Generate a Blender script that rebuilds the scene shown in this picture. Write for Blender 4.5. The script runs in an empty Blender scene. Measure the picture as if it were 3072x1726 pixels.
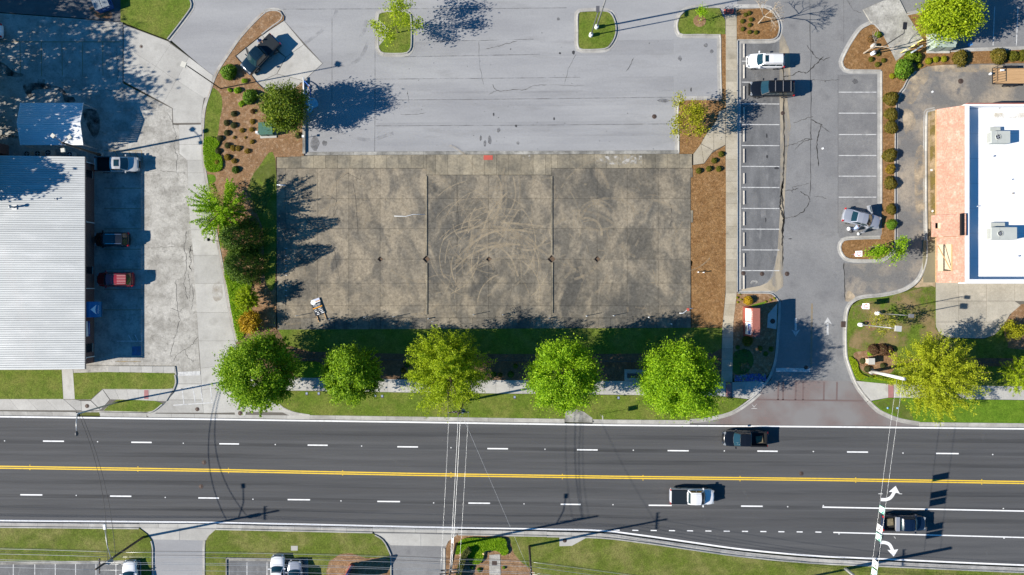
import bpy, bmesh, math, random
import numpy as np
from mathutils import Vector, Matrix

# ---------------------------------------------------------------- camera, sky, sun
scene = bpy.context.scene
SC = 0.044            # metres per plan unit
CX, CY = 1536.0, 863.0
H = 90.0              # drone height
cam_d = bpy.data.cameras.new('camera')
cam_d.sensor_width = 36.0
cam_d.lens = 36.0 * H / (3072 * SC)
cam_d.clip_end = 6000
cam_d.clip_start = 0.5
cam = bpy.data.objects.new('camera', cam_d)
cam.location = (0, 0, H)
scene.collection.objects.link(cam)
scene.camera = cam

SUN_EL = math.radians(29.8)
SUN_AZ = math.radians(11.0)      # direction in which the shadows fall, from +x towards +y
world = bpy.data.worlds.new('World')
scene.world = world
world.use_nodes = True
wn = world.node_tree
sky = wn.nodes.new('ShaderNodeTexSky')
sky.sky_type = 'NISHITA'
sky.sun_disc = False
sky.sun_elevation = SUN_EL
sky.sun_rotation = math.radians(259)
sky.air_density = 1.0
sky.dust_density = 0.0
sky.ozone_density = 3.0
hsv = wn.nodes.new('ShaderNodeHueSaturation')
hsv.inputs['Saturation'].default_value = 1.35
wn.links.new(sky.outputs[0], hsv.inputs['Color'])
wn.links.new(hsv.outputs[0], wn.nodes['Background'].inputs[0])
wn.nodes['Background'].inputs[1].default_value = 0.068
sun_d = bpy.data.lights.new('sun', 'SUN')
sun_d.energy = 5.0
sun_d.angle = math.radians(0.53)
sun_d.color = (1.0, 0.93, 0.82)
sun = bpy.data.objects.new('sun', sun_d)
ldir = Vector((math.cos(SUN_AZ) * math.cos(SUN_EL), math.sin(SUN_AZ) * math.cos(SUN_EL), -math.sin(SUN_EL)))
sun.rotation_euler = ldir.to_track_quat('-Z', 'Y').to_euler()
sun.location = (-60, -12, 60)
scene.collection.objects.link(sun)
vs = scene.view_settings
vs.view_transform = 'Standard'
vs.look = 'None'
vs.exposure = 0.88
vs.gamma = 1.0
vs.use_curve_mapping = False
scene.cycles.max_bounces = 6
scene.cycles.transparent_max_bounces = 8

COL = scene.collection
R = random.Random(7)
NR = np.random.RandomState(11)

def W(px, py, z=0.0):
    k = SC * (1 - z / H)
    return ((px - CX) * k, (CY - py) * k)

def WV(px, py, z=0.0):
    x, y = W(px, py, z)
    return Vector((x, y, z))

# ---------------------------------------------------------------- objects
def link(name, me, parent=None, mat=None):
    o = bpy.data.objects.new(name, me)
    COL.objects.link(o)
    if parent is not None:
        o.parent = parent
    if mat is not None and me is not None:
        for m in (mat if isinstance(mat, (list, tuple)) else [mat]):
            me.materials.append(m)
    return o

def tag(o, label, cat, group=None, kind=None):
    if label: o['label'] = label
    if cat: o['category'] = cat
    if group: o['group'] = group
    if kind: o['kind'] = kind
    return o

def struct(o, label=None):
    o['kind'] = 'structure'
    if label: o['label'] = label
    return o

def thing(name, loc=(0, 0, 0), rz=0.0, label=None, cat=None, group=None):
    o = bpy.data.objects.new(name, None)
    o.empty_display_size = 0.2
    COL.objects.link(o)
    o.location = loc
    o.rotation_euler = (0, 0, rz)
    return tag(o, label, cat, group)

def copy_tree(root, loc=None, rz=None, scale=None, label=None, group=None):
    def cp(o, par):
        c = o.copy()
        COL.objects.link(c)
        c.parent = par
        for ch in o.children:
            cp(ch, c)
        return c
    c = cp(root, None)
    if loc is not None: c.location = loc
    if rz is not None: c.rotation_euler = (0, 0, rz)
    if scale is not None: c.scale = scale if hasattr(scale, '__len__') else (scale,) * 3
    if label: c['label'] = label
    if group: c['group'] = group
    return c

class MB:
    """collects simple solids into one mesh"""
    def __init__(s):
        s.v = []; s.f = []; s.sm = []
    def add(s, verts, faces, smooth=False):
        n = len(s.v)
        s.v += [tuple(p) for p in verts]
        s.f += [tuple(i + n for i in f) for f in faces]
        s.sm += [smooth] * len(faces)
        return s
    def box(s, c, d, rz=0.0, m=None):
        hx, hy, hz = d[0] / 2, d[1] / 2, d[2] / 2
        vs = [Vector((x, y, z)) for z in (-hz, hz) for x, y in ((-hx, -hy), (hx, -hy), (hx, hy), (-hx, hy))]
        rot = Matrix.Rotation(rz, 3, 'Z') if m is None else m
        vs = [rot @ v + Vector(c) for v in vs]
        return s.add(vs, [(3, 2, 1, 0), (4, 5, 6, 7), (0, 1, 5, 4), (1, 2, 6, 5), (2, 3, 7, 6), (3, 0, 4, 7)])
    def bar(s, a, b, w, h=None, sides=4):
        a = Vector(a); b = Vector(b)
        return s.tube([a, b], [w / 2 * 1.414] * 2, sides, smooth=False)
    def tube(s, pts, rad, sides=8, smooth=True, caps=True):
        pts = [Vector(p) for p in pts]
        if not hasattr(rad, '__len__'): rad = [rad] * len(pts)
        vs = []; n = len(pts)
        up = Vector((0, 0, 1))
        for i, p in enumerate(pts):
            t = (pts[min(i + 1, n - 1)] - pts[max(i - 1, 0)])
            t = t.normalized() if t.length > 1e-9 else up
            ref = Vector((0, 0, 1)) if abs(t.z) < 0.95 else Vector((1, 0, 0))
            a = t.cross(ref).normalized(); b = t.cross(a).normalized()
            off = math.pi / sides
            for k in range(sides):
                an = 2 * math.pi * k / sides + off
                vs.append(p + (a * math.cos(an) + b * math.sin(an)) * rad[i])
        fs = []
        for i in range(n - 1):
            for k in range(sides):
                k2 = (k + 1) % sides
                fs.append((i * sides + k, i * sides + k2, (i + 1) * sides + k2, (i + 1) * sides + k))
        base = len(s.v)
        s.add(vs, fs, smooth)
        if caps:
            s.f.append(tuple(base + k for k in reversed(range(sides)))); s.sm.append(False)
            s.f.append(tuple(base + (n - 1) * sides + k for k in range(sides))); s.sm.append(False)
        return s
    def lathe(s, prof, c=(0, 0, 0), sides=16, axis='Z', smooth=True):
        vs = []; fs = []; n = len(prof)
        for k in range(sides):
            a = 2 * math.pi * k / sides
            for r, z in prof:
                p = (r * math.cos(a), r * math.sin(a), z)
                if axis == 'Y': p = (p[0], p[2], p[1])
                if axis == 'X': p = (p[2], p[0], p[1])
                vs.append((p[0] + c[0], p[1] + c[1], p[2] + c[2]))
        for k in range(sides):
            k2 = (k + 1) % sides
            for i in range(n - 1):
                fs.append((k * n + i, k2 * n + i, k2 * n + i + 1, k * n + i + 1))
        return s.add(vs, fs, smooth)
    def prism(s, poly, z0, z1):
        n = len(poly)
        area = sum(poly[i][0] * poly[(i + 1) % n][1] - poly[(i + 1) % n][0] * poly[i][1] for i in range(n))
        if area < 0: poly = list(reversed(poly))
        vs = [(p[0], p[1], z0) for p in poly] + [(p[0], p[1], z1) for p in poly]
        fs = [tuple(reversed(range(n))), tuple(range(n, 2 * n))]
        fs += [(i, (i + 1) % n, n + (i + 1) % n, n + i) for i in range(n)]
        return s.add(vs, fs)
    def mesh(s, name):
        me = bpy.data.meshes.new(name)
        me.from_pydata(s.v, [], s.f)
        if any(s.sm):
            me.polygons.foreach_set('use_smooth', s.sm)
        me.update()
        return me
    def obj(s, name, mat=None, parent=None):
        return link(name, s.mesh(name), parent, mat)

def pw(poly):
    return [W(*p) for p in poly]

def catmull(pts, n=6, closed=False):
    out = []
    m = len(pts)
    rng = range(m) if closed else range(m - 1)
    for i in rng:
        p0 = pts[(i - 1) % m] if (closed or i > 0) else pts[i]
        p1 = pts[i]; p2 = pts[(i + 1) % m]
        p3 = pts[(i + 2) % m] if (closed or i + 2 < m) else p2
        for k in range(n):
            t = k / n
            out.append(tuple(0.5 * ((2 * p1[j]) + (-p0[j] + p2[j]) * t + (2 * p0[j] - 5 * p1[j] + 4 * p2[j] - p3[j]) * t * t
                                    + (-p0[j] + 3 * p1[j] - 3 * p2[j] + p3[j]) * t ** 3) for j in range(2)))
    if not closed: out.append(tuple(pts[-1][:2]))
    return out

def slab(name, poly, ztop, mat, parent=None, zbot=-0.25, smooth=False, plan=True):
    if smooth: poly = catmull(poly, 5, True)
    if plan: poly = pw(poly)
    return MB().prism(poly, zbot, ztop).obj(name, mat, parent)

def resample(pts, n):
    d = [0]
    for a, b in zip(pts, pts[1:]): d.append(d[-1] + math.dist(a, b))
    out = []; j = 0
    for k in range(n + 1):
        t = d[-1] * k / n
        while j < len(d) - 2 and d[j + 1] < t: j += 1
        u = (t - d[j]) / max(d[j + 1] - d[j], 1e-9)
        out.append(tuple(pts[j][i] + (pts[j + 1][i] - pts[j][i]) * u for i in range(2)))
    return out

def offset(pts, d):
    out = []; n = len(pts)
    for i in range(n):
        a = Vector(pts[max(i - 1, 0)]); b = Vector(pts[i]); c = Vector(pts[min(i + 1, n - 1)])
        t1 = (b - a).normalized() if i > 0 else (c - b).normalized()
        t2 = (c - b).normalized() if i < n - 1 else t1
        n1 = Vector((-t1.y, t1.x)); n2 = Vector((-t2.y, t2.x))
        m = (n1 + n2)
        m = m.normalized() if m.length > 1e-6 else n1
        k = 1 / max(m.dot(n1), 0.45)
        out.append((b.x + m.x * d * k, b.y + m.y * d * k))
    return out

def strip_pieces(name, A, B, n, ztop, mat, parent, zbot=-0.1, gap=0.022, jitter=0.0):
    """row of separate slabs between two plan polylines"""
    A = resample([W(*p) for p in A], n * 3); B = resample([W(*p) for p in B], n * 3)
    for i in range(n):
        a = A[i * 3:i * 3 + 4]; b = B[i * 3:i * 3 + 4]
        L = max(math.dist(a[0], a[-1]), 0.05)
        g = gap / 2 / L
        a0 = [a[0][j] + (a[-1][j] - a[0][j]) * g for j in (0, 1)]; a1 = [a[-1][j] - (a[-1][j] - a[0][j]) * g for j in (0, 1)]
        b0 = [b[0][j] + (b[-1][j] - b[0][j]) * g for j in (0, 1)]; b1 = [b[-1][j] - (b[-1][j] - b[0][j]) * g for j in (0, 1)]
        MB().prism([a0, a[1], a[2], a1, b1, b[2], b[1], b0], zbot, ztop + R.uniform(-jitter, jitter)).obj(name, mat, parent)

def kerb(path, side, mat, parent, g=0.36, kw=0.16, h=0.14, seg=3.3, smooth=True, plan=True):
    """kerb and gutter in separate stones; raised side is left (side=+1) of the path"""
    if smooth: path = catmull(path, 6)
    P = [W(*p) for p in path] if plan else path
    tot = sum(math.dist(a, b) for a, b in zip(P, P[1:]))
    n = max(1, round(tot / seg))
    sub = 6
    Q = resample(P, n * sub)
    prof = ([(-g, -0.12), (-g, 0.010), (0, 0.006)] if g > 0 else [(0, -0.12)]) + [(0.015, h - 0.01), (0.03, h), (kw, h), (kw, -0.12)]
    rails = [offset(Q, o * side) for o, z in prof]
    m = len(prof)
    for i in range(n):
        vs = []
        for k in range(sub + 1):
            idx = i * sub + k
            for j in range(m):
                x, y = rails[j][idx]
                if k in (0, sub):
                    k2 = idx + (1 if k == 0 else -1)
                    x2, y2 = rails[j][k2]
                    L = max(math.dist((x, y), (x2, y2)), 1e-4)
                    x += (x2 - x) * 0.010 / L; y += (y2 - y) * 0.010 / L
                vs.append((x, y, prof[j][1]))
        fs = []
        for k in range(sub):
            for j in range(m):
                j2 = (j + 1) % m
                f = (k * m + j, (k + 1) * m + j, (k + 1) * m + j2, k * m + j2)
                fs.append(f if side > 0 else f[::-1])
        e0 = tuple(range(m)); e1 = tuple(sub * m + j for j in reversed(range(m)))
        fs += [e0, e1] if side > 0 else [e0[::-1], e1[::-1]]
        MB().add(vs, fs).obj('kerb_stone', mat, parent)

def paint(name, pts, width, mat, parent, z=0.006, plan=True, cap=False):
    P = [W(*p) for p in pts] if plan else pts
    a = offset(P, width / 2); b = offset(P, -width / 2)
    n = len(P)
    vs = [(x, y, z) for x, y in a] + [(x, y, z) for x, y in b]
    fs = [(n + i, n + i + 1, i + 1, i) for i in range(n - 1)]
    return MB().add(vs, fs).obj(name, mat, parent)

def sheet(name, poly, z, mat, parent, plan=True, smooth=False):
    if smooth: poly = catmull(poly, 5, True)
    P = pw(poly) if plan else poly
    n = len(P)
    area = sum(P[i][0] * P[(i + 1) % n][1] - P[(i + 1) % n][0] * P[i][1] for i in range(n))
    if area < 0: P = list(reversed(P))
    return MB().add([(x, y, z) for x, y in P], [tuple(range(n))]).obj(name, mat, parent)

# ---------------------------------------------------------------- materials
def new_mat(name):
    m = bpy.data.materials.new(name)
    m.use_nodes = True
    nt = m.node_tree
    return m, nt, nt.nodes['Principled BSDF']

def M(name, c1, c2=None, s1=0.4, lo=0.35, hi=0.65, c3=None, s3=2.0, lo3=0.5, hi3=0.75, grain=0.25, gs=14.0, rough=0.85,
      bump=0.0, bs=25.0, metal=0.0, spec=0.3, coat=0.0, stretch=(1, 1, 1), objrand=0.0, objcoord=False, detail=6.0, fine=0.0,
      dist=0.0):
    m, nt, b = new_mat(name)
    N = nt.nodes.new; L = nt.links.new
    b.inputs['Roughness'].default_value = rough
    b.inputs['Metallic'].default_value = metal
    b.inputs['Specular IOR Level'].default_value = spec
    b.inputs['Coat Weight'].default_value = coat
    b.inputs['Coat Roughness'].default_value = 0.05
    if objcoord:
        tc = N('ShaderNodeTexCoord'); src = tc.outputs['Object']
    else:
        tc = N('ShaderNodeNewGeometry'); src = tc.outputs['Position']
    mp = N('ShaderNodeMapping'); mp.inputs['Scale'].default_value = stretch
    L(src, mp.inputs[0]); vec = mp.outputs[0]
    def noise(scale, det=detail, v=None, ro=0.6):
        n = N('ShaderNodeTexNoise'); n.inputs['Scale'].default_value = scale
        n.inputs['Detail'].default_value = det; n.inputs['Roughness'].default_value = ro
        n.inputs['Distortion'].default_value = dist
        L(v if v is not None else vec, n.inputs['Vector']); return n.outputs[0]
    def remap(sock, a, bb, c=0.0, d=1.0):
        r = N('ShaderNodeMapRange'); r.inputs[1].default_value = a; r.inputs[2].default_value = bb
        r.inputs[3].default_value = c; r.inputs[4].default_value = d
        L(sock, r.inputs[0]); return r.outputs[0]
    def mix(f, a, bb, mode='MIX'):
        x = N('ShaderNodeMix'); x.data_type = 'RGBA'; x.blend_type = mode
        if hasattr(f, 'node'): L(f, x.inputs[0])
        else: x.inputs[0].default_value = f
        for s, i in ((a, 6), (bb, 7)):
            if hasattr(s, 'node'): L(s, x.inputs[i])
            else: x.inputs[i].default_value = (*s, 1)
        return x.outputs[2]
    rgb = N('ShaderNodeRGB'); rgb.outputs[0].default_value = (*c1, 1)
    col = rgb.outputs[0]
    if c2: col = mix(remap(noise(s1), lo, hi), col, c2)
    if c3: col = mix(remap(noise(s3), lo3, hi3), col, c3)
    def mul(col, fac):
        v = N('ShaderNodeVectorMath'); v.operation = 'SCALE'
        L(col, v.inputs[0]); L(fac, v.inputs['Scale']); return v.outputs[0]
    if grain: col = mul(col, remap(noise(gs, 3, src), 0.25, 0.75, 1 - grain, 1 + grain))
    if fine: col = mul(col, remap(noise(3.2, 3, src, 0.75), 0.3, 0.7, 1 - fine, 1 + fine))
    if objrand:
        oi = N('ShaderNodeObjectInfo')
        col = mul(col, remap(oi.outputs['Random'], 0, 1, 1 - objrand, 1 + objrand))
    L(col, b.inputs['Base Color'])
    if bump:
        bp = N('ShaderNodeBump'); bp.inputs['Strength'].default_value = 1.0
        bp.inputs['Distance'].default_value = bump
        L(noise(bs, 4, src), bp.inputs['Height']); L(bp.outputs[0], b.inputs['Normal'])
    return m

def flat(name, c, rough=0.6, metal=0.0, spec=0.4, coat=0.0):
    m, nt, b = new_mat(name)
    b.inputs['Base Color'].default_value = (*c, 1)
    b.inputs['Roughness'].default_value = rough
    b.inputs['Metallic'].default_value = metal
    b.inputs['Specular IOR Level'].default_value = spec
    b.inputs['Coat Weight'].default_value = coat
    b.inputs['Coat Roughness'].default_value = 0.03
    return m

def leaf_mat(name, ca, cb, cc=None, trans=0.35):
    m, nt, b = new_mat(name)
    N = nt.nodes.new; L = nt.links.new
    g = N('ShaderNodeNewGeometry')
    rp = N('ShaderNodeValToRGB')
    L(g.outputs['Random Per Island'], rp.inputs[0])
    rp.color_ramp.elements[0].color = (*ca, 1); rp.color_ramp.elements[1].color = (*cb, 1)
    if cc:
        e = rp.color_ramp.elements.new(0.9); e.color = (*cb, 1)
        rp.color_ramp.elements[-1].color = (*cc, 1)
    L(rp.outputs[0], b.inputs['Base Color'])
    b.inputs['Roughness'].default_value = 0.6
    b.inputs['Specular IOR Level'].default_value = 0.25
    t = N('ShaderNodeBsdfTranslucent')
    mx = N('ShaderNodeMixShader'); mx.inputs[0].default_value = trans
    L(rp.outputs[0], t.inputs[0])
    L(b.outputs[0], mx.inputs[1]); L(t.outputs[0], mx.inputs[2])
    L(mx.outputs[0], nt.nodes['Material Output'].inputs[0])
    return m

def patch_mat(name, c, scale, lo, hi, amax=1.0, stretch=(1, 1, 1), rough=0.9):
    """thin deposit that breaks up: sand, scuffs, paint wear"""
    m, nt, b = new_mat(name)
    N = nt.nodes.new; L = nt.links.new
    b.inputs['Base Color'].default_value = (*c, 1); b.inputs['Roughness'].default_value = rough
    b.inputs['Specular IOR Level'].default_value = 0.2
    g = N('ShaderNodeNewGeometry'); mp = N('ShaderNodeMapping'); mp.inputs['Scale'].default_value = stretch
    L(g.outputs['Position'], mp.inputs[0])
    n = N('ShaderNodeTexNoise'); n.inputs['Scale'].default_value = scale; n.inputs['Detail'].default_value = 6
    n.inputs['Roughness'].default_value = 0.65
    L(mp.outputs[0], n.inputs['Vector'])
    r = N('ShaderNodeMapRange'); r.inputs[1].default_value = lo; r.inputs[2].default_value = hi
    r.inputs[4].default_value = amax
    L(n.outputs[0], r.inputs[0]); L(r.outputs[0], b.inputs['Alpha'])
    return m

m_road = M('asphalt_new', (0.071, 0.073, 0.077), (0.093, 0.094, 0.097), s1=1.0, stretch=(0.06, 1.4, 1), c3=(0.061, 0.063, 0.067), s3=0.3, grain=0.22, gs=9, rough=0.9, bump=0.004, bs=60)
m_pale = M('asphalt_pale', (0.262, 0.264, 0.272), (0.325, 0.326, 0.330), s1=0.22, stretch=(0.25, 1.1, 1), c3=(0.222, 0.221, 0.222), s3=0.6, lo3=0.56, hi3=0.85, grain=0.10, gs=10, fine=0.05, rough=0.9)
m_lane = M('asphalt_weathered', (0.180, 0.181, 0.184), (0.235, 0.234, 0.232), s1=0.25, c3=(0.13, 0.13, 0.135), s3=0.5, lo3=0.5, hi3=0.8, grain=0.16, gs=9, fine=0.08, rough=0.9)
m_stall = M('asphalt_sealed', (0.105, 0.107, 0.111), (0.165, 0.167, 0.170), s1=0.35, c3=(0.21, 0.21, 0.21), s3=0.55, lo3=0.57, hi3=0.72, grain=0.22, gs=9, fine=0.1, stretch=(1.6, 0.6, 1), rough=0.9)
m_darkasph = M('asphalt_old', (0.10, 0.10, 0.105), (0.14, 0.14, 0.14), s1=0.5, grain=0.2, rough=0.9)
m_sand_asph = M('asphalt_sandy', (0.16, 0.156, 0.152), (0.38, 0.32, 0.245), s1=0.30, lo=0.44, hi=0.66, c3=(0.12, 0.12, 0.125), s3=0.6, lo3=0.52, hi3=0.7, grain=0.2, gs=8, fine=0.12, rough=0.95)
m_conc_old = M('concrete_old', (0.27, 0.258, 0.232), (0.42, 0.405, 0.370), s1=0.5, lo=0.38, hi=0.6, c3=(0.195, 0.186, 0.168), s3=1.3, lo3=0.56, hi3=0.74, grain=0.16, gs=6, fine=0.18, rough=0.92)
m_conc = M('concrete', (0.37, 0.36, 0.335), (0.44, 0.43, 0.40), s1=0.35, c3=(0.29, 0.28, 0.255), s3=0.8, lo3=0.55, hi3=0.8, grain=0.10, gs=10, fine=0.06, objrand=0.10, rough=0.9)
m_walk = M('concrete_stained', (0.335, 0.295, 0.22), (0.40, 0.36, 0.285), s1=0.5, c3=(0.22, 0.195, 0.15), s3=0.6, lo3=0.55, hi3=0.78, grain=0.14, gs=9, fine=0.08, objrand=0.12, rough=0.9)
m_pad = M('slab_weathered', (0.135, 0.122, 0.099), (0.255, 0.217, 0.160), s1=0.42, lo=0.44, hi=0.62, c3=(0.092, 0.087, 0.076), s3=0.20, lo3=0.50, hi3=0.62, grain=0.22, gs=2.6, fine=0.26, objrand=0.09, rough=0.93, dist=0.5, stretch=(1.0, 0.6, 1))
m_pad_t = M('slab_tan', (0.262, 0.222, 0.163), (0.142, 0.127, 0.102), s1=0.34, lo=0.42, hi=0.60, c3=(0.105, 0.097, 0.083), s3=0.26, lo3=0.54, hi3=0.66, grain=0.22, gs=2.6, fine=0.26, objrand=0.09, rough=0.93, dist=0.5, stretch=(1.0, 0.6, 1))
m_padwalk = M('slab_walk', (0.275, 0.238, 0.172), (0.145, 0.132, 0.105), s1=0.3, lo=0.42, hi=0.62, grain=0.2, gs=4, fine=0.18, objrand=0.17, rough=0.93)
m_kerb = M('kerb_concrete', (0.42, 0.41, 0.385), (0.30, 0.29, 0.27), s1=0.8, grain=0.14, gs=8, objrand=0.10, rough=0.9)
m_kerb_dirty = M('kerb_stained', (0.33, 0.32, 0.29), (0.17, 0.165, 0.15), s1=0.7, lo=0.4, hi=0.62, grain=0.2, gs=6, objrand=0.14, rough=0.92)
m_joint = M('joint_dirt', (0.125, 0.115, 0.10), grain=0.3, rough=1.0)
m_grass = M('lawn_grass', (0.108, 0.158, 0.020), (0.165, 0.180, 0.040), s1=0.35, lo=0.4, hi=0.66, c3=(0.075, 0.118, 0.014), s3=0.9, lo3=0.5, hi3=0.75, grain=0.4, gs=7, fine=0.22, rough=0.95, spec=0.1, bump=0.05, bs=14)
m_lush = M('lawn_lush', (0.085, 0.165, 0.012), (0.12, 0.20, 0.018), s1=0.8, grain=0.4, gs=8, fine=0.2, rough=0.95, spec=0.1, bump=0.05, bs=14)
m_grass_s = M('lawn_south', (0.108, 0.142, 0.022), (0.180, 0.178, 0.055), s1=0.30, lo=0.42, hi=0.62, c3=(0.082, 0.105, 0.018), s3=0.8, lo3=0.5, hi3=0.75, grain=0.42, gs=7, fine=0.24, rough=0.95, spec=0.1, bump=0.05, bs=14)
m_straw = M('pine_straw', (0.27, 0.165, 0.092), (0.20, 0.115, 0.058), s1=0.8, c3=(0.34, 0.235, 0.15), s3=2.5, lo3=0.5, hi3=0.7, grain=0.36, gs=7, fine=0.22, rough=1.0, spec=0.1, bump=0.06, bs=12)
m_straw2 = M('pine_straw_fresh', (0.25, 0.142, 0.060), (0.19, 0.10, 0.040), s1=0.7, c3=(0.31, 0.19, 0.095), s3=2.5, grain=0.42, gs=7, fine=0.26, rough=1.0, spec=0.1, bump=0.06, bs=12)
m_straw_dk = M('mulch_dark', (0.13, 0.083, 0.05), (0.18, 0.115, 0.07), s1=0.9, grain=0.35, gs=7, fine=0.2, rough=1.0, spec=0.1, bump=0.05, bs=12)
m_soil = M('sandy_soil', (0.40, 0.31, 0.205), (0.29, 0.215, 0.13), s1=0.4, c3=(0.22, 0.18, 0.08), s3=0.8, lo3=0.5, hi3=0.7, grain=0.28, gs=6, fine=0.15, rough=1.0)
m_ground = M('open_ground', (0.10, 0.12, 0.03), (0.15, 0.14, 0.06), s1=0.05, grain=0.3, rough=1.0, spec=0.1)
m_white = M('paint_white', (0.78, 0.78, 0.78), (0.60, 0.60, 0.60), s1=2.2, lo=0.50, hi=0.75, grain=0.06, gs=8, rough=0.75)
m_white_w = M('paint_white_worn', (0.55, 0.55, 0.54), (0.36, 0.36, 0.36), s1=2.5, lo=0.45, hi=0.65, grain=0.1, rough=0.85)
m_yellow = M('paint_yellow', (0.78, 0.52, 0.04), (0.58, 0.40, 0.06), s1=2.2, lo=0.5, hi=0.75, grain=0.08, gs=8, rough=0.75)
m_yellow_w = M('paint_yellow_worn', (0.30, 0.22, 0.11), (0.22, 0.2, 0.16), s1=1.6, grain=0.1, rough=0.9)
m_red_mat = M('tactile_red', (0.50, 0.095, 0.065), (0.40, 0.09, 0.07), s1=2, grain=0.15, gs=20, rough=0.85)
m_pink_mat = M('tactile_faded', (0.38, 0.17, 0.165), (0.30, 0.15, 0.15), s1=2, grain=0.12, gs=20, rough=0.9)
m_crack = flat('crack_fill', (0.035, 0.033, 0.03), 0.9)
m_iron = M('cast_iron', (0.085, 0.06, 0.05), grain=0.3, gs=20, rough=0.7, metal=0.3)
m_dark_metal = flat('dark_metal', (0.018, 0.018, 0.02), 0.5)
m_galv = M('galvanised', (0.42, 0.43, 0.44), grain=0.1, rough=0.45, metal=0.5)
m_wood_pole = M('pole_timber', (0.11, 0.085, 0.065), (0.075, 0.06, 0.05), s1=1.2, grain=0.2, rough=0.9, stretch=(4, 4, 0.4))
m_timber = M('timber', (0.52, 0.33, 0.17), (0.42, 0.26, 0.13), s1=1.0, grain=0.15, rough=0.85, stretch=(0.4, 6, 1))
m_blackpaint = flat('black_plastic', (0.012, 0.012, 0.013), 0.5)
m_rubber = flat('rubber', (0.016, 0.016, 0.017), 0.85)
m_chrome = flat('chrome', (0.6, 0.6, 0.62), 0.2, 1.0)
m_red_lens = flat('red_lens', (0.42, 0.012, 0.012), 0.15, spec=0.6)
m_clear_lens = flat('clear_lens', (0.26, 0.28, 0.30), 0.12, spec=0.7)
m_amber = flat('amber_lens', (0.7, 0.22, 0.01), 0.2)
m_glass = flat('car_glass', (0.010, 0.032, 0.042), 0.03, spec=1.0)
m_glass2 = flat('window_glass', (0.012, 0.014, 0.018), 0.05, spec=0.6)
m_plastic_w = flat('white_plastic', (0.72, 0.73, 0.74), 0.5)
m_wire = flat('wire_bare', (0.52, 0.53, 0.54), 0.4, 0.6)
m_wire_dk = flat('wire_insulated', (0.03, 0.03, 0.032), 0.6)
m_bark = M('bark', (0.17, 0.13, 0.095), (0.11, 0.085, 0.06), s1=3, grain=0.25, rough=0.95)
m_bark_pale = M('bark_pale', (0.40, 0.34, 0.27), (0.28, 0.235, 0.18), s1=3, grain=0.2, rough=0.9)
# ---------------------------------------------------------------- the setting
g0 = MB().add([(-1500, -1500, -0.2), (1500, -1500, -0.2), (1500, 1500, -0.2), (-1500, 1500, -0.2)], [(0, 1, 2, 3)]).obj('ground', m_ground)
struct(g0, 'open grassy ground beyond the paved lots')

# --- main road
NL = [(-900, 1240), (0, 1250.5), (640, 1258.5), (1240, 1267), (1840, 1276), (2440, 1280.5), (3072, 1287), (3972, 1298)]
SL = [(-900, 1552), (0, 1562), (640, 1568), (1240, 1581), (1640, 1588), (1800, 1592), (1923, 1606), (2065, 1626), (2231, 1649), (2440, 1668), (2618, 1676), (3072, 1696), (3972, 1730)]
def sh(pts, dy): return [(x, y + dy) for x, y in pts]
road = slab('road', sh(NL, -4) + sh(SL, 4)[::-1], 0.0, m_road)
struct(road, 'fresh dark asphalt street with white dashes and double yellow line')
paint('edge_line', NL, 0.20, m_white, road)
paint('edge_line', catmull(SL, 5), 0.20, m_white, road)
YL = [(-900, 1388), (0, 1402), (640, 1411.5), (1240, 1423.5), (1840, 1432), (2440, 1438.5), (3072, 1448), (3972, 1462)]
paint('centre_line', sh(YL, -2.9), 0.15, m_yellow, road)
paint('centre_line', sh(YL, 2.9), 0.15, m_yellow, road)
for x0, x1, y in [(-136, -72, 1320), (129, 192, 1324), (394, 455, 1327.5), (658, 717, 1332), (923, 983, 1336), (1192, 1254, 1341), (1462, 1524, 1346.5),
                  (1731, 1793, 1350), (2003, 2066, 1352.5), (2272, 2333, 1354), (2541, 2604, 1356.5), (2808, 2876, 1361), (3075, 3140, 1365),
                  (-200, -136, 1481), (61, 127, 1485), (330, 394, 1489), (595, 657, 1494.5), (863, 930, 1499.5), (1132, 1200, 1505), (1405, 1470, 1510),
                  (1682, 1742, 1513.5), (1946, 2015, 1516.5), (2223, 2288, 1519)]:
    paint('lane_dash', [(x0, y - 0.3), (x1, y + 0.3)], 0.17, m_white, road)
paint('lane_line', [(2467, 1521.7), (3072, 1533.7), (3600, 1546)], 0.17, m_white, road)
paint('lane_line', [(2500, 1597.7), (3072, 1613), (3600, 1628)], 0.15, m_white, road)
for k, x in enumerate([1841, 1897, 1952, 2007, 2061, 2116, 2171, 2226, 2281, 2335, 2390, 2446]):
    paint('turn_dash', [(x, 1590.7 + k * 0.53), (x + 18, 1591 + k * 0.53)], 0.13, m_white, road)
mk_w = MB().box((0, 0, 0.012), (0.13, 0.13, 0.02)).mesh('marker'); mk_w.materials.append(m_white)
mk_y = MB().box((0, 0, 0.012), (0.11, 0.11, 0.02)).mesh('marker'); mk_y.materials.append(m_yellow)
for x, y in [(14, 1323), (293, 1325.5), (550, 1330), (826, 1334), (1085, 1338.5), (1353, 1343.5), (1635, 1348), (1900, 1351), (2173, 1353), (2440, 1355),
             (2709, 1359.5), (2978, 1364), (229, 1486.5), (496, 1492.5), (759, 1498), (1023, 1503), (1301, 1509), (1572, 1512), (1839, 1514.5), (2363, 1520.5),
             (2470, 1517), (2517, 1602), (3010, 1526), (3012, 1615)]:
    o = link('road_marker', mk_w, road); o.location = (*W(x, y), 0)
for x, y in [(90, 1402.5), (414, 1407.5), (686, 1412), (1028, 1419), (1353, 1425), (1687, 1430), (1929, 1433.5), (2220, 1436), (2567, 1440.5), (2945, 1446)]:
    for d in (-6.6, 6.6):
        o = link('road_marker', mk_y, road); o.location = (*W(x, y + d), 0)
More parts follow.
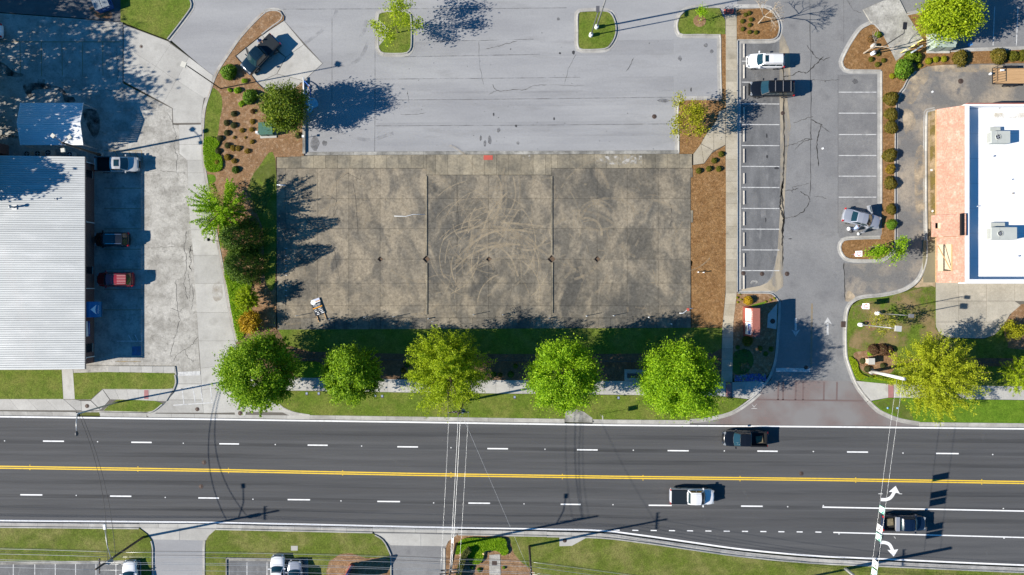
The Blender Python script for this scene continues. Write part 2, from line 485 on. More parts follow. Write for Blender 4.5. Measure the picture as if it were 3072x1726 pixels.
def turn_arrow(pts, head, name):
    paint(name, catmull(pts, 8), 0.42, m_white_w if False else m_white, road, z=0.007)
    sheet('arrow_head', head, 0.011, m_white, road)
turn_arrow([(2643, 1499), (2658, 1499), (2672, 1493), (2682, 1478), (2684, 1474)], [(2687, 1458), (2666, 1476), (2680, 1476.5), (2686, 1478), (2699, 1481)], 'turn_arrow')
turn_arrow([(2639.5, 1628), (2654, 1628), (2668, 1634), (2676, 1648), (2678, 1652)], [(2681, 1670), (2662, 1650), (2674, 1651), (2683, 1650), (2694.5, 1648)], 'turn_arrow')
for p in ([(2635, 1481.5), (2648, 1482)], [(2696, 1481.5), (2706, 1482)], [(2682, 1610), (2687, 1616)]):
    paint('paint_scrap', p, 0.10, m_white_w, road)
m_track = patch_mat('wheel_track', (0.125, 0.125, 0.127), 0.7, 0.30, 0.80, 0.42, stretch=(0.05, 1.5, 1))
m_dark_tr = patch_mat('oil_track', (0.038, 0.039, 0.041), 0.6, 0.38, 0.80, 0.5, stretch=(0.05, 1.5, 1))
for f_, w_, m_ in ((.065, .8, m_track), (.165, .8, m_track), (.115, .6, m_dark_tr), (.30, .8, m_track), (.40, .8, m_track), (.35, .6, m_dark_tr), (.57, .8, m_track), (.67, .8, m_track), (.62, .6, m_dark_tr), (.82, .8, m_track), (.92, .8, m_track), (.87, .6, m_dark_tr), (.238, .5, m_dark_tr), (.76, .5, m_dark_tr)):
    xs_ = list(range(-800, 3900, 100))
    ny_ = np.interp(xs_, [p[0] for p in NL], [p[1] for p in NL]); sy_ = np.interp(xs_, [p[0] for p in SL], [p[1] for p in SL]); sy_ = np.minimum(sy_, ny_ + 320)
    paint('wheel_track', [(x, n + (s2 - n) * f_) for x, n, s2 in zip(xs_, ny_, sy_)], w_, m_, road, z=0.0022 + f_ * .001)
m_scuff = patch_mat('tyre_scuff', (0.20, 0.20, 0.20), 1.5, 0.45, 0.75, 0.35)
for p in ([(2230, 1470), (2245, 1500)], [(2848, 1290), (2843, 1320)], [(2950, 1290), (2948, 1325)], [(2062, 1596), (2068, 1622)], [(2152, 1600), (2154, 1625)], [(964, 1265), (963, 1305)],
          [(2870, 1640), (2868, 1670)], [(2960, 1640), (2962, 1672)], [(1165, 1370), (1205, 1395), (1245, 1425)], [(2112, 1540), (2114, 1570)], [(2260, 1540), (2258, 1570)], [(1595, 1315), (1594, 1342)]):
    paint('scuff_mark', p, 0.35, m_scuff, road, z=0.004)

# --- road kerbs
kn = thing('road_kerb'); struct(kn, 'concrete kerb and gutter along the street')
# north kerb in three lengths; drive mouths stay open
def seg(pts, x0, x1, dy):
    xs = [x0] + [p[0] for p in pts if x0 < p[0] < x1] + [x1]
    ys = np.interp(xs, [p[0] for p in pts], [p[1] for p in pts])
    return [(float(x), float(y) + dy) for x, y in zip(xs, ys)]
kerb(seg(NL, -500, 230, -13), 1, m_kerb, kn, g=0.38, kw=0.18, smooth=False)
kerb(seg(NL, 300, 440, -13), 1, m_kerb, kn, g=0.38, kw=0.18, smooth=False)
kerb([(440, 1243), (456, 1238), (471, 1229), (489, 1214)], 1, m_kerb, kn, g=0.3, kw=0.16)
kerb([(836, 1214), (850, 1226), (884, 1240), (930, 1247.5)], 1, m_kerb, kn, g=0.5, kw=0.18)
kerb(seg(NL, 930, 1694, -13), 1, m_kerb, kn, g=0.38, kw=0.18, smooth=False)
kerb(seg(NL, 1778, 2070, -13), 1, m_kerb, kn, g=0.38, kw=0.18, smooth=False)
kerb([(2070, 1261), (2100, 1259), (2137, 1253), (2195, 1237), (2244, 1206), (2278, 1177)], 1, m_kerb, kn, g=0.38, kw=0.18)
kerb([(2606, 1203), (2622, 1220), (2645, 1237), (2697, 1258), (2757, 1269)], 1, m_kerb, kn, g=0.38, kw=0.18)
kerb(seg(NL, 2757, 3500, -13), 1, m_kerb, kn, g=0.38, kw=0.18, smooth=False)
for a, b in ((-500, 418),):
    kerb(seg(SL, a, b, 17), -1, m_kerb, kn, g=0.50, kw=0.18, smooth=False)
kerb(seg(SL, 648, 1118, 17), -1, m_kerb, kn, g=0.50, kw=0.18, smooth=False)
kerb(seg(SL, 1374, 1640, 18), -1, m_kerb, kn, g=0.50, kw=0.18, smooth=False)
kerb(catmull(seg(SL, 1640, 3500, 19), 3), -1, m_kerb, kn, g=0.5, kw=0.18, smooth=False)
# gutter slabs across the drive mouths
gd = slab('gutter_bed', seg(NL, 440, 930, -4) + [(930, 1246), (860, 1232), (700, 1236), (560, 1236), (440, 1238)], 0.002, m_joint, kn)
strip_pieces('gutter_slab', seg(NL, 445, 930, -4.5), seg(NL, 445, 930, -15), 7, 0.012, m_conc, kn)
strip_pieces('gutter_slab', seg(SL, 418, 650, 4.5), seg(SL, 418, 650, 17), 4, 0.012, m_conc, kn)
strip_pieces('gutter_slab', seg(SL, 1118, 1374, 4.5), seg(SL, 1118, 1374, 17), 4, 0.012, m_conc, kn)

# --- verges and beds north of the street
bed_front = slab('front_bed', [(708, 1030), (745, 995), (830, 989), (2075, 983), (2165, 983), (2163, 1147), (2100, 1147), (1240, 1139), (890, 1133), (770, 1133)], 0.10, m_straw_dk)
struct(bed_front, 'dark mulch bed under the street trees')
lawn_front = slab('front_lawn', [(835, 989), (2072, 983), (2166, 984), (2164, 1045), (2140, 1058), (1800, 1062), (1240, 1062), (930, 1055), (860, 1035)], 0.112, m_grass, smooth=False)
struct(lawn_front, 'strip of lawn between concrete pad and street trees')
verge = slab('verge', [(838, 1214), (850, 1192), (880, 1173), (1240, 1178), (1840, 1185), (2147, 1189), (2243, 1198), (2195, 1236), (2137, 1252), (2070, 1260), (1778, 1258), (1690, 1258), (1240, 1254), (930, 1247), (884, 1239)], 0.115, m_grass)
struct(verge, 'mown grass verge between sidewalk and street kerb')
sheet('lush_patch', [(880, 1090), (960, 1088), (965, 1128), (890, 1130)], 0.118, m_lush, bed_front, smooth=True)
# sidewalk along the street
sw = slab('sidewalk', [(840, 1132), (1240, 1139), (1840, 1143), (2203, 1147), (2282, 1142), (2292, 1165), (2243, 1197), (2147, 1188), (1840, 1184), (1240, 1177.5), (840, 1171)], 0.095, m_joint)
struct(sw, 'concrete sidewalk along the street')
strip_pieces('sidewalk_slab', [(840, 1132), (1240, 1139), (1840, 1143), (2176, 1147)], [(840, 1171), (1240, 1177.5), (1840, 1184), (2176, 1189)], 33, 0.125, m_conc, sw, zbot=0.0)
strip_pieces('sidewalk_slab', [(2196, 1147), (2282, 1142)], [(2196, 1191), (2243, 1197)], 2, 0.125, m_conc, sw, zbot=0.0)
slab('sidewalk_slab', [(2282, 1143), (2297, 1150), (2280, 1175), (2244, 1197)], 0.124, m_conc, sw, zbot=0.0)
slab('tactile_mat', [(2178, 1148), (2194, 1148.5), (2194, 1189), (2178, 1188)], 0.13, m_pink_mat, sw, zbot=0.0)
slab('sidewalk_slab', [(1873, 1108), (1935, 1109), (1935, 1143.5), (1873, 1142.5)], 0.127, m_conc, sw, zbot=0.0)
inlet = slab('drain_apron', [(1695, 1233), (1728, 1228), (1752, 1236), (1777, 1254), (1777, 1268), (1695, 1266)], 0.118, m_kerb_dirty, zbot=-0.1)
struct(inlet, 'concrete storm drain apron set in the kerb')

def crack(pts, w, parent, z, jag=1.6, n=7):
    P = []
    for a, b in zip(pts, pts[1:]):
        for k in range(n):
            t = k / n
            P.append((a[0] + (b[0] - a[0]) * t + R.uniform(-jag, jag), a[1] + (b[1] - a[1]) * t + R.uniform(-jag, jag)))
    P.append(pts[-1])
    A = [W(*p) for p in P]; n2 = len(A)
    ws = [w * (0.3 + 0.9 * R.random()) * (1 if 0 < i < n2 - 1 else 0.2) for i in range(n2)]
    vs = []; fs = []
    for i, a in enumerate(A):
        b = A[min(i + 1, n2 - 1)]; c = A[max(i - 1, 0)]
        t = Vector((b[0] - c[0], b[1] - c[1])).normalized()
        vs += [(a[0] - t.y * ws[i] / 2, a[1] + t.x * ws[i] / 2, z), (a[0] + t.y * ws[i] / 2, a[1] - t.x * ws[i] / 2, z)]
        if i: fs.append((2 * i - 2, 2 * i - 1, 2 * i + 1, 2 * i))
    MB().add(vs, fs).obj('crack', m_crack, parent)
# --- left property
lot_left = slab('left_lot', [(-700, 20), (0, 40), (235, 57), (368, 68), (368, 250), (516, 326), (517, 374), (537, 376), (538, 463), (562, 480), (566, 566), (580, 766), (588, 880), (594, 960), (600, 1066), (604, 1122), (530, 1122), (527, 1098), (240, 1096), (-700, 1096)], 0.0, m_conc_old)
struct(lot_left, 'old stained concrete lot beside brick building')
topasph = slab('back_drive', [(-700, -400), (366, -400), (364, 66), (235, 54), (0, 37), (-700, 17)], 0.004, m_darkasph)
struct(topasph, 'old asphalt drive behind the building')
lawn_tl = slab('back_lawn', [(363, -200), (440, -160), (520, -80), (560, -18), (572, 0), (575, 14), (570, 28), (504, 119), (440, 95), (372, 68), (363, 65)], 0.11, m_grass)
struct(lawn_tl, 'lawn corner beside the back drive')
kb = thing('lot_kerb'); struct(kb, 'concrete kerb round the lots and planting beds')
kerb([(504, 120), (540, 74), (572, 30), (577, 15), (573, 0), (560, -20), (520, -82), (440, -164)], 1, m_kerb, kb, g=0.34, kw=0.16)
# smooth driveway panels
drive = slab('driveway', [(370, 73), (506, 124), (640, 227), (627, 289), (612, 330), (607, 400), (608, 470), (616, 510), (650, 720), (676, 850), (692, 930), (712, 1030), (740, 1110), (790, 1190), (834, 1218), (884, 1238), (700, 1240), (560, 1238), (490, 1214), (522, 1174), (532, 1145), (530, 1122), (602, 1122), (597, 1066), (588, 880), (579, 765), (564, 566), (561, 480), (537, 463), (537, 375), (517, 372), (516, 326), (370, 245)], 0.004, m_joint)
struct(drive, 'pale concrete driveway of large slabs')
for poly in ([(371, 75), (505, 125), (512, 132), (467, 200), (371, 137)], [(371, 137), (467, 200), (421, 271), (371, 244)], [(512, 132), (567, 172), (529, 240.5), (467, 200)],
             [(467, 200), (529, 240.5), (491, 309), (421, 271)], [(567, 172), (639, 227), (628, 288), (612, 295), (529, 240.5)], [(529, 240.5), (612, 295), (606, 330), (603, 369), (520, 370), (518, 325), (491, 309)]):
    gx_ = sum(p[0] for p in poly) / len(poly); gy_ = sum(p[1] for p in poly) / len(poly)
    poly = [(gx_ + (p[0] - gx_) * .996, gy_ + (p[1] - gy_) * .996) for p in poly]
    slab('driveway_slab', poly, 0.016, m_conc, drive, zbot=-0.1)
AL = [(519, 372), (537, 375), (538, 434), (538, 462), (562, 481), (563, 519), (566, 606), (573, 690), (580, 766), (585, 851), (591, 938), (596, 1023), (602, 1105), (606, 1170), (611, 1240)]
AR = [(606, 372), (605, 374), (604, 434), (604, 462), (606, 481), (611, 519), (624, 606), (642, 690), (656, 766), (671, 851), (685, 938), (704, 1023), (728, 1090), (752, 1150), (800, 1236)]
for i in range(1, len(AL) - 1):
    if i == 3: continue
    j = i + 1
    a0, a1, b0, b1 = AL[i], AL[j], AR[i], AR[j]
    if i == 2: a1, b1 = AL[4], AR[4]; poly = [(a0[0], a0[1] + .3), (538, 462), (a1[0], a1[1] - .3), (b1[0], b1[1] - .3), (b0[0], b0[1] + .3)]
    else: poly = [(a0[0], a0[1] + .3), (a1[0], a1[1] - .3), (b1[0], b1[1] - .3), (b0[0], b0[1] + .3)]
    slab('driveway_slab', poly, 0.016 + R.uniform(-.002, .002), m_conc, drive, zbot=-0.1)
for k, (y0, y1) in enumerate([(1124, 1152), (1152.6, 1200), (1200.6, 1239)]):
    xl = [532, 524, 492, 448]; xa = [602.5, 604, 607, 610.5]
    slab('driveway_slab', [(xl[k], y0), (xa[k], y0), (xa[k + 1], y1 - .5), (xl[k + 1], y1 - .5)], 0.016, m_conc, drive, zbot=-0.1)
slab('driveway_slab', [(730, 1091), (760, 1140), (800, 1190), (832, 1218), (878, 1238), (802, 1237), (754, 1151)], 0.016, m_conc, drive, zbot=-0.1)
for a, b in (((534, 1118), (602, 1114)),):
    paint('stop_bar', [(534, 1122), (601, 1120)], 0.55, m_white_w, drive, z=0.022)
for p in ([(536, 1167), (640, 1150)], [(520, 1216), (640, 1208)], [(546, 1165), (552, 1212)], [(578, 1160), (586, 1208)], [(600, 1156), (608, 1206)], [(630, 1152), (636, 1204)]):
    paint('crosswalk_line', p, 0.14, m_white_w, drive, z=0.022)
# front strip of the left property
yard = slab('left_yard', [(-700, 1096), (240, 1096), (527, 1100), (530, 1122), (532, 1148), (523, 1175), (490, 1213), (456, 1237), (230, 1237), (-700, 1230)], 0.09, m_conc_old)
struct(yard, 'concrete apron in front of brick building')
for poly in ([(-700, 1110), (187, 1110), (188, 1150), (192, 1197), (-700, 1197)],
             [(221, 1119), (325, 1116), (525, 1120), (529, 1145), (522, 1165), (465, 1170), (402, 1167), (308, 1167), (274, 1198), (226, 1198)],
             [(352, 1199), (460, 1201), (489, 1210), (462, 1232), (440, 1236), (312, 1232), (330, 1214)]):
    o = slab('left_lawn', poly, 0.115, m_grass, zbot=0.0); struct(o, 'small lawn in front of brick building')
pv = slab('left_sidewalk', [(-700, 1190), (192, 1198), (274, 1199), (308, 1168), (465, 1171), (522, 1166), (524, 1174), (490, 1212), (455, 1200), (352, 1199), (332, 1212), (310, 1232), (230, 1236), (-700, 1228)], 0.10, m_joint, zbot=0.0)
struct(pv, 'concrete sidewalk in front of brick building')
strip_pieces('sidewalk_slab', [(-400, 1196), (192, 1198)], [(-400, 1228), (230, 1231)], 11, 0.122, m_conc, pv, zbot=0.02)
slab('sidewalk_slab', [(194, 1199), (228, 1199), (244, 1203), (246, 1231), (232, 1231)], 0.122, m_conc, pv, zbot=0.02)
slab('sidewalk_slab', [(245, 1203), (274, 1203), (302, 1230), (247, 1233)], 0.126, m_conc, pv, zbot=0.02)
slab('sidewalk_slab', [(276, 1199), (309, 1169), (330, 1199), (304, 1229), (276, 1202)], 0.122, m_conc, pv, zbot=0.02)
strip_pieces('sidewalk_slab', [(310, 1168), (404, 1168.5), (522, 1167)], [(332, 1198), (404, 1199.5), (500, 1204)], 6, 0.122, m_conc, pv, zbot=0.02)
slab('tactile_mat', [(434, 1170), (447, 1170), (447, 1197), (434, 1197)], 0.13, m_pink_mat, pv, zbot=0.0)
wlk = slab('entry_path', [(187, 1108), (220, 1108), (226, 1197), (192, 1197)], 0.118, m_conc, zbot=0.0); struct(wlk, 'short concrete path to brick building')
for k in range(9):
    if k > 5: break
    x0 = 325 + k * 33.5
    slab('apron_slab', [(x0, 1099), (x0 + 33, 1099), (x0 + 33, 1117), (x0, 1116)], 0.12, m_conc, yard, zbot=0.0)
kerb([(528, 1124), (531, 1148), (523, 1172)], -1, m_kerb, kb, g=0, kw=0.2)
# stall lines of the left lot
for y in (565, 626, 687, 748, 808, 869, 930): paint('stall_line', [(312, y), (424, y)], 0.10, m_yellow_w, lot_left, z=0.004)
paint('stall_line', [(312, 453), (426, 453)], 0.12, m_yellow_w, lot_left, z=0.004)
paint('stall_line', [(425, 455), (427, 490)], 0.12, m_yellow_w, lot_left, z=0.004)
for x in (345, 366, 387, 405): paint('hatch_line', [(x, 456), (x + 14, 482)], 0.10, m_yellow_w, lot_left, z=0.004)
paint('stall_line', [(345, 1085), (423, 1085)], 0.12, m_yellow_w, lot_left, z=0.004)
for p in ([(352, 1024), (427, 1024)], [(425, 1005), (427, 1024)], [(385, 1005), (396, 1024)], [(405, 1005), (415, 1024)]):
    paint('hatch_line', p, 0.12, m_white_w, lot_left, z=0.006)
sheet('access_patch', [(396, 1040), (423, 1039), (423, 1067), (396, 1067)], 0.006, M('paint_blue', (0.08, 0.16, 0.32), (0.1, 0.13, 0.2), s1=2), lot_left)
paint('stall_line', [(0, 126), (365, 126)], 0.12, m_yellow_w, lot_left, z=0.004)
for x in (60, 124, 186, 247, 308): paint('stall_line', [(x, 128), (x + 1, 228)], 0.10, m_yellow_w, lot_left, z=0.004)
m_oil = patch_mat('oil_stain', (0.012, 0.012, 0.013), 0.9, 0.36, 0.62, 0.8)
for poly in ([(-40, 175), (10, 190), (40, 215), (70, 222), (60, 232), (20, 228), (-40, 225)], [(70, 255), (130, 250), (185, 265), (205, 290), (220, 292), (225, 305), (195, 306), (180, 275), (120, 268), (95, 275), (100, 295), (85, 292)],
             [(250, 330), (290, 335), (300, 380), (285, 415), (262, 380)], [(115, 238), (135, 240), (130, 262), (116, 258)]):
    sheet('oil_stain', poly, 0.007, m_oil, lot_left, smooth=True)
for p, w in (([(520, 380), (528, 410), (522, 440), (533, 470), (530, 520)], .05), ([(560, 690), (553, 740), (560, 790), (552, 850), (562, 900)], .06), ([(575, 735), (568, 760), (574, 785), (567, 800), (577, 815)], .10), ([(566, 745), (580, 755)], .08), ([(565, 770), (578, 775)], .07),
             ([(527, 840), (530, 900), (540, 960), (526, 1010), (512, 1070)], .05), ([(510, 925), (540, 935), (556, 920)], .05), ([(595, 1010), (570, 1040), (535, 1060), (520, 1085)], .05), ([(440, 742), (500, 743), (555, 740)], .04), ([(440, 514), (500, 513), (556, 520)], .04), ([(555, 1050), (565, 1075), (580, 1085)], .05),
             ([(352, 140), (350, 180), (356, 220), (350, 245)], .06), ([(345, 150), (350, 165)], .05), ([(230, 268), (300, 270), (380, 272)], .04), ([(500, 340), (515, 360), (520, 380)], .05), ([(575, 850), (582, 890), (574, 930)], .05), ([(565, 820), (572, 860), (566, 900)], .04)):
    crack(p, w, lot_left, 0.006, jag=2.2)
m_rust = patch_mat('rust_stain', (0.34, 0.18, 0.08), 0.8, 0.35, 0.65, 0.8)
sheet('rust_stain', [(268, 25), (300, 25), (335, 40), (330, 55), (290, 52)], 0.010, m_rust, topasph, smooth=True)
sheet('rust_stain', [(640, 855), (662, 848), (668, 890), (650, 905), (638, 890)], 0.021, patch_mat('mud_stain', (0.24, 0.17, 0.10), 0.6, 0.4, 0.8, 0.7), drive, smooth=True)

# --- upper lot
lot_up = slab('upper_lot', [(366, -400), (366, 60), (500, 110), (645, 235), (700, 300), (905, 300), (912, 466), (2040, 466), (2040, 300), (2165, 300), (2165, 100), (2230, 30), (2230, -400)], -0.004, m_pale)
struct(lot_up, 'wide pale grey asphalt parking lot')
pad_truck = slab('corner_pad', [(787, 105), (706, 169), (740, 208), (772, 250), (802, 276), (850, 279), (885, 266), (912, 243), (968, 191), (852, 62)], 0.006, m_joint)
struct(pad_truck, 'concrete corner pad the dark truck stands on')
for poly in ([(786, 106.5), (708, 169), (741, 207.5), (812, 143), (797, 120)], [(852, 63), (788, 106), (798, 119.5), (858, 171), (911, 134)],
             [(812, 144), (741.5, 208.5), (772, 249), (830, 222), (856.5, 172)][:5], [(911.5, 135), (859, 172), (832, 222), (911, 242), (967, 191)],
             [(773, 250), (831, 223), (910, 243), (884, 265), (850, 278), (802, 275)]):
    slab('pad_slab', poly, 0.016, m_conc, pad_truck, zbot=-0.1)
# seams, cracks and spots of the upper lot
m_seam = patch_mat('lot_seam', (0.085, 0.085, 0.09), 0.6, 0.35, 0.75, 0.7)
for p in ([(850, 28), (1135, 27), (1500, 26), (1700, 24)], [(1125, 60), (1125, 300), (1124, 455)], [(1200, 171), (1480, 166), (1620, 163)], [(1125, 238), (1500, 235), (1740, 232)],
          [(1125, 301), (1500, 298), (2025, 292)], [(1125, 378), (1600, 376), (2020, 372)], [(996, 30), (996, 300)], [(1300, 125), (1600, 118)]):
    paint('seam', p, 0.09, m_seam, lot_up, z=0.001)
m_sweep = patch_mat('paving_pass', (0.40, 0.405, 0.425), 0.12, 0.45, 0.8, 0.18, stretch=(.3, 3, 1))
m_sweepd = patch_mat('paving_pass_dark', (0.19, 0.19, 0.205), 0.14, 0.42, 0.8, 0.22, stretch=(0.3, 3, 1))
for y, m in ((260, m_sweepd), (330, m_sweep), (415, m_sweep), (200, m_sweep), (392, m_sweepd), (150, m_sweepd), (300, m_sweepd)):
    paint('paving_pass', [(1130, y), (1600, y - 4), (2021, y - 8)], 2.0, m, lot_up, z=-0.0015 + 0.0003 * (y % 7))
for p, w in (([(1476, 254), (1490, 272), (1506, 275), (1545, 268), (1570, 271), (1600, 258), (1640, 254)], .07), ([(1490, 272), (1466, 284)], .05),
             ([(1458, 148), (1490, 140), (1515, 133), (1552, 123)], .06), ([(1436, 120), (1440, 200), (1452, 260)], .035), ([(1730, 162), (1705, 205), (1694, 255)], .04),
             ([(1200, 343), (1240, 345), (1278, 338)], .05), ([(1640, 255), (1760, 258)], .03), ([(1223, 274), (1227, 310)], .035), ([(1900, 172), (1892, 195), (1878, 215)], .08)):
    crack(p, w, lot_up, 0.002)
m_spot = flat('oil_spot', (0.045, 0.045, 0.047), 0.6)
m_damp = patch_mat('damp_spot', (0.13, 0.13, 0.135), 1.6, 0.3, 0.65, 0.75)
for x, y, rx, ry, m in [(1720, 158, 5, 6, m_spot), (1680, 160, 4, 3, m_spot), (1662, 357, 2.5, 5, m_spot), (1548, 378, 3.5, 4, m_spot), (1481, 343, 2.5, 5, m_spot), (1554, 429, 5, 5, m_damp),
                        (1469, 421, 6, 14, m_damp), (1442, 415, 3.5, 8, m_damp), (1455, 430, 4.5, 10, m_damp), (1675, 57, 5, 5, m_damp), (1496, 390, 5, 8, m_damp), (2118, 137, 7, 6, m_damp),
                        (2135, 155, 6, 6, m_damp), (1990, 302, 18, 6, m_damp), (1049, 235, 3, 2, m_damp), (945, 430, 14, 22, m_damp), (973, 430, 8, 9, m_damp), (2073, 270, 2, 7, m_spot), (1532, 148, 2, 2, m_spot), (2040, 176, 6, 8, m_damp)]:
    poly = [(x + rx * math.cos(a) * R.uniform(.75, 1.2), y + ry * math.sin(a) * R.uniform(.75, 1.2)) for a in np.linspace(0, 6.28, 11)[:-1]]
    sheet('spot', poly, 0.003, m, lot_up)
for i in range(70):
    x = R.uniform(1150, 2010); y = R.uniform(40, 448)
    if 1720 < x < 1860 and y < 165: continue
    r = R.uniform(.5, 1.6)
    sheet('spot', [(x + r * math.cos(a), y + r * R.uniform(.7, 1.4) * math.sin(a)) for a in np.linspace(0, 6.28, 7)[:-1]], 0.003, R.choice((m_spot, m_damp)), lot_up)
# worn turning marks
m_turn = patch_mat('turning_scuff', (0.18, 0.18, 0.195), 0.5, 0.45, 0.8, 0.5)
for p in ([(840, 160), (900, 140), (990, 70), (1010, 30)], [(1010, 200), (1075, 180), (1110, 110), (1120, 60)], [(950, 360), (1020, 395), (1100, 420), (1180, 400)], [(1060, 130), (1090, 100), (1098, 60)]):
    paint('turning_scuff', catmull(p, 6), 0.45, m_turn, lot_up, z=0.0025)
# kerb gutter between lot and concrete pad
kerb([(2037, 452), (1500, 454), (1200, 455), (922, 457)], 1, m_kerb_dirty, kb, g=0.02, kw=0.44, h=0.11, seg=3.0, smooth=False)

# --- left planting bed
BEDL = [(837, 72), (852, 62), (853, 50), (841, 33), (814, 30), (787, 41), (731, 101), (693, 153), (650, 219), (627, 284), (613, 332), (608, 398), (608, 440), (612, 490), (624, 566), (640, 650), (653, 725), (667, 798), (678, 860), (692, 945), (712, 1026)]
bed_l = slab('left_bed', [(787, 104)] + BEDL[1:] + [(745, 1000), (829, 990), (829, 472), (912, 470), (912, 244), (885, 266), (850, 279), (802, 276), (772, 250), (740, 208), (706, 169)], 0.105, m_straw)
struct(bed_l, 'pine straw planting bed between driveway and parking lot')
kerb([(787, 106), (815, 84), (838, 68), (848, 58), (850, 48), (840, 34), (814, 31), (789, 42), (731, 102), (693, 154), (651, 220), (628, 284), (614, 332), (609, 398), (609, 440), (613, 490), (625, 566), (641, 650), (654, 725), (668, 798), (679, 860), (693, 945), (713, 1026)], 1, m_kerb, kb, g=0.32, kw=0.16)
for name, poly, m in (('lawn_patch', [(640, 265), (663, 285), (668, 318), (660, 362), (650, 415), (614, 415), (619, 340), (628, 289)], m_grass),
                      ('ground_cover', [(613, 418), (650, 415), (662, 432), (650, 452), (668, 473), (668, 508), (640, 518), (618, 503)], m_lush),
                      ('ground_cover', [(620, 527), (643, 526), (648, 543), (634, 553), (625, 550)], m_lush),
                      ('ground_cover', [(676, 800), (752, 842), (752, 870), (735, 905), (760, 960), (745, 985), (716, 1024), (700, 960), (684, 870)], m_lush),
                      ('lawn_patch', [(749, 560), (775, 506), (826, 476), (827, 838), (797, 845), (790, 700), (772, 640)], m_grass)):
    sheet(name, poly, 0.109 if name == 'lawn_patch' else 0.113, m, bed_l, smooth=True)
m_soft = patch_mat('thin_grass', (0.13, 0.155, 0.035), 0.5, 0.40, 0.62, 0.9)
sheet('thin_grass', [(742, 570), (770, 500), (828, 474), (828, 560), (790, 640), (760, 640)], 0.116, m_soft, bed_l)
# low wall beside the lot
wl = slab('retaining_wall', [(909, 243), (917, 243), (917, 462), (909, 462)], 0.22, m_kerb_dirty)
tag(wl, 'low stained concrete wall between planting bed and parking lot', 'wall')

# --- concrete pad (former building floor)
pad = slab('building_pad', [(830, 473), (1240, 466), (2077, 463), (2077, 533), (2069, 536), (2069, 770), (2074, 800), (2074, 983), (1240, 987), (833, 989)], -0.02, m_joint)
struct(pad, 'bare weathered concrete floor pad of a removed building')
ztop = 0.14
XS = [831, 857, 954, 1047, 1141, 1279, 1371, 1466, 1560, 1654, 1791, 1881, 1974, 2071]
YS = [506, 597, 687, 778, 850, 918, 954]
pits = {(1141, 778): 8.5, (1279, 778): 11, (1466, 778): 9, (1654, 778): 12, (1791, 778): 9.5}
def pad_panel(x0, x1, y0, y1, name='pad_slab', mat=None, zt=None):
    g = 0.32
    c = []
    for (x, y, sx, sy, order) in ((x0, y0, 1, 1, 0), (x1, y0, -1, 1, 1), (x1, y1, -1, -1, 0), (x0, y1, 1, -1, 1)):
        r = pits.get((x, y))
        if r:
            pts = [(x + sx * g, y + sy * r), (x + sx * r, y + sy * g)]
            c += pts if order == 0 else pts[::-1]
        else:
            c.append((x + sx * g, y + sy * g))
    slab(name, c, (ztop if zt is None else zt) + R.uniform(-.003, .003), mat or m_pad, pad, zbot=-0.1)
for i in range(len(XS) - 1):
    for j in range(len(YS) - 1):
        y0, y1 = YS[j], YS[j + 1]
        if 1279 <= XS[i] < 1654 and j == 0: y0 = 526
        q_ = 0.75 if XS[i] < 1279 else (.30 if XS[i] < 1654 else .35)
        mm = m_pad_t if XS[i] < 1279 else m_pad
        pad_panel(XS[i], XS[i + 1], y0, y1, mat=mm)
# upper walkway
xs = sorted(set([float(v) for v in np.arange(831, 2078, 36.6)] + [1279.0, 1654.0, 2077.0]))
for a, b in zip(xs, xs[1:]):
    if b - a < 4: continue
    yt = np.interp(a, [831, 912, 1240, 2077], [473, 468, 465.5, 463])
    yb = 525.2 if 1279 < (a + b) / 2 < 1654 else 505.2
    slab('walk_slab', [(a + .3, yt), (b - .3, yt), (b - .3, yb), (a + .3, yb)], ztop - 0.004 + R.uniform(-.003, .003), m_padwalk, pad, zbot=-0.1)
slab('walk_slab', [(2071.5, 506), (2077, 506), (2077, 533), (2071.5, 533)], ztop - .004, m_padwalk, pad, zbot=-0.1)
slab('walk_slab', [(2071.5, 632), (2078, 632), (2078, 668), (2071.5, 668)], ztop - .004, m_padwalk, pad, zbot=-0.1)
xs = list(np.arange(833, 2074, 34.4)) + [2074]
for a, b in zip(xs, xs[1:]):
    if b - a < 4: continue
    yb = np.interp(a, [833, 1240, 2074], [989, 987, 983.5])
    slab('walk_slab', [(a + .3, 954.6), (b - .3, 954.6), (b - .3, yb), (a + .3, yb)], ztop - 0.004 + R.uniform(-.003, .003), m_pad, pad, zbot=-0.1)
for (x, y), r in pits.items():
    sheet('pit_floor', [(x - r, y), (x, y + r), (x + r, y), (x, y - r)], 0.0, M('pit_rubble', (0.16, 0.10, 0.06), (0.08, 0.06, 0.045), s1=4, grain=0.4), pad)
    a = 0.9
    for p, q in (((x - r, y), (x, y - r)), ((x, y - r), (x + r, y)), ((x + r, y), (x, y + r)), ((x, y + r), (x - r, y))):
        paint('pit_edge', [p, q], 0.06, m_wood_pole, pad, z=ztop + 0.004)
slab('tactile_mat', [(1451, 467), (1478, 467), (1478, 481), (1451, 481)], ztop + 0.012, m_red_mat, pad, zbot=0.1)
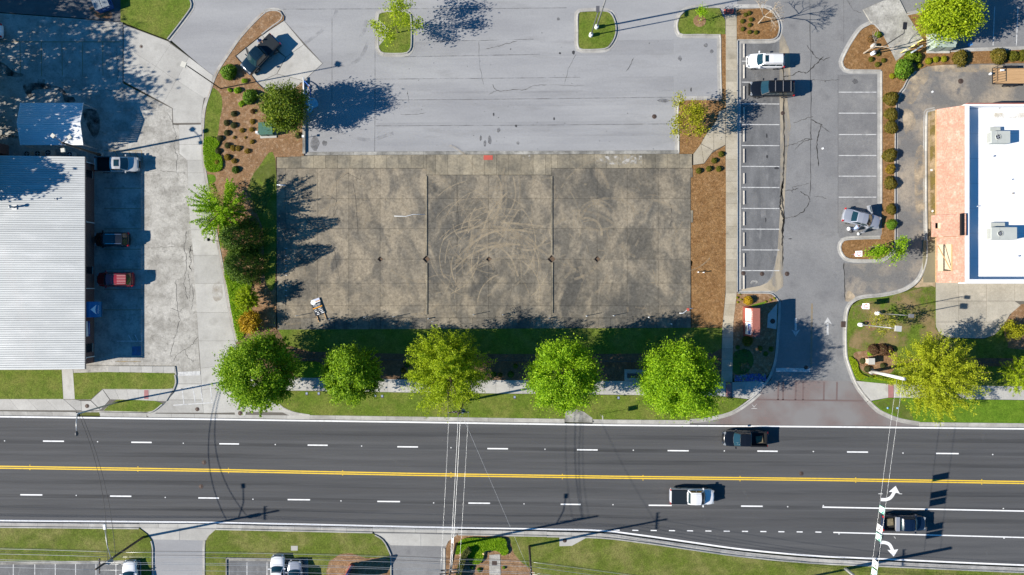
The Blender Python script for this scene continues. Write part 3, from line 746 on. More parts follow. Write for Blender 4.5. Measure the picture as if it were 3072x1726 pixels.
# wall stubs left on the floor
for x, y0, y1 in ((1279.5, 530, 768), (1280.5, 790, 944), (1655, 530, 765), (1656.5, 788, 940)):
    slab('wall_stub', [(x - 2.2, y0), (x + 2.2, y0), (x + 2.2, y1), (x - 2.2, y1)], ztop + 0.09, m_padwalk, pad, zbot=0.0)
m_tyre = patch_mat('tyre_dust', (0.46, 0.38, 0.265), 1.6, 0.26, 0.72, 0.66)
m_tyre2 = patch_mat('tyre_dust_faint', (0.42, 0.35, 0.25), 1.2, 0.28, 0.76, 0.50)
def arc(cx, cy, r, a0, a1, w=.42, m=None, z=None):
    n = 18
    pts = [(cx + r * math.cos(math.radians(a0 + (a1 - a0) * k / n)), cy + r * math.sin(math.radians(a0 + (a1 - a0) * k / n))) for k in range(n + 1)]
    paint('tyre_mark', pts, w, m or m_tyre, pad, z=ztop + 0.006 + R.uniform(0, .008))
for p in ([(1490, 525), (1505, 570), (1490, 640), (1430, 680), (1370, 700)], [(1540, 530), (1545, 600), (1500, 680), (1450, 710)], [(1365, 790), (1400, 745), (1470, 700), (1540, 690), (1600, 700)],
          [(1360, 810), (1420, 760), (1500, 735), (1560, 735)], [(1400, 825), (1440, 780), (1490, 735), (1520, 690), (1555, 630)], [(1440, 690), (1500, 680), (1570, 720), (1630, 760)],
          [(1390, 780), (1415, 720), (1475, 690), (1545, 720), (1580, 790)], [(1480, 730), (1530, 770), (1555, 830)], [(1500, 668), (1560, 672), (1630, 680)], [(1360, 800), (1430, 740), (1540, 728)],
          [(1535, 690), (1590, 740), (1605, 820)], [(1440, 720), (1470, 640), (1520, 580)], [(1400, 820), (1450, 790), (1540, 770), (1640, 790)], [(1550, 745), (1600, 750), (1640, 715)]):
    paint('tyre_mark', catmull(p, 8), R.uniform(.18, .30), R.choice((m_tyre, m_tyre, m_tyre2)), pad, z=ztop + 0.006 + R.uniform(0, .008))
    q = [(x + R.uniform(8, 22), y + R.uniform(-14, 14)) for x, y in p]
    paint('tyre_mark', catmull(q, 8), R.uniform(.15, .26), m_tyre2, pad, z=ztop + 0.006 + R.uniform(0, .008))
for k in range(60):
    cx, cy = 1470 + R.gauss(0, 55), 700 + R.gauss(0, 70); r_ = R.uniform(45, 170); a0_ = R.uniform(150, 330) if R.random() < .7 else R.uniform(0, 360); ln_ = R.uniform(25, 85)
    pts_ = [(cx + r_ * math.cos(math.radians(a0_ + ln_ * q / 14)), cy + 60 + r_ * math.sin(math.radians(a0_ + ln_ * q / 14))) for q in range(15)]
    pts_ = [p for p in pts_ if 1288 < p[0] < 1645 and 530 < p[1] < 915]
    if len(pts_) > 4: paint('tyre_mark', pts_, R.uniform(.08, .17), R.choice((m_tyre, m_tyre2)), pad, z=ztop + 0.006 + R.uniform(0, .008))
arc(1790, 660, 58, 180, 350, .22, m_tyre2); arc(1788, 650, 38, 200, 360, .3, m_tyre2); arc(1830, 690, 95, 200, 330, .35, m_tyre2); arc(1760, 700, 45, 250, 370, .3)
for k in range(70):
    cx, cy = R.uniform(870, 2040), R.uniform(530, 930)
    arc(cx, cy, R.uniform(30, 170), (a := R.uniform(0, 360)), a + R.uniform(15, 60), R.uniform(.15, .4), m_tyre2)
for k in range(90):
    x, y = R.uniform(850, 2050), R.uniform(520, 940); a = R.uniform(0, 6.28); l = R.uniform(6, 26)
    paint('tyre_mark', [(x, y), (x + l * math.cos(a), y + l * math.sin(a))], R.uniform(.1, .28), m_tyre2, pad, z=ztop + 0.006 + R.uniform(0, .008))
for p in ([(1010, 625), (1012, 540), (1045, 520), (1080, 540), (1085, 522)], [(1060, 540), (1068, 600), (1074, 700)], [(1000, 640), (1010, 600), (970, 580)], [(1000, 730), (1010, 790), (1020, 845)], [(1015, 620), (1000, 650), (960, 655)],
          [(1371, 560), (1374, 640), (1370, 850)], [(2010, 680), (2014, 640), (2008, 600)]):
    crack(p, 0.05, pad, ztop + 0.005)
m_chip = patch_mat('paint_residue', (0.52, 0.50, 0.46), 1.7, 0.50, 0.62, 0.75)
sheet('residue_patch', [(1790, 470), (1925, 468), (1925, 494), (1790, 494)], ztop + 0.006, m_chip, pad)
sheet('residue_patch', [(1555, 465), (1590, 464), (1592, 480), (1570, 482)], ztop + 0.006, m_chip, pad)

# --- islands of the upper lot
def island(name, poly, label, mat, z=0.105, smooth=True):
    o = slab(name, poly, z, mat, smooth=smooth); struct(o, label); return o
is_tree = island('tree_island', [(1138, 50), (1145, 40), (1165, 38), (1210, 38), (1225, 42), (1231, 54), (1232, 135), (1226, 152), (1210, 160), (1155, 159), (1141, 152), (1136, 135)], 'kerbed grass island with young tree', m_grass)
kerb([(1133, 100), (1133, 50), (1140, 38), (1165, 34), (1212, 34), (1229, 40), (1235, 54), (1236, 135), (1229, 155), (1212, 163), (1155, 163), (1139, 156), (1133, 138), (1133, 101)], -1, m_kerb, kb, g=0.34, kw=0.16)
slab('drain_slab', [(1138, 62), (1165, 88), (1166, 105), (1138, 138)], 0.115, m_conc, is_tree, zbot=0.0)
is_light = island('light_island', [(1738, 45), (1746, 38), (1810, 36), (1832, 45), (1845, 75), (1843, 108), (1825, 138), (1808, 146), (1750, 148), (1738, 142), (1735, 130)], 'kerbed grass island with two light poles', m_grass)
kerb([(1731, 100), (1731, 45), (1742, 34), (1810, 32), (1835, 41), (1849, 75), (1847, 110), (1829, 141), (1809, 150), (1748, 152), (1734, 146), (1731, 130), (1731, 101)], -1, m_kerb, kb, g=0.34, kw=0.16)
is_g = island('grass_island', [(2033, 76), (2040, 52), (2058, 35), (2090, 26), (2157, 26), (2166, 45), (2175, 63), (2175, 104), (2150, 104), (2046, 103), (2037, 96)], 'kerbed grass island with a small leafy tree', m_grass, smooth=False)
kerb([(2175, 22), (2095, 22), (2056, 31), (2036, 50), (2029, 76), (2033, 98), (2046, 107), (2090, 107), (2120, 107)], 1, m_kerb, kb, g=0.34, kw=0.16)
kerb([(2120, 107), (2160, 107), (2160, 180), (2163, 297)], -1 if False else 1, m_kerb, kb, g=0.40, kw=0.12, smooth=False)
kerb([(2163, 299), (2055, 299), (2036, 310), (2032, 330), (2034, 390), (2034, 459)], 1, m_kerb, kb, g=0.42, kw=0.14, smooth=True)
bed_h = slab('corner_bed', [(2036, 320), (2044, 303), (2060, 298), (2163, 298), (2160, 104), (2177, 104), (2177, 325), (2155, 336), (2146, 365), (2113, 411), (2099, 438), (2079, 462), (2037, 462)], 0.10, m_straw2)
struct(bed_h, 'pine straw bed at the corner of the parking lot')
bed_i = slab('straw_bed', [(2077, 497), (2113, 492), (2135, 461), (2175, 437), (2178, 600), (2176, 870), (2166, 984), (2074, 984), (2074, 800), (2079, 786), (2064, 775), (2070, 768), (2069, 668), (2078, 667), (2078, 632), (2069, 631), (2069, 534), (2077, 533)], 0.10, m_straw2)
struct(bed_i, 'long pine straw bed beside the concrete pad')
is_j = slab('shrub_island', [(2209, 30), (2290, 26), (2312, 36), (2330, 60), (2336, 85), (2330, 108), (2318, 117), (2290, 119), (2210, 119)], 0.105, m_straw2); struct(is_j, 'pine straw island with clipped shrubs and a bare tree')
kerb([(2200, 22), (2290, 22), (2315, 31), (2334, 58), (2340, 85), (2334, 111), (2320, 121), (2290, 123), (2212, 123)], -1, m_kerb, kb, g=0.36, kw=0.16)
# sidewalk from the lots to the street
sw2 = slab('cross_sidewalk', [(2176, 30), (2210, 30), (2210, 880), (2199, 960), (2196, 1147), (2162, 1147), (2166, 983), (2176, 880), (2178, 600), (2175, 437)], 0.095, m_joint); struct(sw2, 'sidewalk running from the parking lots to the street')
strip_pieces('sidewalk_slab', [(2176.5, 45), (2177, 300), (2177, 600), (2177, 880), (2167, 983), (2163, 1146)], [(2209, 45), (2210, 300), (2210, 600), (2209, 880), (2199, 970), (2196, 1146)], 33, 0.124, m_walk, sw2, zbot=0.0)
slab('tactile_mat', [(2172, 29), (2200, 29), (2200, 43), (2172, 43)], 0.128, m_red_mat, sw2, zbot=0.0)
br = slab('branch_path', [(2176, 326), (2156, 336), (2147, 366), (2113, 412), (2099, 439), (2079, 463), (2079, 496), (2113, 491), (2135, 460), (2175, 436)], 0.10, m_joint); struct(br, 'curved concrete path from sidewalk to the pad')
for poly in ([(2175.5, 327), (2157, 337), (2150, 360), (2175.5, 372)], [(2149, 362), (2141, 374), (2141, 400), (2175.5, 400), (2175.5, 373)], [(2140, 375), (2113, 412), (2103, 432), (2140, 452), (2140, 401)], [(2141, 401), (2175.5, 401), (2175.5, 435), (2141, 452)],
             [(2102, 433), (2080, 463), (2080, 495), (2111, 491)], [(2103, 434), (2112, 490), (2134, 459), (2139, 453)]):
    slab('path_slab', poly, 0.124, m_walk, br, zbot=0.0)

# --- right lot
lot_r = slab('right_lot', [(2211, -400), (4000, -400), (4000, 190), (2930, 193), (2830, 195), (2780, 200), (2724, 232), (2700, 270), (2690, 320), (2690, 760), (2780, 800), (2760, 845), (2700, 880), (2560, 900), (2533, 950), (2533, 1060), (2560, 1150), (2310, 1150), (2330, 1075), (2345, 900), (2300, 878), (2212, 878)], 0.0, m_lane)
struct(lot_r, 'weathered asphalt lane and parking stalls')
sheet('sealed_stalls', [(2223, 126), (2338, 126), (2340, 300), (2341, 620), (2335, 720), (2325, 790), (2310, 835), (2280, 862), (2223, 868)], 0.004, m_stall, lot_r)
sheet('sealed_stalls', [(2514, 225), (2631, 225), (2631, 606), (2650, 640), (2650, 708), (2560, 708), (2520, 715), (2514, 700)], 0.004, M('asphalt_grey', (0.155, 0.155, 0.158), (0.215, 0.213, 0.21), s1=0.3, c3=(0.25, 0.245, 0.235), s3=0.5, lo3=0.55, hi3=0.72, grain=0.2, gs=9, fine=0.1), lot_r)
m_sand = patch_mat('sand_wash', (0.40, 0.345, 0.26), 0.45, 0.34, 0.56, 0.85, stretch=(1.5, 0.35, 1))
sheet('sand_wash', [(2338, 90), (2352, 110), (2368, 150), (2372, 240), (2362, 300), (2372, 380), (2362, 460), (2356, 560), (2350, 700), (2350, 860), (2325, 878), (2290, 862), (2318, 830), (2332, 760), (2340, 640), (2341, 400), (2338, 250)], 0.008, m_sand, lot_r)
sheet('sand_wash', [(2225, 868), (2280, 858), (2310, 845), (2330, 870), (2300, 876), (2225, 876)], 0.007, patch_mat('sand_heap', (0.42, 0.36, 0.27), 0.5, 0.1, 0.3, 0.95), lot_r)
for y in (184, 247, 312, 374, 437, 499.5, 562.6, 625.6, 687.7, 750, 812): paint('stall_line', [(2225, y), (2338, y + .5)], 0.11, m_white_w, lot_r, z=0.012)
for y in (277, 340, 404, 467, 529, 592): paint('stall_line', [(2516, y), (2629, y)], 0.11, m_white_w, lot_r, z=0.009)
for p, w in (([(2348, 190), (2352, 250), (2350, 340), (2353, 420), (2351, 500), (2349, 545), (2345, 580), (2352, 650), (2348, 700), (2347, 740), (2348, 800)], .20), ([(2349, 540), (2342, 590), (2340, 620), (2352, 655), (2347, 705)], .30),
             ([(2350, 230), (2375, 227), (2395, 215), (2420, 220), (2440, 200), (2470, 170)], .14), ([(2353, 440), (2390, 430), (2420, 415), (2435, 420), (2430, 395)], .09), ([(2385, 448), (2410, 425), (2440, 418)], .06),
             ([(2354, 655), (2380, 652), (2410, 635), (2430, 605), (2425, 590), (2400, 575)], .10), ([(2430, 0), (2433, 300), (2431, 500), (2430, 590)], .07), ([(2352, 572), (2375, 572), (2395, 565)], .08), ([(2376, 580), (2378, 562), (2430, 550)], .05),
             ([(2432, 360), (2465, 375), (2455, 400), (2450, 440), (2455, 500)], .12), ([(2432, 150), (2450, 175), (2470, 180), (2490, 172)], .09), ([(2463, 378), (2490, 398)], .06), ([(2440, 590), (2460, 590), (2480, 598)], .05),
             ([(2432, 240), (2480, 242), (2520, 240)], .05), ([(2531, 786), (2534, 850), (2535, 905)], .14), ([(2380, 370), (2420, 355), (2440, 350)], .06), ([(2420, 135), (2440, 165)], .06), ([(2540, 0), (2560, 30), (2585, 40)], .04)):
    crack(p, w, lot_r, 0.014)
paint('seam', [(2531, 0), (2531, 130)], 0.06, m_seam, lot_r, z=0.006)
paint('seam', [(2514, 225), (2514, 700)], 0.06, m_seam, lot_r, z=0.007)
for x, y, rx, ry, m in [(2301, 470, 3, 6, m_spot), (2330, 505, 8, 4, m_spot), (2297, 660, 2, 8, m_spot), (2265, 850, 12, 10, m_chip), (2300, 408, 2.5, 7, m_spot), (2370, 717, 6, 1.5, m_spot), (2475, 245, 1.5, 2, m_spot), (2565, 245, 8, 8, m_damp)]:
    sheet('spot', [(x + rx * math.cos(a) * R.uniform(.75, 1.2), y + ry * math.sin(a) * R.uniform(.75, 1.2)) for a in np.linspace(0, 6.28, 11)[:-1]], 0.015, m, lot_r)
m_smear = patch_mat('pale_smear', (0.30, 0.30, 0.30), 0.5, 0.4, 0.7, 0.6, stretch=(1, 1.3, 1))
for p, w in (([(2250, 560), (2262, 600), (2258, 660)], 1.0), ([(2285, 420), (2288, 520), (2290, 560)], .7), ([(2292, 580), (2290, 640), (2296, 680)], .7), ([(2262, 215), (2280, 240)], .8), ([(2560, 420), (2540, 450)], .9), ([(2570, 530), (2560, 555)], .7),
             ([(2500, 830), (2520, 810)], .6), ([(2580, 490), (2600, 470)], .7), ([(2295, 760), (2315, 790)], .6), ([(2590, 400), (2600, 440)], .5)):
    paint('smear', catmull(p, 5), w, m_smear, lot_r, z=0.0105)
kerb([(2213.5, 123), (2213.5, 400), (2213.5, 640), (2213, 877)], -1, m_kerb, kb, g=0.0, kw=0.14, h=0.15, smooth=False)
strip_pieces('gutter_slab', [(2214, 126), (2213.5, 874)], [(2222, 126), (2222, 868)], 20, 0.012, m_conc, kb)
kerb([(2212, 878), (2300, 878), (2318, 882), (2332, 896), (2338, 912), (2334, 990), (2327, 1072), (2314, 1118), (2300, 1145), (2279, 1170)], 1 if False else -1, m_kerb, kb, g=0.22, kw=0.16)
bed_s = slab('sign_bed', [(2209, 878), (2300, 879), (2326, 891), (2334, 912), (2330, 990), (2322, 1072), (2311, 1114), (2292, 1140), (2203, 1147), (2197, 1118), (2199, 960), (2206, 900)], 0.105, m_straw); struct(bed_s, 'mulched bed round the brick sign')
slab('drain_slab', [(2331, 910), (2303, 943), (2300, 983), (2328, 988)], 0.125, m_conc, bed_s, zbot=0.0)
sheet('ground_cover', [(2200, 1060), (2245, 1050), (2260, 1085), (2240, 1118), (2200, 1118)], 0.109, patch_mat('ivy', (0.05, 0.10, 0.02), 0.8, 0.35, 0.5, 1.0), bed_s, smooth=True)
sheet('thin_grass', [(2255, 916), (2295, 905), (2300, 908), (2262, 920)], 0.109, m_lush, bed_s, smooth=True)
# entrance
ent = slab('entrance_paving', [(2313, 1140), (2548, 1143.5), (2565, 1160), (2600, 1205), (2640, 1240), (2700, 1263), (2762, 1279), (2300, 1276), (2060, 1271), (2120, 1262), (2195, 1240), (2245, 1208), (2290, 1165)], 0.006,
           None); struct(ent, 'herringbone brick paving of the entrance')
def brick_mat(name, c1, c2, mortar, scale, rot=0.0, wash=None):
    m, nt, b = new_mat(name)
    N = nt.nodes.new; L = nt.links.new
    g = N('ShaderNodeNewGeometry'); mp = N('ShaderNodeMapping'); mp.inputs['Rotation'].default_value = (0, 0, rot)
    L(g.outputs['Position'], mp.inputs[0])
    t = N('ShaderNodeTexBrick'); t.inputs['Scale'].default_value = scale; t.inputs['Color1'].default_value = (*c1, 1); t.inputs['Color2'].default_value = (*c2, 1); t.inputs['Mortar'].default_value = (*mortar, 1)
    t.inputs['Mortar Size'].default_value = 0.02
    L(mp.outputs[0], t.inputs['Vector'])
    col = t.outputs[0]
    if wash:
        n = N('ShaderNodeTexNoise'); n.inputs['Scale'].default_value = 0.22; n.inputs['Detail'].default_value = 6; L(g.outputs['Position'], n.inputs['Vector'])
        r = N('ShaderNodeMapRange'); r.inputs[1].default_value = 0.42; r.inputs[2].default_value = 0.62; L(n.outputs[0], r.inputs[0])
        x = N('ShaderNodeMix'); x.data_type = 'RGBA'; L(r.outputs[0], x.inputs[0]); L(col, x.inputs[6]); x.inputs[7].default_value = (*wash, 1); col = x.outputs[2]
    L(col, b.inputs['Base Color']); b.inputs['Roughness'].default_value = 0.9; b.inputs['Specular IOR Level'].default_value = 0.2
    return m
ent.data.materials.append(brick_mat('brick_paving', (0.185, 0.135, 0.128), (0.16, 0.13, 0.126), (0.21, 0.20, 0.19), 1.6, 0.785, wash=(0.205, 0.196, 0.194)))
for p in ([(2336, 1144), (2334, 1200)], [(2350, 1144), (2349, 1200)], [(2388, 1145), (2386, 1200)], [(2410, 1145), (2409, 1200)], [(2472, 1146), (2471, 1200)], [(2511, 1146), (2510, 1200)], [(2270, 1199), (2590, 1203)]):
    paint('brick_band', p, 0.22, brick_mat('brick_band', (0.15, 0.10, 0.096), (0.135, 0.095, 0.09), (0.19, 0.175, 0.17), 2.2), ent, z=0.010)
paint('survey_mark', [(2254, 1226), (2271, 1226)], 0.06, m_white_w, ent, z=0.011); 
paint('survey_mark', [(2256, 1214), (2262, 1222), (2270, 1212)], 0.05, m_white_w, ent, z=0.011)
paint('stop_bar', [(2328, 1110), (2430, 1111)], 0.5, m_white_w, lot_r, z=0.012)
def lane_arrow(x, tip, base, d):
    paint('lane_arrow', [(x, tip - d * 18), (x, base)], 0.28, m_white_w, lot_r, z=0.012)
    sheet('arrow_head', [(x, tip), (x - 12.5, tip - d * 21), (x, tip - d * 15), (x + 12.5, tip - d * 21)], 0.013, m_white_w, lot_r)
lane_arrow(2387, 1010, 955, 1); lane_arrow(2483, 952, 1006, -1)
paint('centre_line', [(2434, 911), (2432, 1100)], 0.08, m_yellow_w, lot_r, z=0.012)
paint('centre_line', [(2437, 911), (2435, 1100)], 0.08, m_yellow_w, lot_r, z=0.012)

# --- beds of the right lot
bed_m = slab('utility_bed', [(2609, 76), (2625, 74), (2643, 92), (2686, 184), (2767, 118), (2718, 42), (2790, 36), (2850, 30), (2850, 152), (3300, 145), (3300, 188), (2930, 192), (2830, 195), (2780, 200), (2745, 215), (2724, 232), (2707, 265), (2688, 305), (2683, 480), (2683, 725), (2678, 747), (2662, 766), (2638, 777), (2555, 778), (2531, 766), (2521, 742), (2530, 724), (2560, 719), (2640, 716), (2646, 700), (2646, 212), (2546, 209), (2532, 200), (2528, 180), (2550, 136), (2582, 92)], 0.105, m_straw2)
struct(bed_m, 'pine straw beds with shrubs round the right lot')
kerb([(2641, 93), (2630, 76), (2616, 70), (2600, 76), (2578, 90), (2548, 134), (2526, 178), (2525, 196), (2534, 209), (2548, 213), (2600, 213.5), (2642, 214)], 1, m_kerb, kb, g=0.36, kw=0.16)
kerb([(2642, 214), (2642, 400), (2642, 612)], 1, m_kerb, kb, g=0.42, kw=0.14, smooth=False)
kerb([(2640, 714), (2560, 716), (2530, 720), (2518, 741), (2528, 768), (2554, 781), (2638, 780.5), (2664, 769), (2681, 748), (2686, 725), (2686, 480), (2691, 305), (2710, 266), (2727, 234), (2748, 217)], 1, m_kerb, kb, g=0.30, kw=0.17)
pad_r = slab('service_pad', [(2588, 30), (2650, 3), (2696, -2), (2717, 40), (2767, 118), (2687, 184), (2644, 99), (2609, 65)], 0.115, m_conc_old, zbot=-0.1); struct(pad_r, 'stained concrete service pad between the beds')
kerb([(2720, 43), (2760, 36), (2790, 33), (2845, 30)], 1 if False else -1, m_kerb, kb, g=0.28, kw=0.2)
kerb([(3300, 142), (3072, 146), (2850, 153)], -1 if False else 1, m_kerb, kb, g=0.30, kw=0.2, smooth=False)
for x in (2984, 3054, 3124): paint('stall_line', [(x, 20), (x - 5, 137)], 0.12, m_white_w, lot_r, z=0.006)
# drive-thru lane
dt = slab('drive_through', [(2681, 300), (2700, 262), (2724, 228), (2748, 214), (2780, 200), (2830, 195), (3300, 190), (3300, 300), (2860, 325), (2800, 328), (2775, 345), (2772, 620), (2774, 745), (2766, 800), (2745, 838), (2705, 866), (2640, 880), (2560, 892), (2536, 905), (2533, 790), (2575, 792), (2648, 788), (2680, 765), (2684, 725)], 0.008, m_sand_asph); struct(dt, 'sandy asphalt drive-through lane')
kerb([(2805, 328), (2785, 335), (2777, 355), (2776, 600), (2778, 750), (2772, 798), (2752, 842), (2710, 871), (2650, 886), (2585, 893), (2552, 910), (2537, 950), (2536, 1056), (2547, 1102), (2570, 1158), (2604, 1203)], 1, m_kerb, kb, g=0.30, kw=0.18)
m_sandp = patch_mat('sand_drift', (0.47, 0.38, 0.27), 0.45, 0.40, 0.62, 0.95)
for poly in ([(2735, 225), (2775, 210), (2790, 225), (2765, 265), (2740, 310), (2715, 305), (2712, 270)], [(2536, 900), (2545, 872), (2565, 890), (2548, 905)], [(2710, 330), (2740, 340), (2745, 380), (2715, 400)], [(2745, 470), (2772, 450), (2772, 650), (2748, 640)], [(2720, 200), (2760, 190), (2850, 196), (3000, 196), (3000, 215), (2800, 215)]):
    sheet('sand_drift', poly, 0.012, m_sandp, dt, smooth=True)
soil = slab('soil_strip', [(2782, 335), (2806, 330), (2850, 330), (2850, 855), (2810, 860), (2780, 870), (2745, 862), (2762, 842), (2781, 800), (2786, 750), (2784, 600)], 0.10, m_soil); struct(soil, 'bare sandy soil strip beside tiled building')
sheet('dry_weeds', [(2788, 335), (2806, 335), (2806, 640), (2790, 640)], 0.104, patch_mat('dry_weeds', (0.20, 0.16, 0.05), 0.6, 0.42, 0.6, 0.9), soil)
lawn_r = slab('right_lawn', [(2540, 960), (2556, 916), (2588, 897), (2655, 890), (2715, 876), (2760, 862), (2806, 862), (2806, 980), (2817, 1003), (2843, 1015), (2950, 1017), (2980, 1007), (3010, 980), (3400, 1000), (3400, 1165), (3072, 1160), (2664, 1152), (2567, 1141), (2550, 1100), (2540, 1056)], 0.108, m_grass); struct(lawn_r, 'lawn with young trees beside the entrance')
for poly, m in (([(2740, 870), (2800, 860), (2800, 920), (2770, 900)], m_soft), ([(2560, 1060), (2600, 1050), (2612, 1035), (2660, 1030), (2690, 1060), (2680, 1110), (2640, 1130), (2590, 1115), (2572, 1090)], m_straw),
                ([(2546, 1070), (2566, 1085), (2576, 1112), (2600, 1126), (2640, 1137), (2700, 1146), (2640, 1149), (2572, 1139), (2553, 1100)], m_lush), ([(3072, 912), (3030, 945), (3011, 985), (3022, 1030), (3060, 1048), (3400, 1050), (3400, 912)], m_straw),
                ([(2590, 965), (2625, 962), (2630, 985), (2605, 992)], m_straw), ([(2760, 1075), (3300, 1080), (3300, 1100), (2760, 1095)], m_straw_dk)):
    sheet('lawn_patch', poly, 0.112, m, lawn_r, smooth=True)
m_thatch = patch_mat('dead_thatch', (0.30, 0.215, 0.11), 0.35, 0.42, 0.62, 0.75)
sheet('dead_thatch', [(2545, 1040), (2560, 920), (2640, 895), (2760, 866), (2804, 866), (2804, 985), (2830, 1020), (2700, 1040), (2580, 1050)], 0.117, m_thatch, lawn_r)
patio = slab('patio', [(2805, 846), (2805, 979), (2817, 1003), (2843, 1014), (2950, 1016), (2980, 1006), (3009, 979), (3029, 943), (3072, 910), (3400, 900), (3400, 846)], 0.10, m_joint); struct(patio, 'sandy concrete apron in front of tiled building')
m_patio = M('concrete_sandy', (0.40, 0.37, 0.31), (0.31, 0.285, 0.235), s1=0.35, c3=(0.47, 0.43, 0.36), s3=0.7, grain=0.14, gs=8, fine=0.1, objrand=0.08)
for poly in ([(2806, 847), (2874, 847), (2874, 903), (2806, 903)], [(2875, 847), (2957, 847), (2957, 903), (2875, 903)], [(2958, 847), (3042, 847), (3042, 903), (2958, 903)], [(3043, 847), (3390, 847), (3390, 899), (3080, 904), (3043, 903)],
             [(2806, 904), (2874, 904), (2874, 966), (2806, 966)], [(2875, 904), (2957, 904), (2957, 966), (2875, 966)], [(2958, 904), (3042, 904), (3060, 916), (3028, 943), (3015, 966), (2958, 966)],
             [(2806, 967), (2874, 967), (2874, 1013), (2843, 1013), (2818, 1002), (2807, 980)], [(2875, 967), (2950, 967), (2950, 1015), (2875, 1014)], [(2951, 967), (3014, 967), (3008, 979), (2980, 1005), (2951, 1015)]):
    slab('patio_slab', poly, 0.122, m_patio, patio, zbot=0.0)
sw3 = slab('right_sidewalk', [(2565, 1142), (2664, 1152), (3072, 1160), (3400, 1166), (3400, 1206), (3072, 1200), (2664, 1193), (2610, 1203), (2590, 1180)], 0.095, m_joint); struct(sw3, 'concrete sidewalk east of the entrance')
slab('sidewalk_slab', [(2567, 1143), (2663, 1152.5), (2663, 1193), (2612, 1202), (2592, 1180)], 0.124, m_conc, sw3, zbot=0.0)
slab('tactile_mat', [(2664, 1153), (2679, 1153.3), (2679, 1193), (2664, 1193)], 0.130, m_pink_mat, sw3, zbot=0.0)
strip_pieces('sidewalk_slab', [(2680, 1152.5), (3072, 1160), (3380, 1166)], [(2680, 1193), (3072, 1200), (3380, 1205)], 17, 0.124, m_conc, sw3, zbot=0.0)
verge_r = slab('right_verge', [(2612, 1204), (2664, 1194), (3072, 1201), (3500, 1208), (3500, 1276), (3072, 1270), (2757, 1266), (2697, 1255), (2646, 1234)], 0.115, m_lush); struct(verge_r, 'bright grass verge east of the entrance')
sheet('lawn_patch', [(2620, 1206), (2664, 1197), (2720, 1199), (2740, 1262), (2697, 1253), (2648, 1233)], 0.119, m_soft, verge_r)

# --- south side of the street
lawn_s1 = slab('south_lawn', [(-700, 1572), (0, 1579), (418, 1584), (442, 1602), (455, 1621), (455, 2000), (424, 2000), (424, 1683), (-700, 1683)], 0.11, m_grass_s); struct(lawn_s1, 'lawn south of the street beside the parked white car')
lot_s1 = slab('south_lot', [(-700, 1680), (424, 1680), (424, 2000), (-700, 2000)], 0.004, m_stall); struct(lot_s1, 'dark asphalt parking stalls at the south edge')
kerb([(-700, 1689), (0, 1688), (422, 1684)], 1 if True else -1, m_kerb_dirty, kb, g=0.30, kw=0.16, smooth=False)
kerb([(421, 1686), (421, 1990)], 1 if False else 1, m_kerb, kb, g=0.0, kw=0.16, smooth=False)
for x in (-22, 40, 104.5, 166, 227, 288, 348): paint('stall_line', [(x, 1693), (x, 1990)], 0.11, m_white_w, lot_s1, z=0.010)
drv1 = slab('south_drive', [(418, 1582), (650, 1586), (622, 1615), (618, 1640), (618, 2000), (455, 2000), (455, 1621), (442, 1602)], 0.004, m_pale); struct(drv1, 'narrow pale asphalt drive south of the street')
for poly in ([(420, 1584), (538, 1586), (538, 1620), (462, 1619), (445, 1602)], [(539, 1586), (648, 1588), (622, 1612), (618, 1622), (539, 1620)]):
    slab('apron_slab', poly, 0.016, m_conc, drv1, zbot=-0.1)
kerb([(456, 1622), (461, 1640), (461, 1990)], -1 if True else 1, m_kerb, kb, g=0.28, kw=0.16, smooth=False)
kerb([(612, 1990), (612, 1640), (614, 1622)], -1, m_kerb, kb, g=0.22, kw=0.16, smooth=False)
lawn_s2 = slab('south_lawn', [(650, 1587), (1118, 1600), (1144, 1613), (1164, 1647), (1172, 1677), (1172, 2000), (924, 2000), (924, 1674), (678, 1671), (678, 2000), (618, 2000), (618, 1624), (628, 1606)], 0.11, m_grass_s); struct(lawn_s2, 'lawn south of the street between the two drives')
lot_s2 = slab('south_lot', [(676, 1669), (926, 1673), (926, 2000), (676, 2000)], 0.004, m_stall); struct(lot_s2, 'dark asphalt stalls holding the white and silver cars')
kerb([(682, 1990), (682, 1676), (922, 1679), (922, 1990)], 1 if True else -1, m_kerb_dirty, kb, g=0.28, kw=0.16, smooth=False)
for x in (741, 801, 860): paint('stall_line', [(x, 1688), (x, 1990)], 0.11, m_white_w, lot_s2, z=0.010)
sheet('mulch_ring', [(978, 1800), (980, 1710), (988, 1684), (1021, 1661), (1054, 1659), (1098, 1674), (1160, 1671), (1170, 1690), (1170, 1800)], 0.115, m_straw, lawn_s2)
slab('utility_lid', [(874, 1637), (894, 1637), (894, 1651), (874, 1651)], 0.135, m_conc, lawn_s2, zbot=0.05)
drv2 = slab('south_drive', [(1118, 1597), (1374, 1602), (1345, 1625), (1338, 1640), (1338, 2000), (1172, 2000), (1172, 1677), (1160, 1640), (1144, 1613)], 0.004, m_lane); struct(drv2, 'grey asphalt drive south of the street beside the hedge')
for poly in ([(1120, 1600), (1262, 1602), (1262, 1638), (1172, 1636), (1160, 1625), (1145, 1611)], [(1263, 1602), (1372, 1605), (1345, 1624), (1338, 1639), (1263, 1638)]):
    slab('apron_slab', poly, 0.016, m_conc, drv2, zbot=-0.1)
kerb([(1175, 1990), (1175, 1690), (1168, 1650), (1150, 1618), (1126, 1603)], 1 if True else -1, m_kerb, kb, g=0.0, kw=0.16)
kerb([(1333, 1990), (1333, 1645)], -1, m_kerb, kb, g=0.2, kw=0.14, smooth=False)
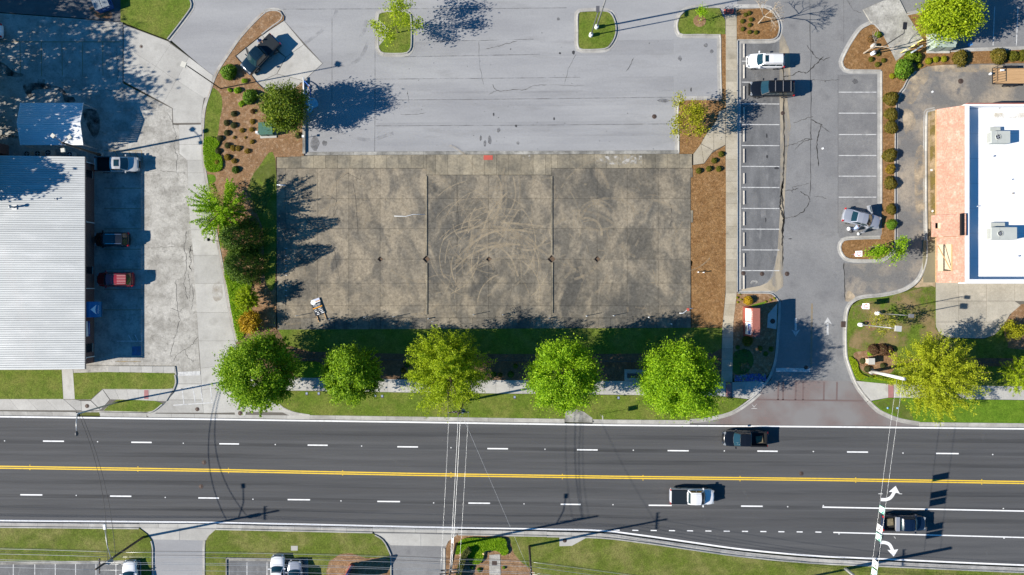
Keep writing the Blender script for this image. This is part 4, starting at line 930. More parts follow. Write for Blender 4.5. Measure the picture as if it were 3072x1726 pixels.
bed_c = slab('south_bed', [(1374, 1604), (1526, 1607), (1532, 1627), (1542, 1661), (1566, 1688), (1600, 1712), (1620, 2000), (1338, 2000), (1338, 1640), (1350, 1620)], 0.105, m_straw); struct(bed_c, 'mulched bed with hedge and ground cover south of the street')
lawn_s3 = slab('south_lawn', [(1526, 1608), (1640, 1609), (1800, 1613), (1923, 1626), (2065, 1646), (2231, 1669), (2440, 1688), (2618, 1697), (3072, 1717), (3600, 1745), (3600, 2000), (1620, 2000), (1600, 1712), (1566, 1688), (1542, 1661), (1532, 1627)], 0.11, m_grass_s); struct(lawn_s3, 'broad lawn south of the street')
slab('drain_slab', [(1678, 1609), (1762, 1611), (1715, 1637), (1678, 1638)], 0.125, m_conc, lawn_s3, zbot=0.0)
slab('vault_slab', [(1468, 1664), (1500, 1662), (1502, 1724), (1468, 1724)], 0.14, m_conc_old, bed_c, zbot=0.0)
sheet('vault_lid', [(1476, 1682), (1491, 1682), (1491, 1696), (1476, 1696)], 0.144, m_iron, bed_c)

# --- far surroundings so that the place goes on past the frame
far = slab('far_block', [(-700, 2000), (3600, 2000), (3600, 2600), (-700, 2600)], -0.05, m_lane); struct(far, 'asphalt lots beyond the south edge')

# --- manholes, drains
mh = MB().lathe([(0.0, 0.012), (0.20, 0.012), (0.21, 0.004), (0.24, 0.004), (0.25, 0.012), (0.30, 0.012), (0.31, -0.02)], sides=18).mesh('manhole_cover')
mh.materials.append(m_iron)
mhl = {'iron': ('rusty round iron manhole cover in asphalt', 'manhole covers')}
for x, y, z, s, lab in [(1963, 350, 0.0, 1.0, 'rusty round manhole cover in pale parking lot'), (2361, 822, 0.01, 1.0, 'dark round manhole cover in asphalt lane by stalls'), (2230, 820, 0.012, .95, 'rusty manhole cover beside a wheel stop'), (2286, 822, 0.010, .95, 'grey manhole cover in the last sealed stall'),
                        (2882, 244, 0.012, 1.15, 'rusty manhole cover near flatbed trailer'), (612, 1388, 0.004, .95, 'grey manhole cover in street under wire shadow'), (603, 1460, 0.004, .95, 'faint grey manhole cover south of yellow line'), (2404, 1421, 0.004, .9, 'manhole cover just above yellow line near entrance'),
                        (424, 140, 0.006, .8, 'small rusty manhole cover in smooth driveway slab'), (263, 1218, 0.128, .9, 'brown manhole cover set in sidewalk'), (592, 1228, 0.018, .9, 'manhole cover near white crosswalk lines'), (721, 1240, 0.03, 1.0, 'grey manhole cover in round concrete collar at driveway mouth'),
                        (1148, 99, 0.118, .8, 'dark drain cover in tree island'), (2317, 964, 0.128, 1.1, 'dark manhole cover on concrete pad by brick sign'), (2418, 1103, 0.014, .9, 'dark manhole cover on the stop bar'), (1694, 1621, 0.128, .9, 'dark manhole cover on concrete drain slab'), (2348, 340, 0.014, .9, 'manhole cover in sand beside cracked lane'),
                        (740, 176, 0.018, .35, 'small round clean-out cap on corner pad'), (806, 266, 0.018, .35, 'small round cap by leafy tree')]:
    o = link('manhole_cover', mh); o.location = (*W(x, y), z); o.scale = (s, s, 1); tag(o, lab, 'manhole cover')
slab('collar', [(721 + 17 * math.cos(a), 1238 + 17 * math.sin(a)) for a in np.linspace(0, 6.28, 19)[:-1]], 0.026, m_kerb, drive, zbot=-0.05)
dg = slab('drain_grate', [(2523, 965), (2540, 965), (2540, 982), (2523, 982)], 0.13, m_iron, zbot=-0.02); tag(dg, 'rusty iron storm drain throat in kerb by lawn', 'drain')
# ---------------------------------------------------------------- plants
lf_green = leaf_mat('leaf_green', (0.129, 0.252, 0.011), (0.299, 0.470, 0.016), (0.432, 0.560, 0.034), 0.42)
lf_mid = leaf_mat('leaf_mid', (0.078, 0.175, 0.014), (0.183, 0.315, 0.021), (0.263, 0.350, 0.035), 0.38)
lf_lime = leaf_mat('leaf_lime', (0.223, 0.313, 0.011), (0.437, 0.551, 0.015), (0.520, 0.594, 0.032), 0.44)
lf_bright = leaf_mat('leaf_bright', (0.149, 0.302, 0.008), (0.343, 0.541, 0.013), (0.457, 0.604, 0.032), 0.44)
lf_yellow = leaf_mat('leaf_yellow', (0.266, 0.314, 0.013), (0.458, 0.510, 0.022), (0.532, 0.538, 0.034), 0.4)
lf_gold = leaf_mat('leaf_gold', (0.36, 0.22, 0.010), (0.55, 0.36, 0.015), (0.60, 0.42, 0.03), 0.30)
lf_dark = leaf_mat('leaf_dark', (0.035, 0.083, 0.011), (0.112, 0.192, 0.016), (0.176, 0.240, 0.019), 0.22)
lf_magn = leaf_mat('leaf_glossy', (0.075, 0.13, 0.01), (0.185, 0.255, 0.012), (0.32, 0.34, 0.02), 0.25)
lf_box = leaf_mat('leaf_box', (0.050, 0.062, 0.016), (0.095, 0.105, 0.028), None, 0.2)
lf_olive = leaf_mat('leaf_olive', (0.095, 0.105, 0.010), (0.175, 0.175, 0.014), None, 0.3)
lf_lemon = leaf_mat('leaf_lemon', (0.221, 0.247, 0.010), (0.390, 0.377, 0.016), None, 0.35)
lf_rust = leaf_mat('leaf_rust', (0.13, 0.062, 0.022), (0.21, 0.12, 0.035), (0.12, 0.14, 0.03), 0.25)
lf_amber = leaf_mat('leaf_amber', (0.19, 0.13, 0.012), (0.30, 0.20, 0.018), (0.14, 0.15, 0.02), 0.3)
lf_nandina = leaf_mat('leaf_nandina', (0.10, 0.085, 0.012), (0.16, 0.135, 0.016), (0.25, 0.15, 0.02), 0.25)
lf_hedge = leaf_mat('leaf_hedge', (0.070, 0.085, 0.018), (0.125, 0.14, 0.03), None, 0.2)

def unit(n):
    v = NR.normal(size=(n, 3))
    return v / np.linalg.norm(v, axis=1, keepdims=True)

def leaf_mesh(name, pts, nrm, size, aspect=0.6):
    n = len(pts)
    t = np.cross(nrm, unit(n)); t /= np.maximum(np.linalg.norm(t, axis=1, keepdims=True), 1e-6)
    b = np.cross(nrm, t)
    s = size * (0.65 + 0.7 * NR.rand(n, 1))
    v = np.empty((n, 4, 3))
    v[:, 0] = pts - t * s; v[:, 1] = pts + b * s * aspect; v[:, 2] = pts + t * s; v[:, 3] = pts - b * s * aspect
    me = bpy.data.meshes.new(name)
    me.vertices.add(4 * n); me.vertices.foreach_set('co', v.reshape(-1))
    me.loops.add(4 * n); me.loops.foreach_set('vertex_index', np.arange(4 * n, dtype=np.int32))
    me.polygons.add(n); me.polygons.foreach_set('loop_start', np.arange(0, 4 * n, 4, dtype=np.int32))
    me.polygons.foreach_set('loop_total', np.full(n, 4, dtype=np.int32))
    me.update(calc_edges=True)
    return me

def lobes(k, lo=0.8, hi=1.12, p=5):
    L = unit(k); a = NR.uniform(lo, hi, k)
    def f(d):
        w = np.maximum(d @ L.T, 0) ** p + 1e-4
        return ((w * a).sum(1) / w.sum(1))[:, None]
    return f

def crown_round(Rr, zb, zt, n, clumps, spread=0.12):
    zc = zb + (zt - zb) * 0.46; Hu = zt - zc; Hd = zc - zb
    d = unit(clumps * 2); d = d[d[:, 2] > -0.75][:clumps]
    f = lobes(11)
    rr = NR.uniform(0.30, 1.0, (len(d), 1)) ** 0.55 * f(d)
    sz = np.where(d[:, 2:3] > 0, Hu, Hd)
    c = d * rr * np.concatenate([np.full((len(d), 2), Rr * 0.92), sz], 1) + np.array([0, 0, zc])
    idx = NR.randint(0, len(d), n)
    g = NR.normal(size=(n, 3)) * Rr * spread * np.array([1, 1, 0.75])
    along = np.abs(NR.normal(size=(n, 1))) * Rr * 0.10
    p = c[idx] + g + d[idx] * along
    nm = unit(n) * 1.0 + d[idx] * 0.45 + np.array([0, 0, 0.45])
    nm /= np.linalg.norm(nm, axis=1, keepdims=True)
    return p, nm, c

def crown_feather(Rr, zb, zt, n, shoots, jit=0.035, droop=0.0, lo=0.28):
    d = unit(shoots * 2); d = d[d[:, 2] > -0.35][:shoots]
    f = lobes(9, 0.75, 1.15)
    zc = zb + (zt - zb) * 0.35
    ext = np.concatenate([np.full((len(d), 2), Rr), np.where(d[:, 2:3] > 0, zt - zc, zc - zb)], 1)
    tip = d * ext * f(d) * NR.uniform(0.72, 1.08, (len(d), 1)) + np.array([0, 0, zc])
    base = np.array([0, 0, zc]) + tip * 0.0 + NR.normal(size=(len(d), 3)) * Rr * 0.08
    base[:, 2] = zb + (zc - zb) * NR.uniform(.4, 1.2, len(d))
    idx = NR.randint(0, len(d), n)
    t = NR.uniform(lo, 1.0, (n, 1)) ** 0.8
    p = base[idx] + (tip - base)[idx] * t + NR.normal(size=(n, 3)) * Rr * jit * (1.35 - t)
    p[:, 2:3] -= droop * t ** 2
    nm = unit(n) + d[idx] * 0.2 + np.array([0, 0, 0.45]); nm /= np.linalg.norm(nm, axis=1, keepdims=True)
    return p, nm, tip

def crown_cone(Rr, zb, zt, n):
    u = NR.rand(n); z = zb + (zt - zb) * (1 - np.sqrt(1 - u * 0.995))
    h = (z - zb) / (zt - zb)
    a = NR.rand(n) * 2 * np.pi
    lob = 1 + 0.12 * np.sin(a * 5 + z * 3) + 0.12 * np.sin(a * 9 - z * 5)
    r = Rr * (1 - h) ** 0.75 * lob * NR.uniform(0.55, 1.05, n) ** 0.6
    p = np.stack([r * np.cos(a), r * np.sin(a), z + NR.normal(size=n) * 0.08], 1)
    d = np.stack([np.cos(a), np.sin(a), np.full(n, 0.5)], 1)
    nm = unit(n) + d * 0.6; nm /= np.linalg.norm(nm, axis=1, keepdims=True)
    return p, nm, p[::max(1, n // 30)]

def branches(base, dirv, length, rad, depth, segs, tips, spread=0.55, up=0.25, ratio=0.72, kids=(2, 3)):
    p = Vector(base); d = Vector(dirv).normalized()
    n = 3
    for k in range(n):
        q = p + d * (length / n)
        segs.append((p.copy(), q.copy(), rad * (1 - 0.25 * k / n), rad * (1 - 0.25 * (k + 1) / n)))
        p = q
        jj = .035 if depth >= 4 else .10
        d = (d + Vector((R.gauss(0, jj), R.gauss(0, jj), R.gauss(0, .05) + 0.02))).normalized()
    if depth == 0:
        tips.append(p.copy()); return
    for k in range(R.randint(*kids)):
        nd = (d + Vector((R.gauss(0, spread), R.gauss(0, spread), R.gauss(0, spread * .6) + up * .3))).normalized()
        branches(p, nd, length * R.uniform(ratio - .12, ratio + .1), rad * 0.62, depth - 1, segs, tips, spread, up, ratio, kids)
    tips.append(p.copy())

def seg_mesh(name, segs, sides=5):
    mb = MB()
    for a, b, r0, r1 in segs: mb.tube([a, b], [r0, r1], sides, caps=False)
    return mb.mesh(name)

def trunk_segs(zb, c, rad, limbs=14):
    segs = [(Vector((0, 0, -0.05)), Vector((R.gauss(0, .05), R.gauss(0, .05), zb)), rad, rad * 0.8)]
    top = segs[0][1]
    lead = top + Vector((R.gauss(0, .2), R.gauss(0, .2), max(0.5, float(np.max(c[:, 2])) * 0.72 - zb)))
    segs.append((top, lead, rad * .78, rad * .2))
    for k in range(min(limbs, len(c))):
        t = Vector([float(x) for x in c[R.randrange(len(c))]])
        s = top.lerp(lead, R.uniform(0, .75))
        mid = s.lerp(t, .5) + Vector((0, 0, .25))
        segs.append((s, mid, rad * .36, rad * .24)); segs.append((mid, t, rad * .24, rad * .06))
    return segs

def tree(name, px, py, label, leafm, kind, Rr, zb, zt, n, leaf, bark=None, group=None, cat='tree', aspect=0.6, rad=None, z=0.08, **kw):
    root = thing(name, (*W(px, py), z), 0, label, cat, group)
    if kind == 'round':
        p, nm, c = crown_round(Rr * .95, zb, zt * .97, int(n * .7), kw.get('clumps', 130), kw.get('spread', .12))
        p2, n2, c2 = crown_feather(Rr * 1.03, zb + .3, zt, int(n * .42), 130, .05, 0, .45)
        p = np.concatenate([p, p2]); nm = np.concatenate([nm, n2])
    elif kind == 'feather': p, nm, c = crown_feather(Rr, zb, zt, n, kw.get('shoots', 150), kw.get('jit', .035), kw.get('droop', 0.0), kw.get('lo', .28))
    elif kind == 'cone': p, nm, c = crown_cone(Rr, zb, zt, n)
    me = leaf_mesh('crown', p, nm, leaf, aspect)
    link('crown', me, root, leafm)
    segs = trunk_segs(zb + (0.2 if kind != 'cone' else .5), c, rad or Rr * 0.045, kw.get('limbs', 14))
    link('trunk', seg_mesh('trunk', segs, 6), root, bark or m_bark)
    return root

# street trees
G1 = 'street trees along the front lawn'
tree('street_tree', 826, 1101, 'broad green street tree at the corner of the driveway mouth', lf_green, 'round', 4.7, 1.9, 11.0, 52000, 0.115, group=G1, clumps=190, spread=.095)
tree('street_tree', 1084, 1110, 'smallest green street tree, second from the driveway', lf_green, 'round', 3.8, 1.8, 9.8, 36000, 0.115, group=G1, clumps=140, spread=.10)
tree('street_tree', 1358, 1092, 'feathery yellow-green street tree beside the timber utility pole', lf_lime, 'feather', 5.9, 1.5, 11.6, 48000, 0.115, group=G1, shoots=320, jit=.065, aspect=.42, lo=.22)
tree('street_tree', 1681, 1115, 'pear-shaped bright green street tree beside the storm drain', lf_bright, 'round', 4.5, 1.8, 11.6, 50000, 0.11, group=G1, clumps=180, spread=.10)
tree('street_tree', 2000, 1119, 'bright green street tree next to the dark bench', lf_bright, 'round', 4.8, 1.8, 12.6, 58000, 0.11, group=G1, clumps=190, spread=.095)
tree('street_tree', 2741, 1116, 'feathery yellow street tree beside the thick white pole', lf_yellow, 'feather', 5.6, 1.5, 10.0, 38000, 0.11, group=G1, shoots=280, jit=.06, aspect=.4)
tree('street_tree', 2995, 1118, 'thin yellow-green street tree over the right sidewalk', lf_lime, 'feather', 2.7, 1.6, 7.0, 5000, 0.11, group=G1, shoots=110, jit=.05, aspect=.4)
# bed trees on the left
tree('bed_tree', 880, 350, 'dense glossy evergreen tree beside the low concrete wall', lf_magn, 'round', 3.05, 0.5, 7.2, 17000, 0.12, clumps=120, spread=.13, aspect=.5)
tree('bed_tree', 695, 640, 'spiky lime green tree overhanging the driveway', lf_bright, 'feather', 4.2, 0.8, 6.6, 15000, 0.115, shoots=120, jit=.045, aspect=.4, lo=.2)
tree('conifer', 741, 718, 'dark conical evergreen next to the lime green tree', lf_dark, 'cone', 2.7, 0.15, 7.6, 15000, 0.105, group='pair of dark evergreens', aspect=.4)
tree('conifer', 747, 795, 'dark conical evergreen next to the bright ground cover', lf_dark, 'cone', 2.6, 0.15, 7.0, 14000, 0.105, group='pair of dark evergreens', aspect=.4)
tree('bed_tree', 760, 897, 'small yellow-green tree in the bright ground cover', lf_lime, 'feather', 2.0, 0.4, 4.2, 6500, 0.10, shoots=90, jit=.07, aspect=.45)
tree('golden_shrub', 762, 967, 'golden yellow shrub beside the corner street tree', lf_gold, 'round', 1.5, 0.1, 2.3, 5500, 0.085, cat='shrub', clumps=60, spread=.14)
# trees right
tree('bed_tree', 2798, 78, 'large yellow-green tree beside the pale green cabinet', lf_lime, 'round', 3.6, 0.8, 6.6, 16000, 0.125, clumps=110, spread=.13)
tree('edge_shrub', 3020, 990, 'yellow flowering shrub at the edge of the apron', lf_lemon, 'round', 1.3, .1, 2.4, 2500, 0.09, cat='shrub', clumps=30, spread=.16)
# sparse young trees
def young(name, px, py, label, leafm, h, lean, rad, depth, per, leaf, spread=.5, kids=(2, 3), bark=None, jit=.28, ratio=.72, cat='tree', l0=None):
    root = thing(name, (*W(px, py), .08), 0, label, cat)
    segs = []; tips = []
    branches((0, 0, -.05), (lean[0], lean[1], 1), l0 or h * .34, rad, depth, segs, tips, spread, .35, ratio, kids)
    link('trunk', seg_mesh('trunk', segs, 5), root, bark or m_bark_pale)
    if per:
        T = np.array([list(t) for t in tips if t.z > h * .25])
        p = np.repeat(T, per, 0) + NR.normal(size=(len(T) * per, 3)) * jit
        nm = unit(len(p)) + np.array([0, 0, .5]); nm /= np.linalg.norm(nm, axis=1, keepdims=True)
        link('crown', leaf_mesh('crown', p, nm, leaf, .6), root, leafm)
    return root
R.seed(21); young('young_tree', 1194, 99, 'tall sparse young tree on the kerbed grass island', lf_lime, 6.5, (.0, .0), .085, 4, 24, .11, spread=.50, kids=(3, 3), bark=m_bark, l0=1.75, ratio=.80, jit=.32)
R.seed(5); young('young_tree', 2098, 64, 'small leafy young tree on a round mulch ring', lf_bright, 3.6, (.1, .05), .05, 3, 26, .085, spread=.35, jit=.22)
R.seed(33); young('young_tree', 2069, 361, 'sparse yellow-green tree in the corner bed', lf_lemon, 6.6, (.03, .0), .09, 4, 27, .11, spread=.55, kids=(3, 3), bark=m_bark, l0=1.8, ratio=.78, jit=.32)
R.seed(12); young('bare_tree', 2274, 71, 'leafless pale tree on the shrub island', None, 7.4, (.02, .0), .10, 5, 0, 0, spread=.46, kids=(3, 4), l0=2.3, ratio=.66)
R.seed(18); young('bare_tree', 2590, 161, 'leafless pale tree beside the white pole base', None, 6.2, (.02, .0), .11, 4, 0, 0, spread=.38, kids=(2, 3), l0=2.2, ratio=.66)
R.seed(40); young('young_tree', 2606, 742, 'bright green young tree on the rounded island', lf_bright, 5.2, (.12, -.01), .075, 4, 40, .105, spread=.55, bark=m_bark)
R.seed(44); young('young_tree', 2606, 968, 'young lime tree between two light pole bases', lf_lemon, 4.6, (.12, -.05), .06, 3, 26, .09, spread=.50)
R.seed(7)
# trees west of the left lot; they throw the dappled shade over it
for x, y, rr, h, lab in [(-110, 345, 6.6, 13.5, 'tall shade tree west of the metal canopy'), (-190, 195, 6.6, 14.0, 'tall shade tree west of the back drive'), (-75, 570, 4.2, 11.0, 'shade tree west of the metal-roofed building'),
                         (-330, 70, 6.5, 14.0, 'tall shade tree north of the others behind the lot'), (-70, 440, 5.0, 11.5, 'shade tree nearest the small shed')]:
    tree('shade_tree', x, y, lab, lf_mid, 'round', rr, 2.6, h, 9000, 0.22, clumps=60, spread=.11, z=-.05, rad=.28)

# shrubs: a few leafy balls, copied
def ball(leafm, n, leaf, rough=.12, flat_=.85):
    d = unit(n); d[:, 2] = np.abs(d[:, 2]) * 1.15 - 0.12
    f = lobes(8, 1 - rough, 1 + rough, 6)
    p = d * f(d) * NR.uniform(.72, 1.03, (n, 1)) * np.array([1, 1, flat_]) + np.array([0, 0, .12])
    nm = unit(n) * .8 + d; nm /= np.linalg.norm(nm, axis=1, keepdims=True)
    me = leaf_mesh('foliage', p, nm, leaf, .65); me.materials.append(leafm)
    core = MB(); S = 8
    core.lathe([(.05, 0), (.62, .1), (.70, .35), (.5, .62), (.02, .72)], sides=10)
    return me
core_me = MB().tube([(0, 0, -.05), (0, 0, .5)], [.07, .04], 5).mesh('stem'); core_me.materials.append(m_bark)
kinds = {'box': ball(lf_box, 1500, .075, .05), 'olive': ball(lf_olive, 1500, .075, .05), 'lemon': ball(lf_lemon, 1500, .085, .06), 'rust': ball(lf_rust, 500, .13, .3), 'amber': ball(lf_amber, 600, .13, .28),
         'green': ball(lf_mid, 1600, .10, .22), 'nandina': ball(lf_nandina, 1700, .10, .24), 'dark': ball(lf_dark, 1700, .10, .2), 'lime': ball(lf_bright, 700, .12, .3), 'gold': ball(lf_gold, 1400, .09, .18), 'magn': ball(lf_magn, 1700, .12, .22), 'brown': ball(leaf_mat('leaf_brown', (.07, .035, .018), (.13, .07, .035), (.1, .11, .02), .15), 2200, .085, .2)}
def shrub(px, py, r, kind, label, group, hs=1.0, name='shrub', cat='shrub', z=.10):
    root = thing(name, (*W(px, py), z), R.uniform(0, 6.28), label, cat, group)
    s = r * SC
    link('foliage', kinds[kind], root); link('stem', core_me, root)
    root.scale = (s * R.uniform(.94, 1.06), s * R.uniform(.94, 1.06), s * hs)
    return root
T6 = lambda zx, zy: (600 + zx / 3.014, zy / 3.014)
gA = 'clipped boxwood balls in the left bed'
for p in [(307, 1030), (240, 1113), (305, 1135), (243, 1203), (180, 1255), (248, 1317), (163, 1367), (885, 1225)]:
    x, y = T6(*p); shrub(x + 2, y + 1, 9.8, 'box', 'small clipped olive boxwood ball in the left pine straw bed', gA, .95, 'boxwood_ball')
gB = 'small yellow-brown shrubs in the left bed'
for zx, zy, r, k in [(478, 1105, 7.5, 'amber'), (385, 1183, 7, 'amber'), (472, 1176, 7, 'amber'), (313, 1247, 5, 'amber'), (415, 1247, 4, 'amber'), (475, 1287, 7, 'amber'), (303, 1343, 8.5, 'amber'), (352, 1345, 8.5, 'amber'), (432, 1370, 8, 'amber'), (255, 1425, 9, 'amber')]:
    x, y = T6(zx, zy); shrub(x, y, r, k, 'small yellow-brown shrub in the left pine straw bed', gB, .9)
for x, y, r in [(684, 473, 9), (704, 484, 8), (654, 488, 8)]: shrub(x, y, r, 'amber', 'small yellow-brown shrub in the left pine straw bed', gB, .9)
x, y = T6(480, 1012); shrub(x, y, 8, 'rust', 'reddish brown shrub near the glossy evergreen tree', None)
shrub(709, 510, 12, 'dark', 'dark green shrub alone in straw near the pad corner', None)
for zx, zy, r, k, lab in [(257, 660, 25, 'green', 'large round green shrub in front of the dark truck'), (447, 880, 23, 'green', 'large green shrub between light pole and evergreen tree'), (395, 728, 9, 'lime', 'small lime shrub beside the light pole shadow'),
                          (262, 812, 7, 'lime', 'tiny lime shrub right at the tall light pole base'), (337, 817, 11, 'lime', 'lime shrub between light pole and large green shrub'), (370, 935, 10, 'lime', 'low lime shrub below the large green shrub')]:
    x, y = T6(zx, zy); shrub(x + 4, y + 2, r, k, lab, None)
T18 = lambda zx, zy: (1800 + zx / 3.014, zy / 3.014)
for p in [(1312, 138), (1345, 125), (1285, 197), (1362, 182), (1350, 232), (1287, 268), (1350, 295), (1408, 300)]:
    x, y = T18(*p); shrub(x, y, 6.8, 'olive', 'small clipped ball shrub on the bare-tree island', 'ball shrubs on the bare-tree island', .95, 'ball_shrub')
for p in [(1092, 192), (1030, 250), (890, 343), (982, 323), (1070, 325)]:
    shrub(1800 + p[0] / 3.014, 400 + p[1] / 3.014, 9, 'olive', 'clipped olive ball shrub at the top of the long straw bed', 'ball shrubs in the long straw bed', 1.05, 'ball_shrub')
T24 = lambda zx, zy: (2432 + zx / 3.014, zy / 3.014)
for p, r in [((540, 543), 8), ((597, 588), 8), ((652, 553), 7.5), ((603, 495), 7)]:
    x, y = T24(*p); shrub(x, y, r, 'olive', 'small clipped ball shrub below the white pole base', 'ball shrubs by the white pole base', .95, 'ball_shrub')
for p, r in [((1058, 558), 10), ((1123, 543), 10), ((1196, 540), 10), ((973, 600), 8), ((905, 648), 8), ((850, 690), 7), ((730, 692), 9)]:
    x, y = T24(*p); shrub(x, y, r, 'lemon', 'bright yellow-green ball shrub in the utility bed', 'yellow ball shrubs in the utility bed', .95, 'ball_shrub')
for zx, zy, r, k, lab in [(825, 630, 28, 'green', 'largest dark leafy shrub beside the yellow ball shrubs'), (895, 520, 18, 'magn', 'leafy shrub touching the largest shrub'), (955, 530, 14, 'magn', 'leafy shrub right below the fallen blue sign'), (540, 358, 11, 'rust', 'brownish shrub beside the bare tree top'),
                          (600, 320, 10, 'magn', 'green shrub at the service pad edge'), (1337, 535, 21, 'nandina', 'wide olive shrub after the yellow balls'), (1685, 515, 22, 'nandina', 'round amber-tinged shrub above the trailer gate'),
                          (1815, 515, 17, 'olive', 'olive shrub above the middle of trailer'), (1905, 510, 18, 'olive', 'olive shrub at the east end of the bed'), (1030, 180, 17, 'magn', 'dark shrub at the left of the large yellow-green tree'), (1085, 272, 14, 'magn', 'dark shrub at the foot of the large yellow-green tree')]:
    x, y = T24(zx, zy); shrub(x, y, r, k, lab, None)
for zx, zy, r, k in [(715, 900, 20, 'nandina'), (718, 1038, 18, 'nandina'), (718, 1155, 18, 'nandina'), (705, 1410, 19, 'nandina')]:
    x, y = T24(zx, zy); shrub(x, y, r, k, 'rounded bronze-green shrub in the strip beside the drive-through', 'shrubs along the drive-through', .95)
for zx, zy, r, k in [(715, 325, 15, 'amber'), (712, 455, 18, 'nandina'), (720, 690, 14, 'nandina'), (722, 830, 16, 'green')]:
    shrub(2432 + zx / 3.014, 400 + zy / 3.014, r, k, {'amber': 'golden shrub in the strip beside the drive-through', 'green': 'green shrub next to the silver car front'}.get(k, 'rounded bronze-green shrub in the strip beside the drive-through'), 'shrubs along the drive-through' if k == 'nandina' else None, .95)
shrub(2242, 901, 15, 'gold', 'yellow shrub north of the brick sign', None); shrub(2241, 1022, 17, 'olive', 'olive shrub south of the brick sign', None)
for k, (x, y, r) in enumerate([(2211, 893, 4), (2213, 907, 3.5), (2219, 883, 3), (2223, 899, 3), (2322, 895, 4), (2311, 900, 3.5), (2296, 905, 3.5)]): shrub(x, y, r, 'lemon', 'tiny yellow perennial in the brick sign bed', 'perennials in the sign bed')
for x, y, r in [(2212, 1042, 7), (2232, 1052, 6), (2279, 1045, 8), (2312, 1048, 8), (2296, 1061, 8)]: shrub(x, y, r, 'dark', 'low dark perennial in the shaded sign bed', 'dark perennials in the sign bed', .6)
for x, y, r, lab in [(2586, 1083, 9, 'green ball shrub at the left of the small sign'), (2600, 1107, 10, 'green ball shrub beside the thick white pole'), (2646, 1097, 9, 'green ball shrub right of the small sign')]: shrub(x, y, r, 'box', lab, None)
for x, y, r in [(2618, 1050, 18), (2644, 1050, 19), (2662, 1052, 17)]: shrub(x, y, r, 'brown', 'part of a brown dormant hedge above the small sign', 'brown hedge above the small sign', .9)
shrub(2608, 1060, 9, 'lime', 'lime shoots at the foot of the brown hedge', None)
for x, y, r, k in [(1481, 1123, 9, 'dark'), (1532, 1124, 10, 'dark'), (1500, 1125, 7, 'nandina'), (1546, 1099, 8, 'dark'), (1222, 1095, 9, 'dark'), (1210, 1112, 8, 'nandina')]: shrub(x, y, r, k, 'low shrub in the shaded street tree bed', 'low shrubs in the street tree bed', .8)
for x, y, r in [(1416, 1701, 6), (1438, 1708, 7), (1512, 1702, 5)]: shrub(x, y, r, 'green', 'small green shrub in the south bed', 'small shrubs in the south bed')
# clipped curved hedge and ground cover in the south bed
def leaf_slab(name, poly_world, z0, z1, n, leafm, leaf, parent=None, edge=0.12):
    xs = np.array([p[0] for p in poly_world]); ys = np.array([p[1] for p in poly_world])
    pts = []
    m = len(poly_world)
    while len(pts) < n:
        X = NR.uniform(xs.min(), xs.max(), n); Y = NR.uniform(ys.min(), ys.max(), n)
        ins = np.zeros(n, bool)
        for i in range(m):
            x1, y1 = poly_world[i]; x2, y2 = poly_world[(i + 1) % m]
            c = ((y1 > Y) != (y2 > Y)) & (X < (x2 - x1) * (Y - y1) / (y2 - y1 + 1e-12) + x1)
            ins ^= c
        pts += [(a, b) for a, b in zip(X[ins], Y[ins])]
    pts = np.array(pts[:n])
    z = NR.uniform(z0, z1, n); top = NR.rand(n) < .6; z[top] = z1 + NR.normal(size=top.sum()) * (z1 - z0) * .06
    p = np.concatenate([pts, z[:, None]], 1)
    nm = unit(n) * .8 + np.array([0, 0, .9]); nm /= np.linalg.norm(nm, axis=1, keepdims=True)
    return link(name, leaf_mesh(name, p, nm, leaf, .65), parent, leafm)
hp = [(1410, 1641), (1396, 1655), (1387, 1680), (1380, 1705), (1374, 1730)]
hw = [W(*p) for p in catmull(hp, 6)]
hl = offset(hw, .34) + offset(hw, -.34)[::-1]
hd = thing('curved_hedge', (0, 0, 0), 0, 'clipped curved hedge beside the grey south drive', 'hedge')
leaf_slab('foliage', hl, .12, 1.05, 7000, lf_hedge, .07, hd)
MB().prism(offset(hw, .24) + offset(hw, -.24)[::-1], .06, .9).obj('twigs', m_bark, hd)
gc = thing('ground_cover', (0, 0, 0), 0); gc['kind'] = 'stuff'; gc['label'] = 'bright green jasmine ground cover in the south bed'
leaf_slab('leaves', pw(catmull([(1381, 1621), (1406, 1612), (1460, 1613), (1512, 1613), (1521, 1637), (1524, 1656), (1509, 1663), (1492, 1650), (1455, 1650), (1448, 1677), (1430, 1690), (1408, 1681), (1400, 1655), (1368, 1660), (1369, 1640)], 4, True)), .11, .38, 16000, lf_bright, .085, gc)
for o in gc.children: o['kind'] = 'stuff'
g2 = leaf_slab('ground_cover_leaves', pw(catmull([(614, 420), (650, 416), (661, 432), (650, 452), (667, 473), (667, 508), (640, 517), (618, 503)], 4, True)), .11, .3, 5000, lf_bright, .075); g2['kind'] = 'stuff'; g2['label'] = 'bright green ground cover beside the driveway kerb'
g3 = leaf_slab('ground_cover_leaves', pw(catmull([(678, 805), (752, 842), (752, 870), (735, 905), (757, 960), (745, 985), (716, 1022), (701, 960), (685, 870)], 4, True)), .11, .28, 7000, lf_bright, .075); g3['kind'] = 'stuff'; g3['label'] = 'bright green ground cover under the conifers'
g4 = leaf_slab('ground_cover_leaves', pw(catmull([(2546, 1070), (2568, 1085), (2580, 1120), (2640, 1140), (2712, 1149), (2700, 1136), (2620, 1126), (2575, 1138), (2553, 1100)], 4, True)), .11, .26, 5000, lf_lime, .075); g4['kind'] = 'stuff'; g4['label'] = 'lime ground cover along the entrance kerb'
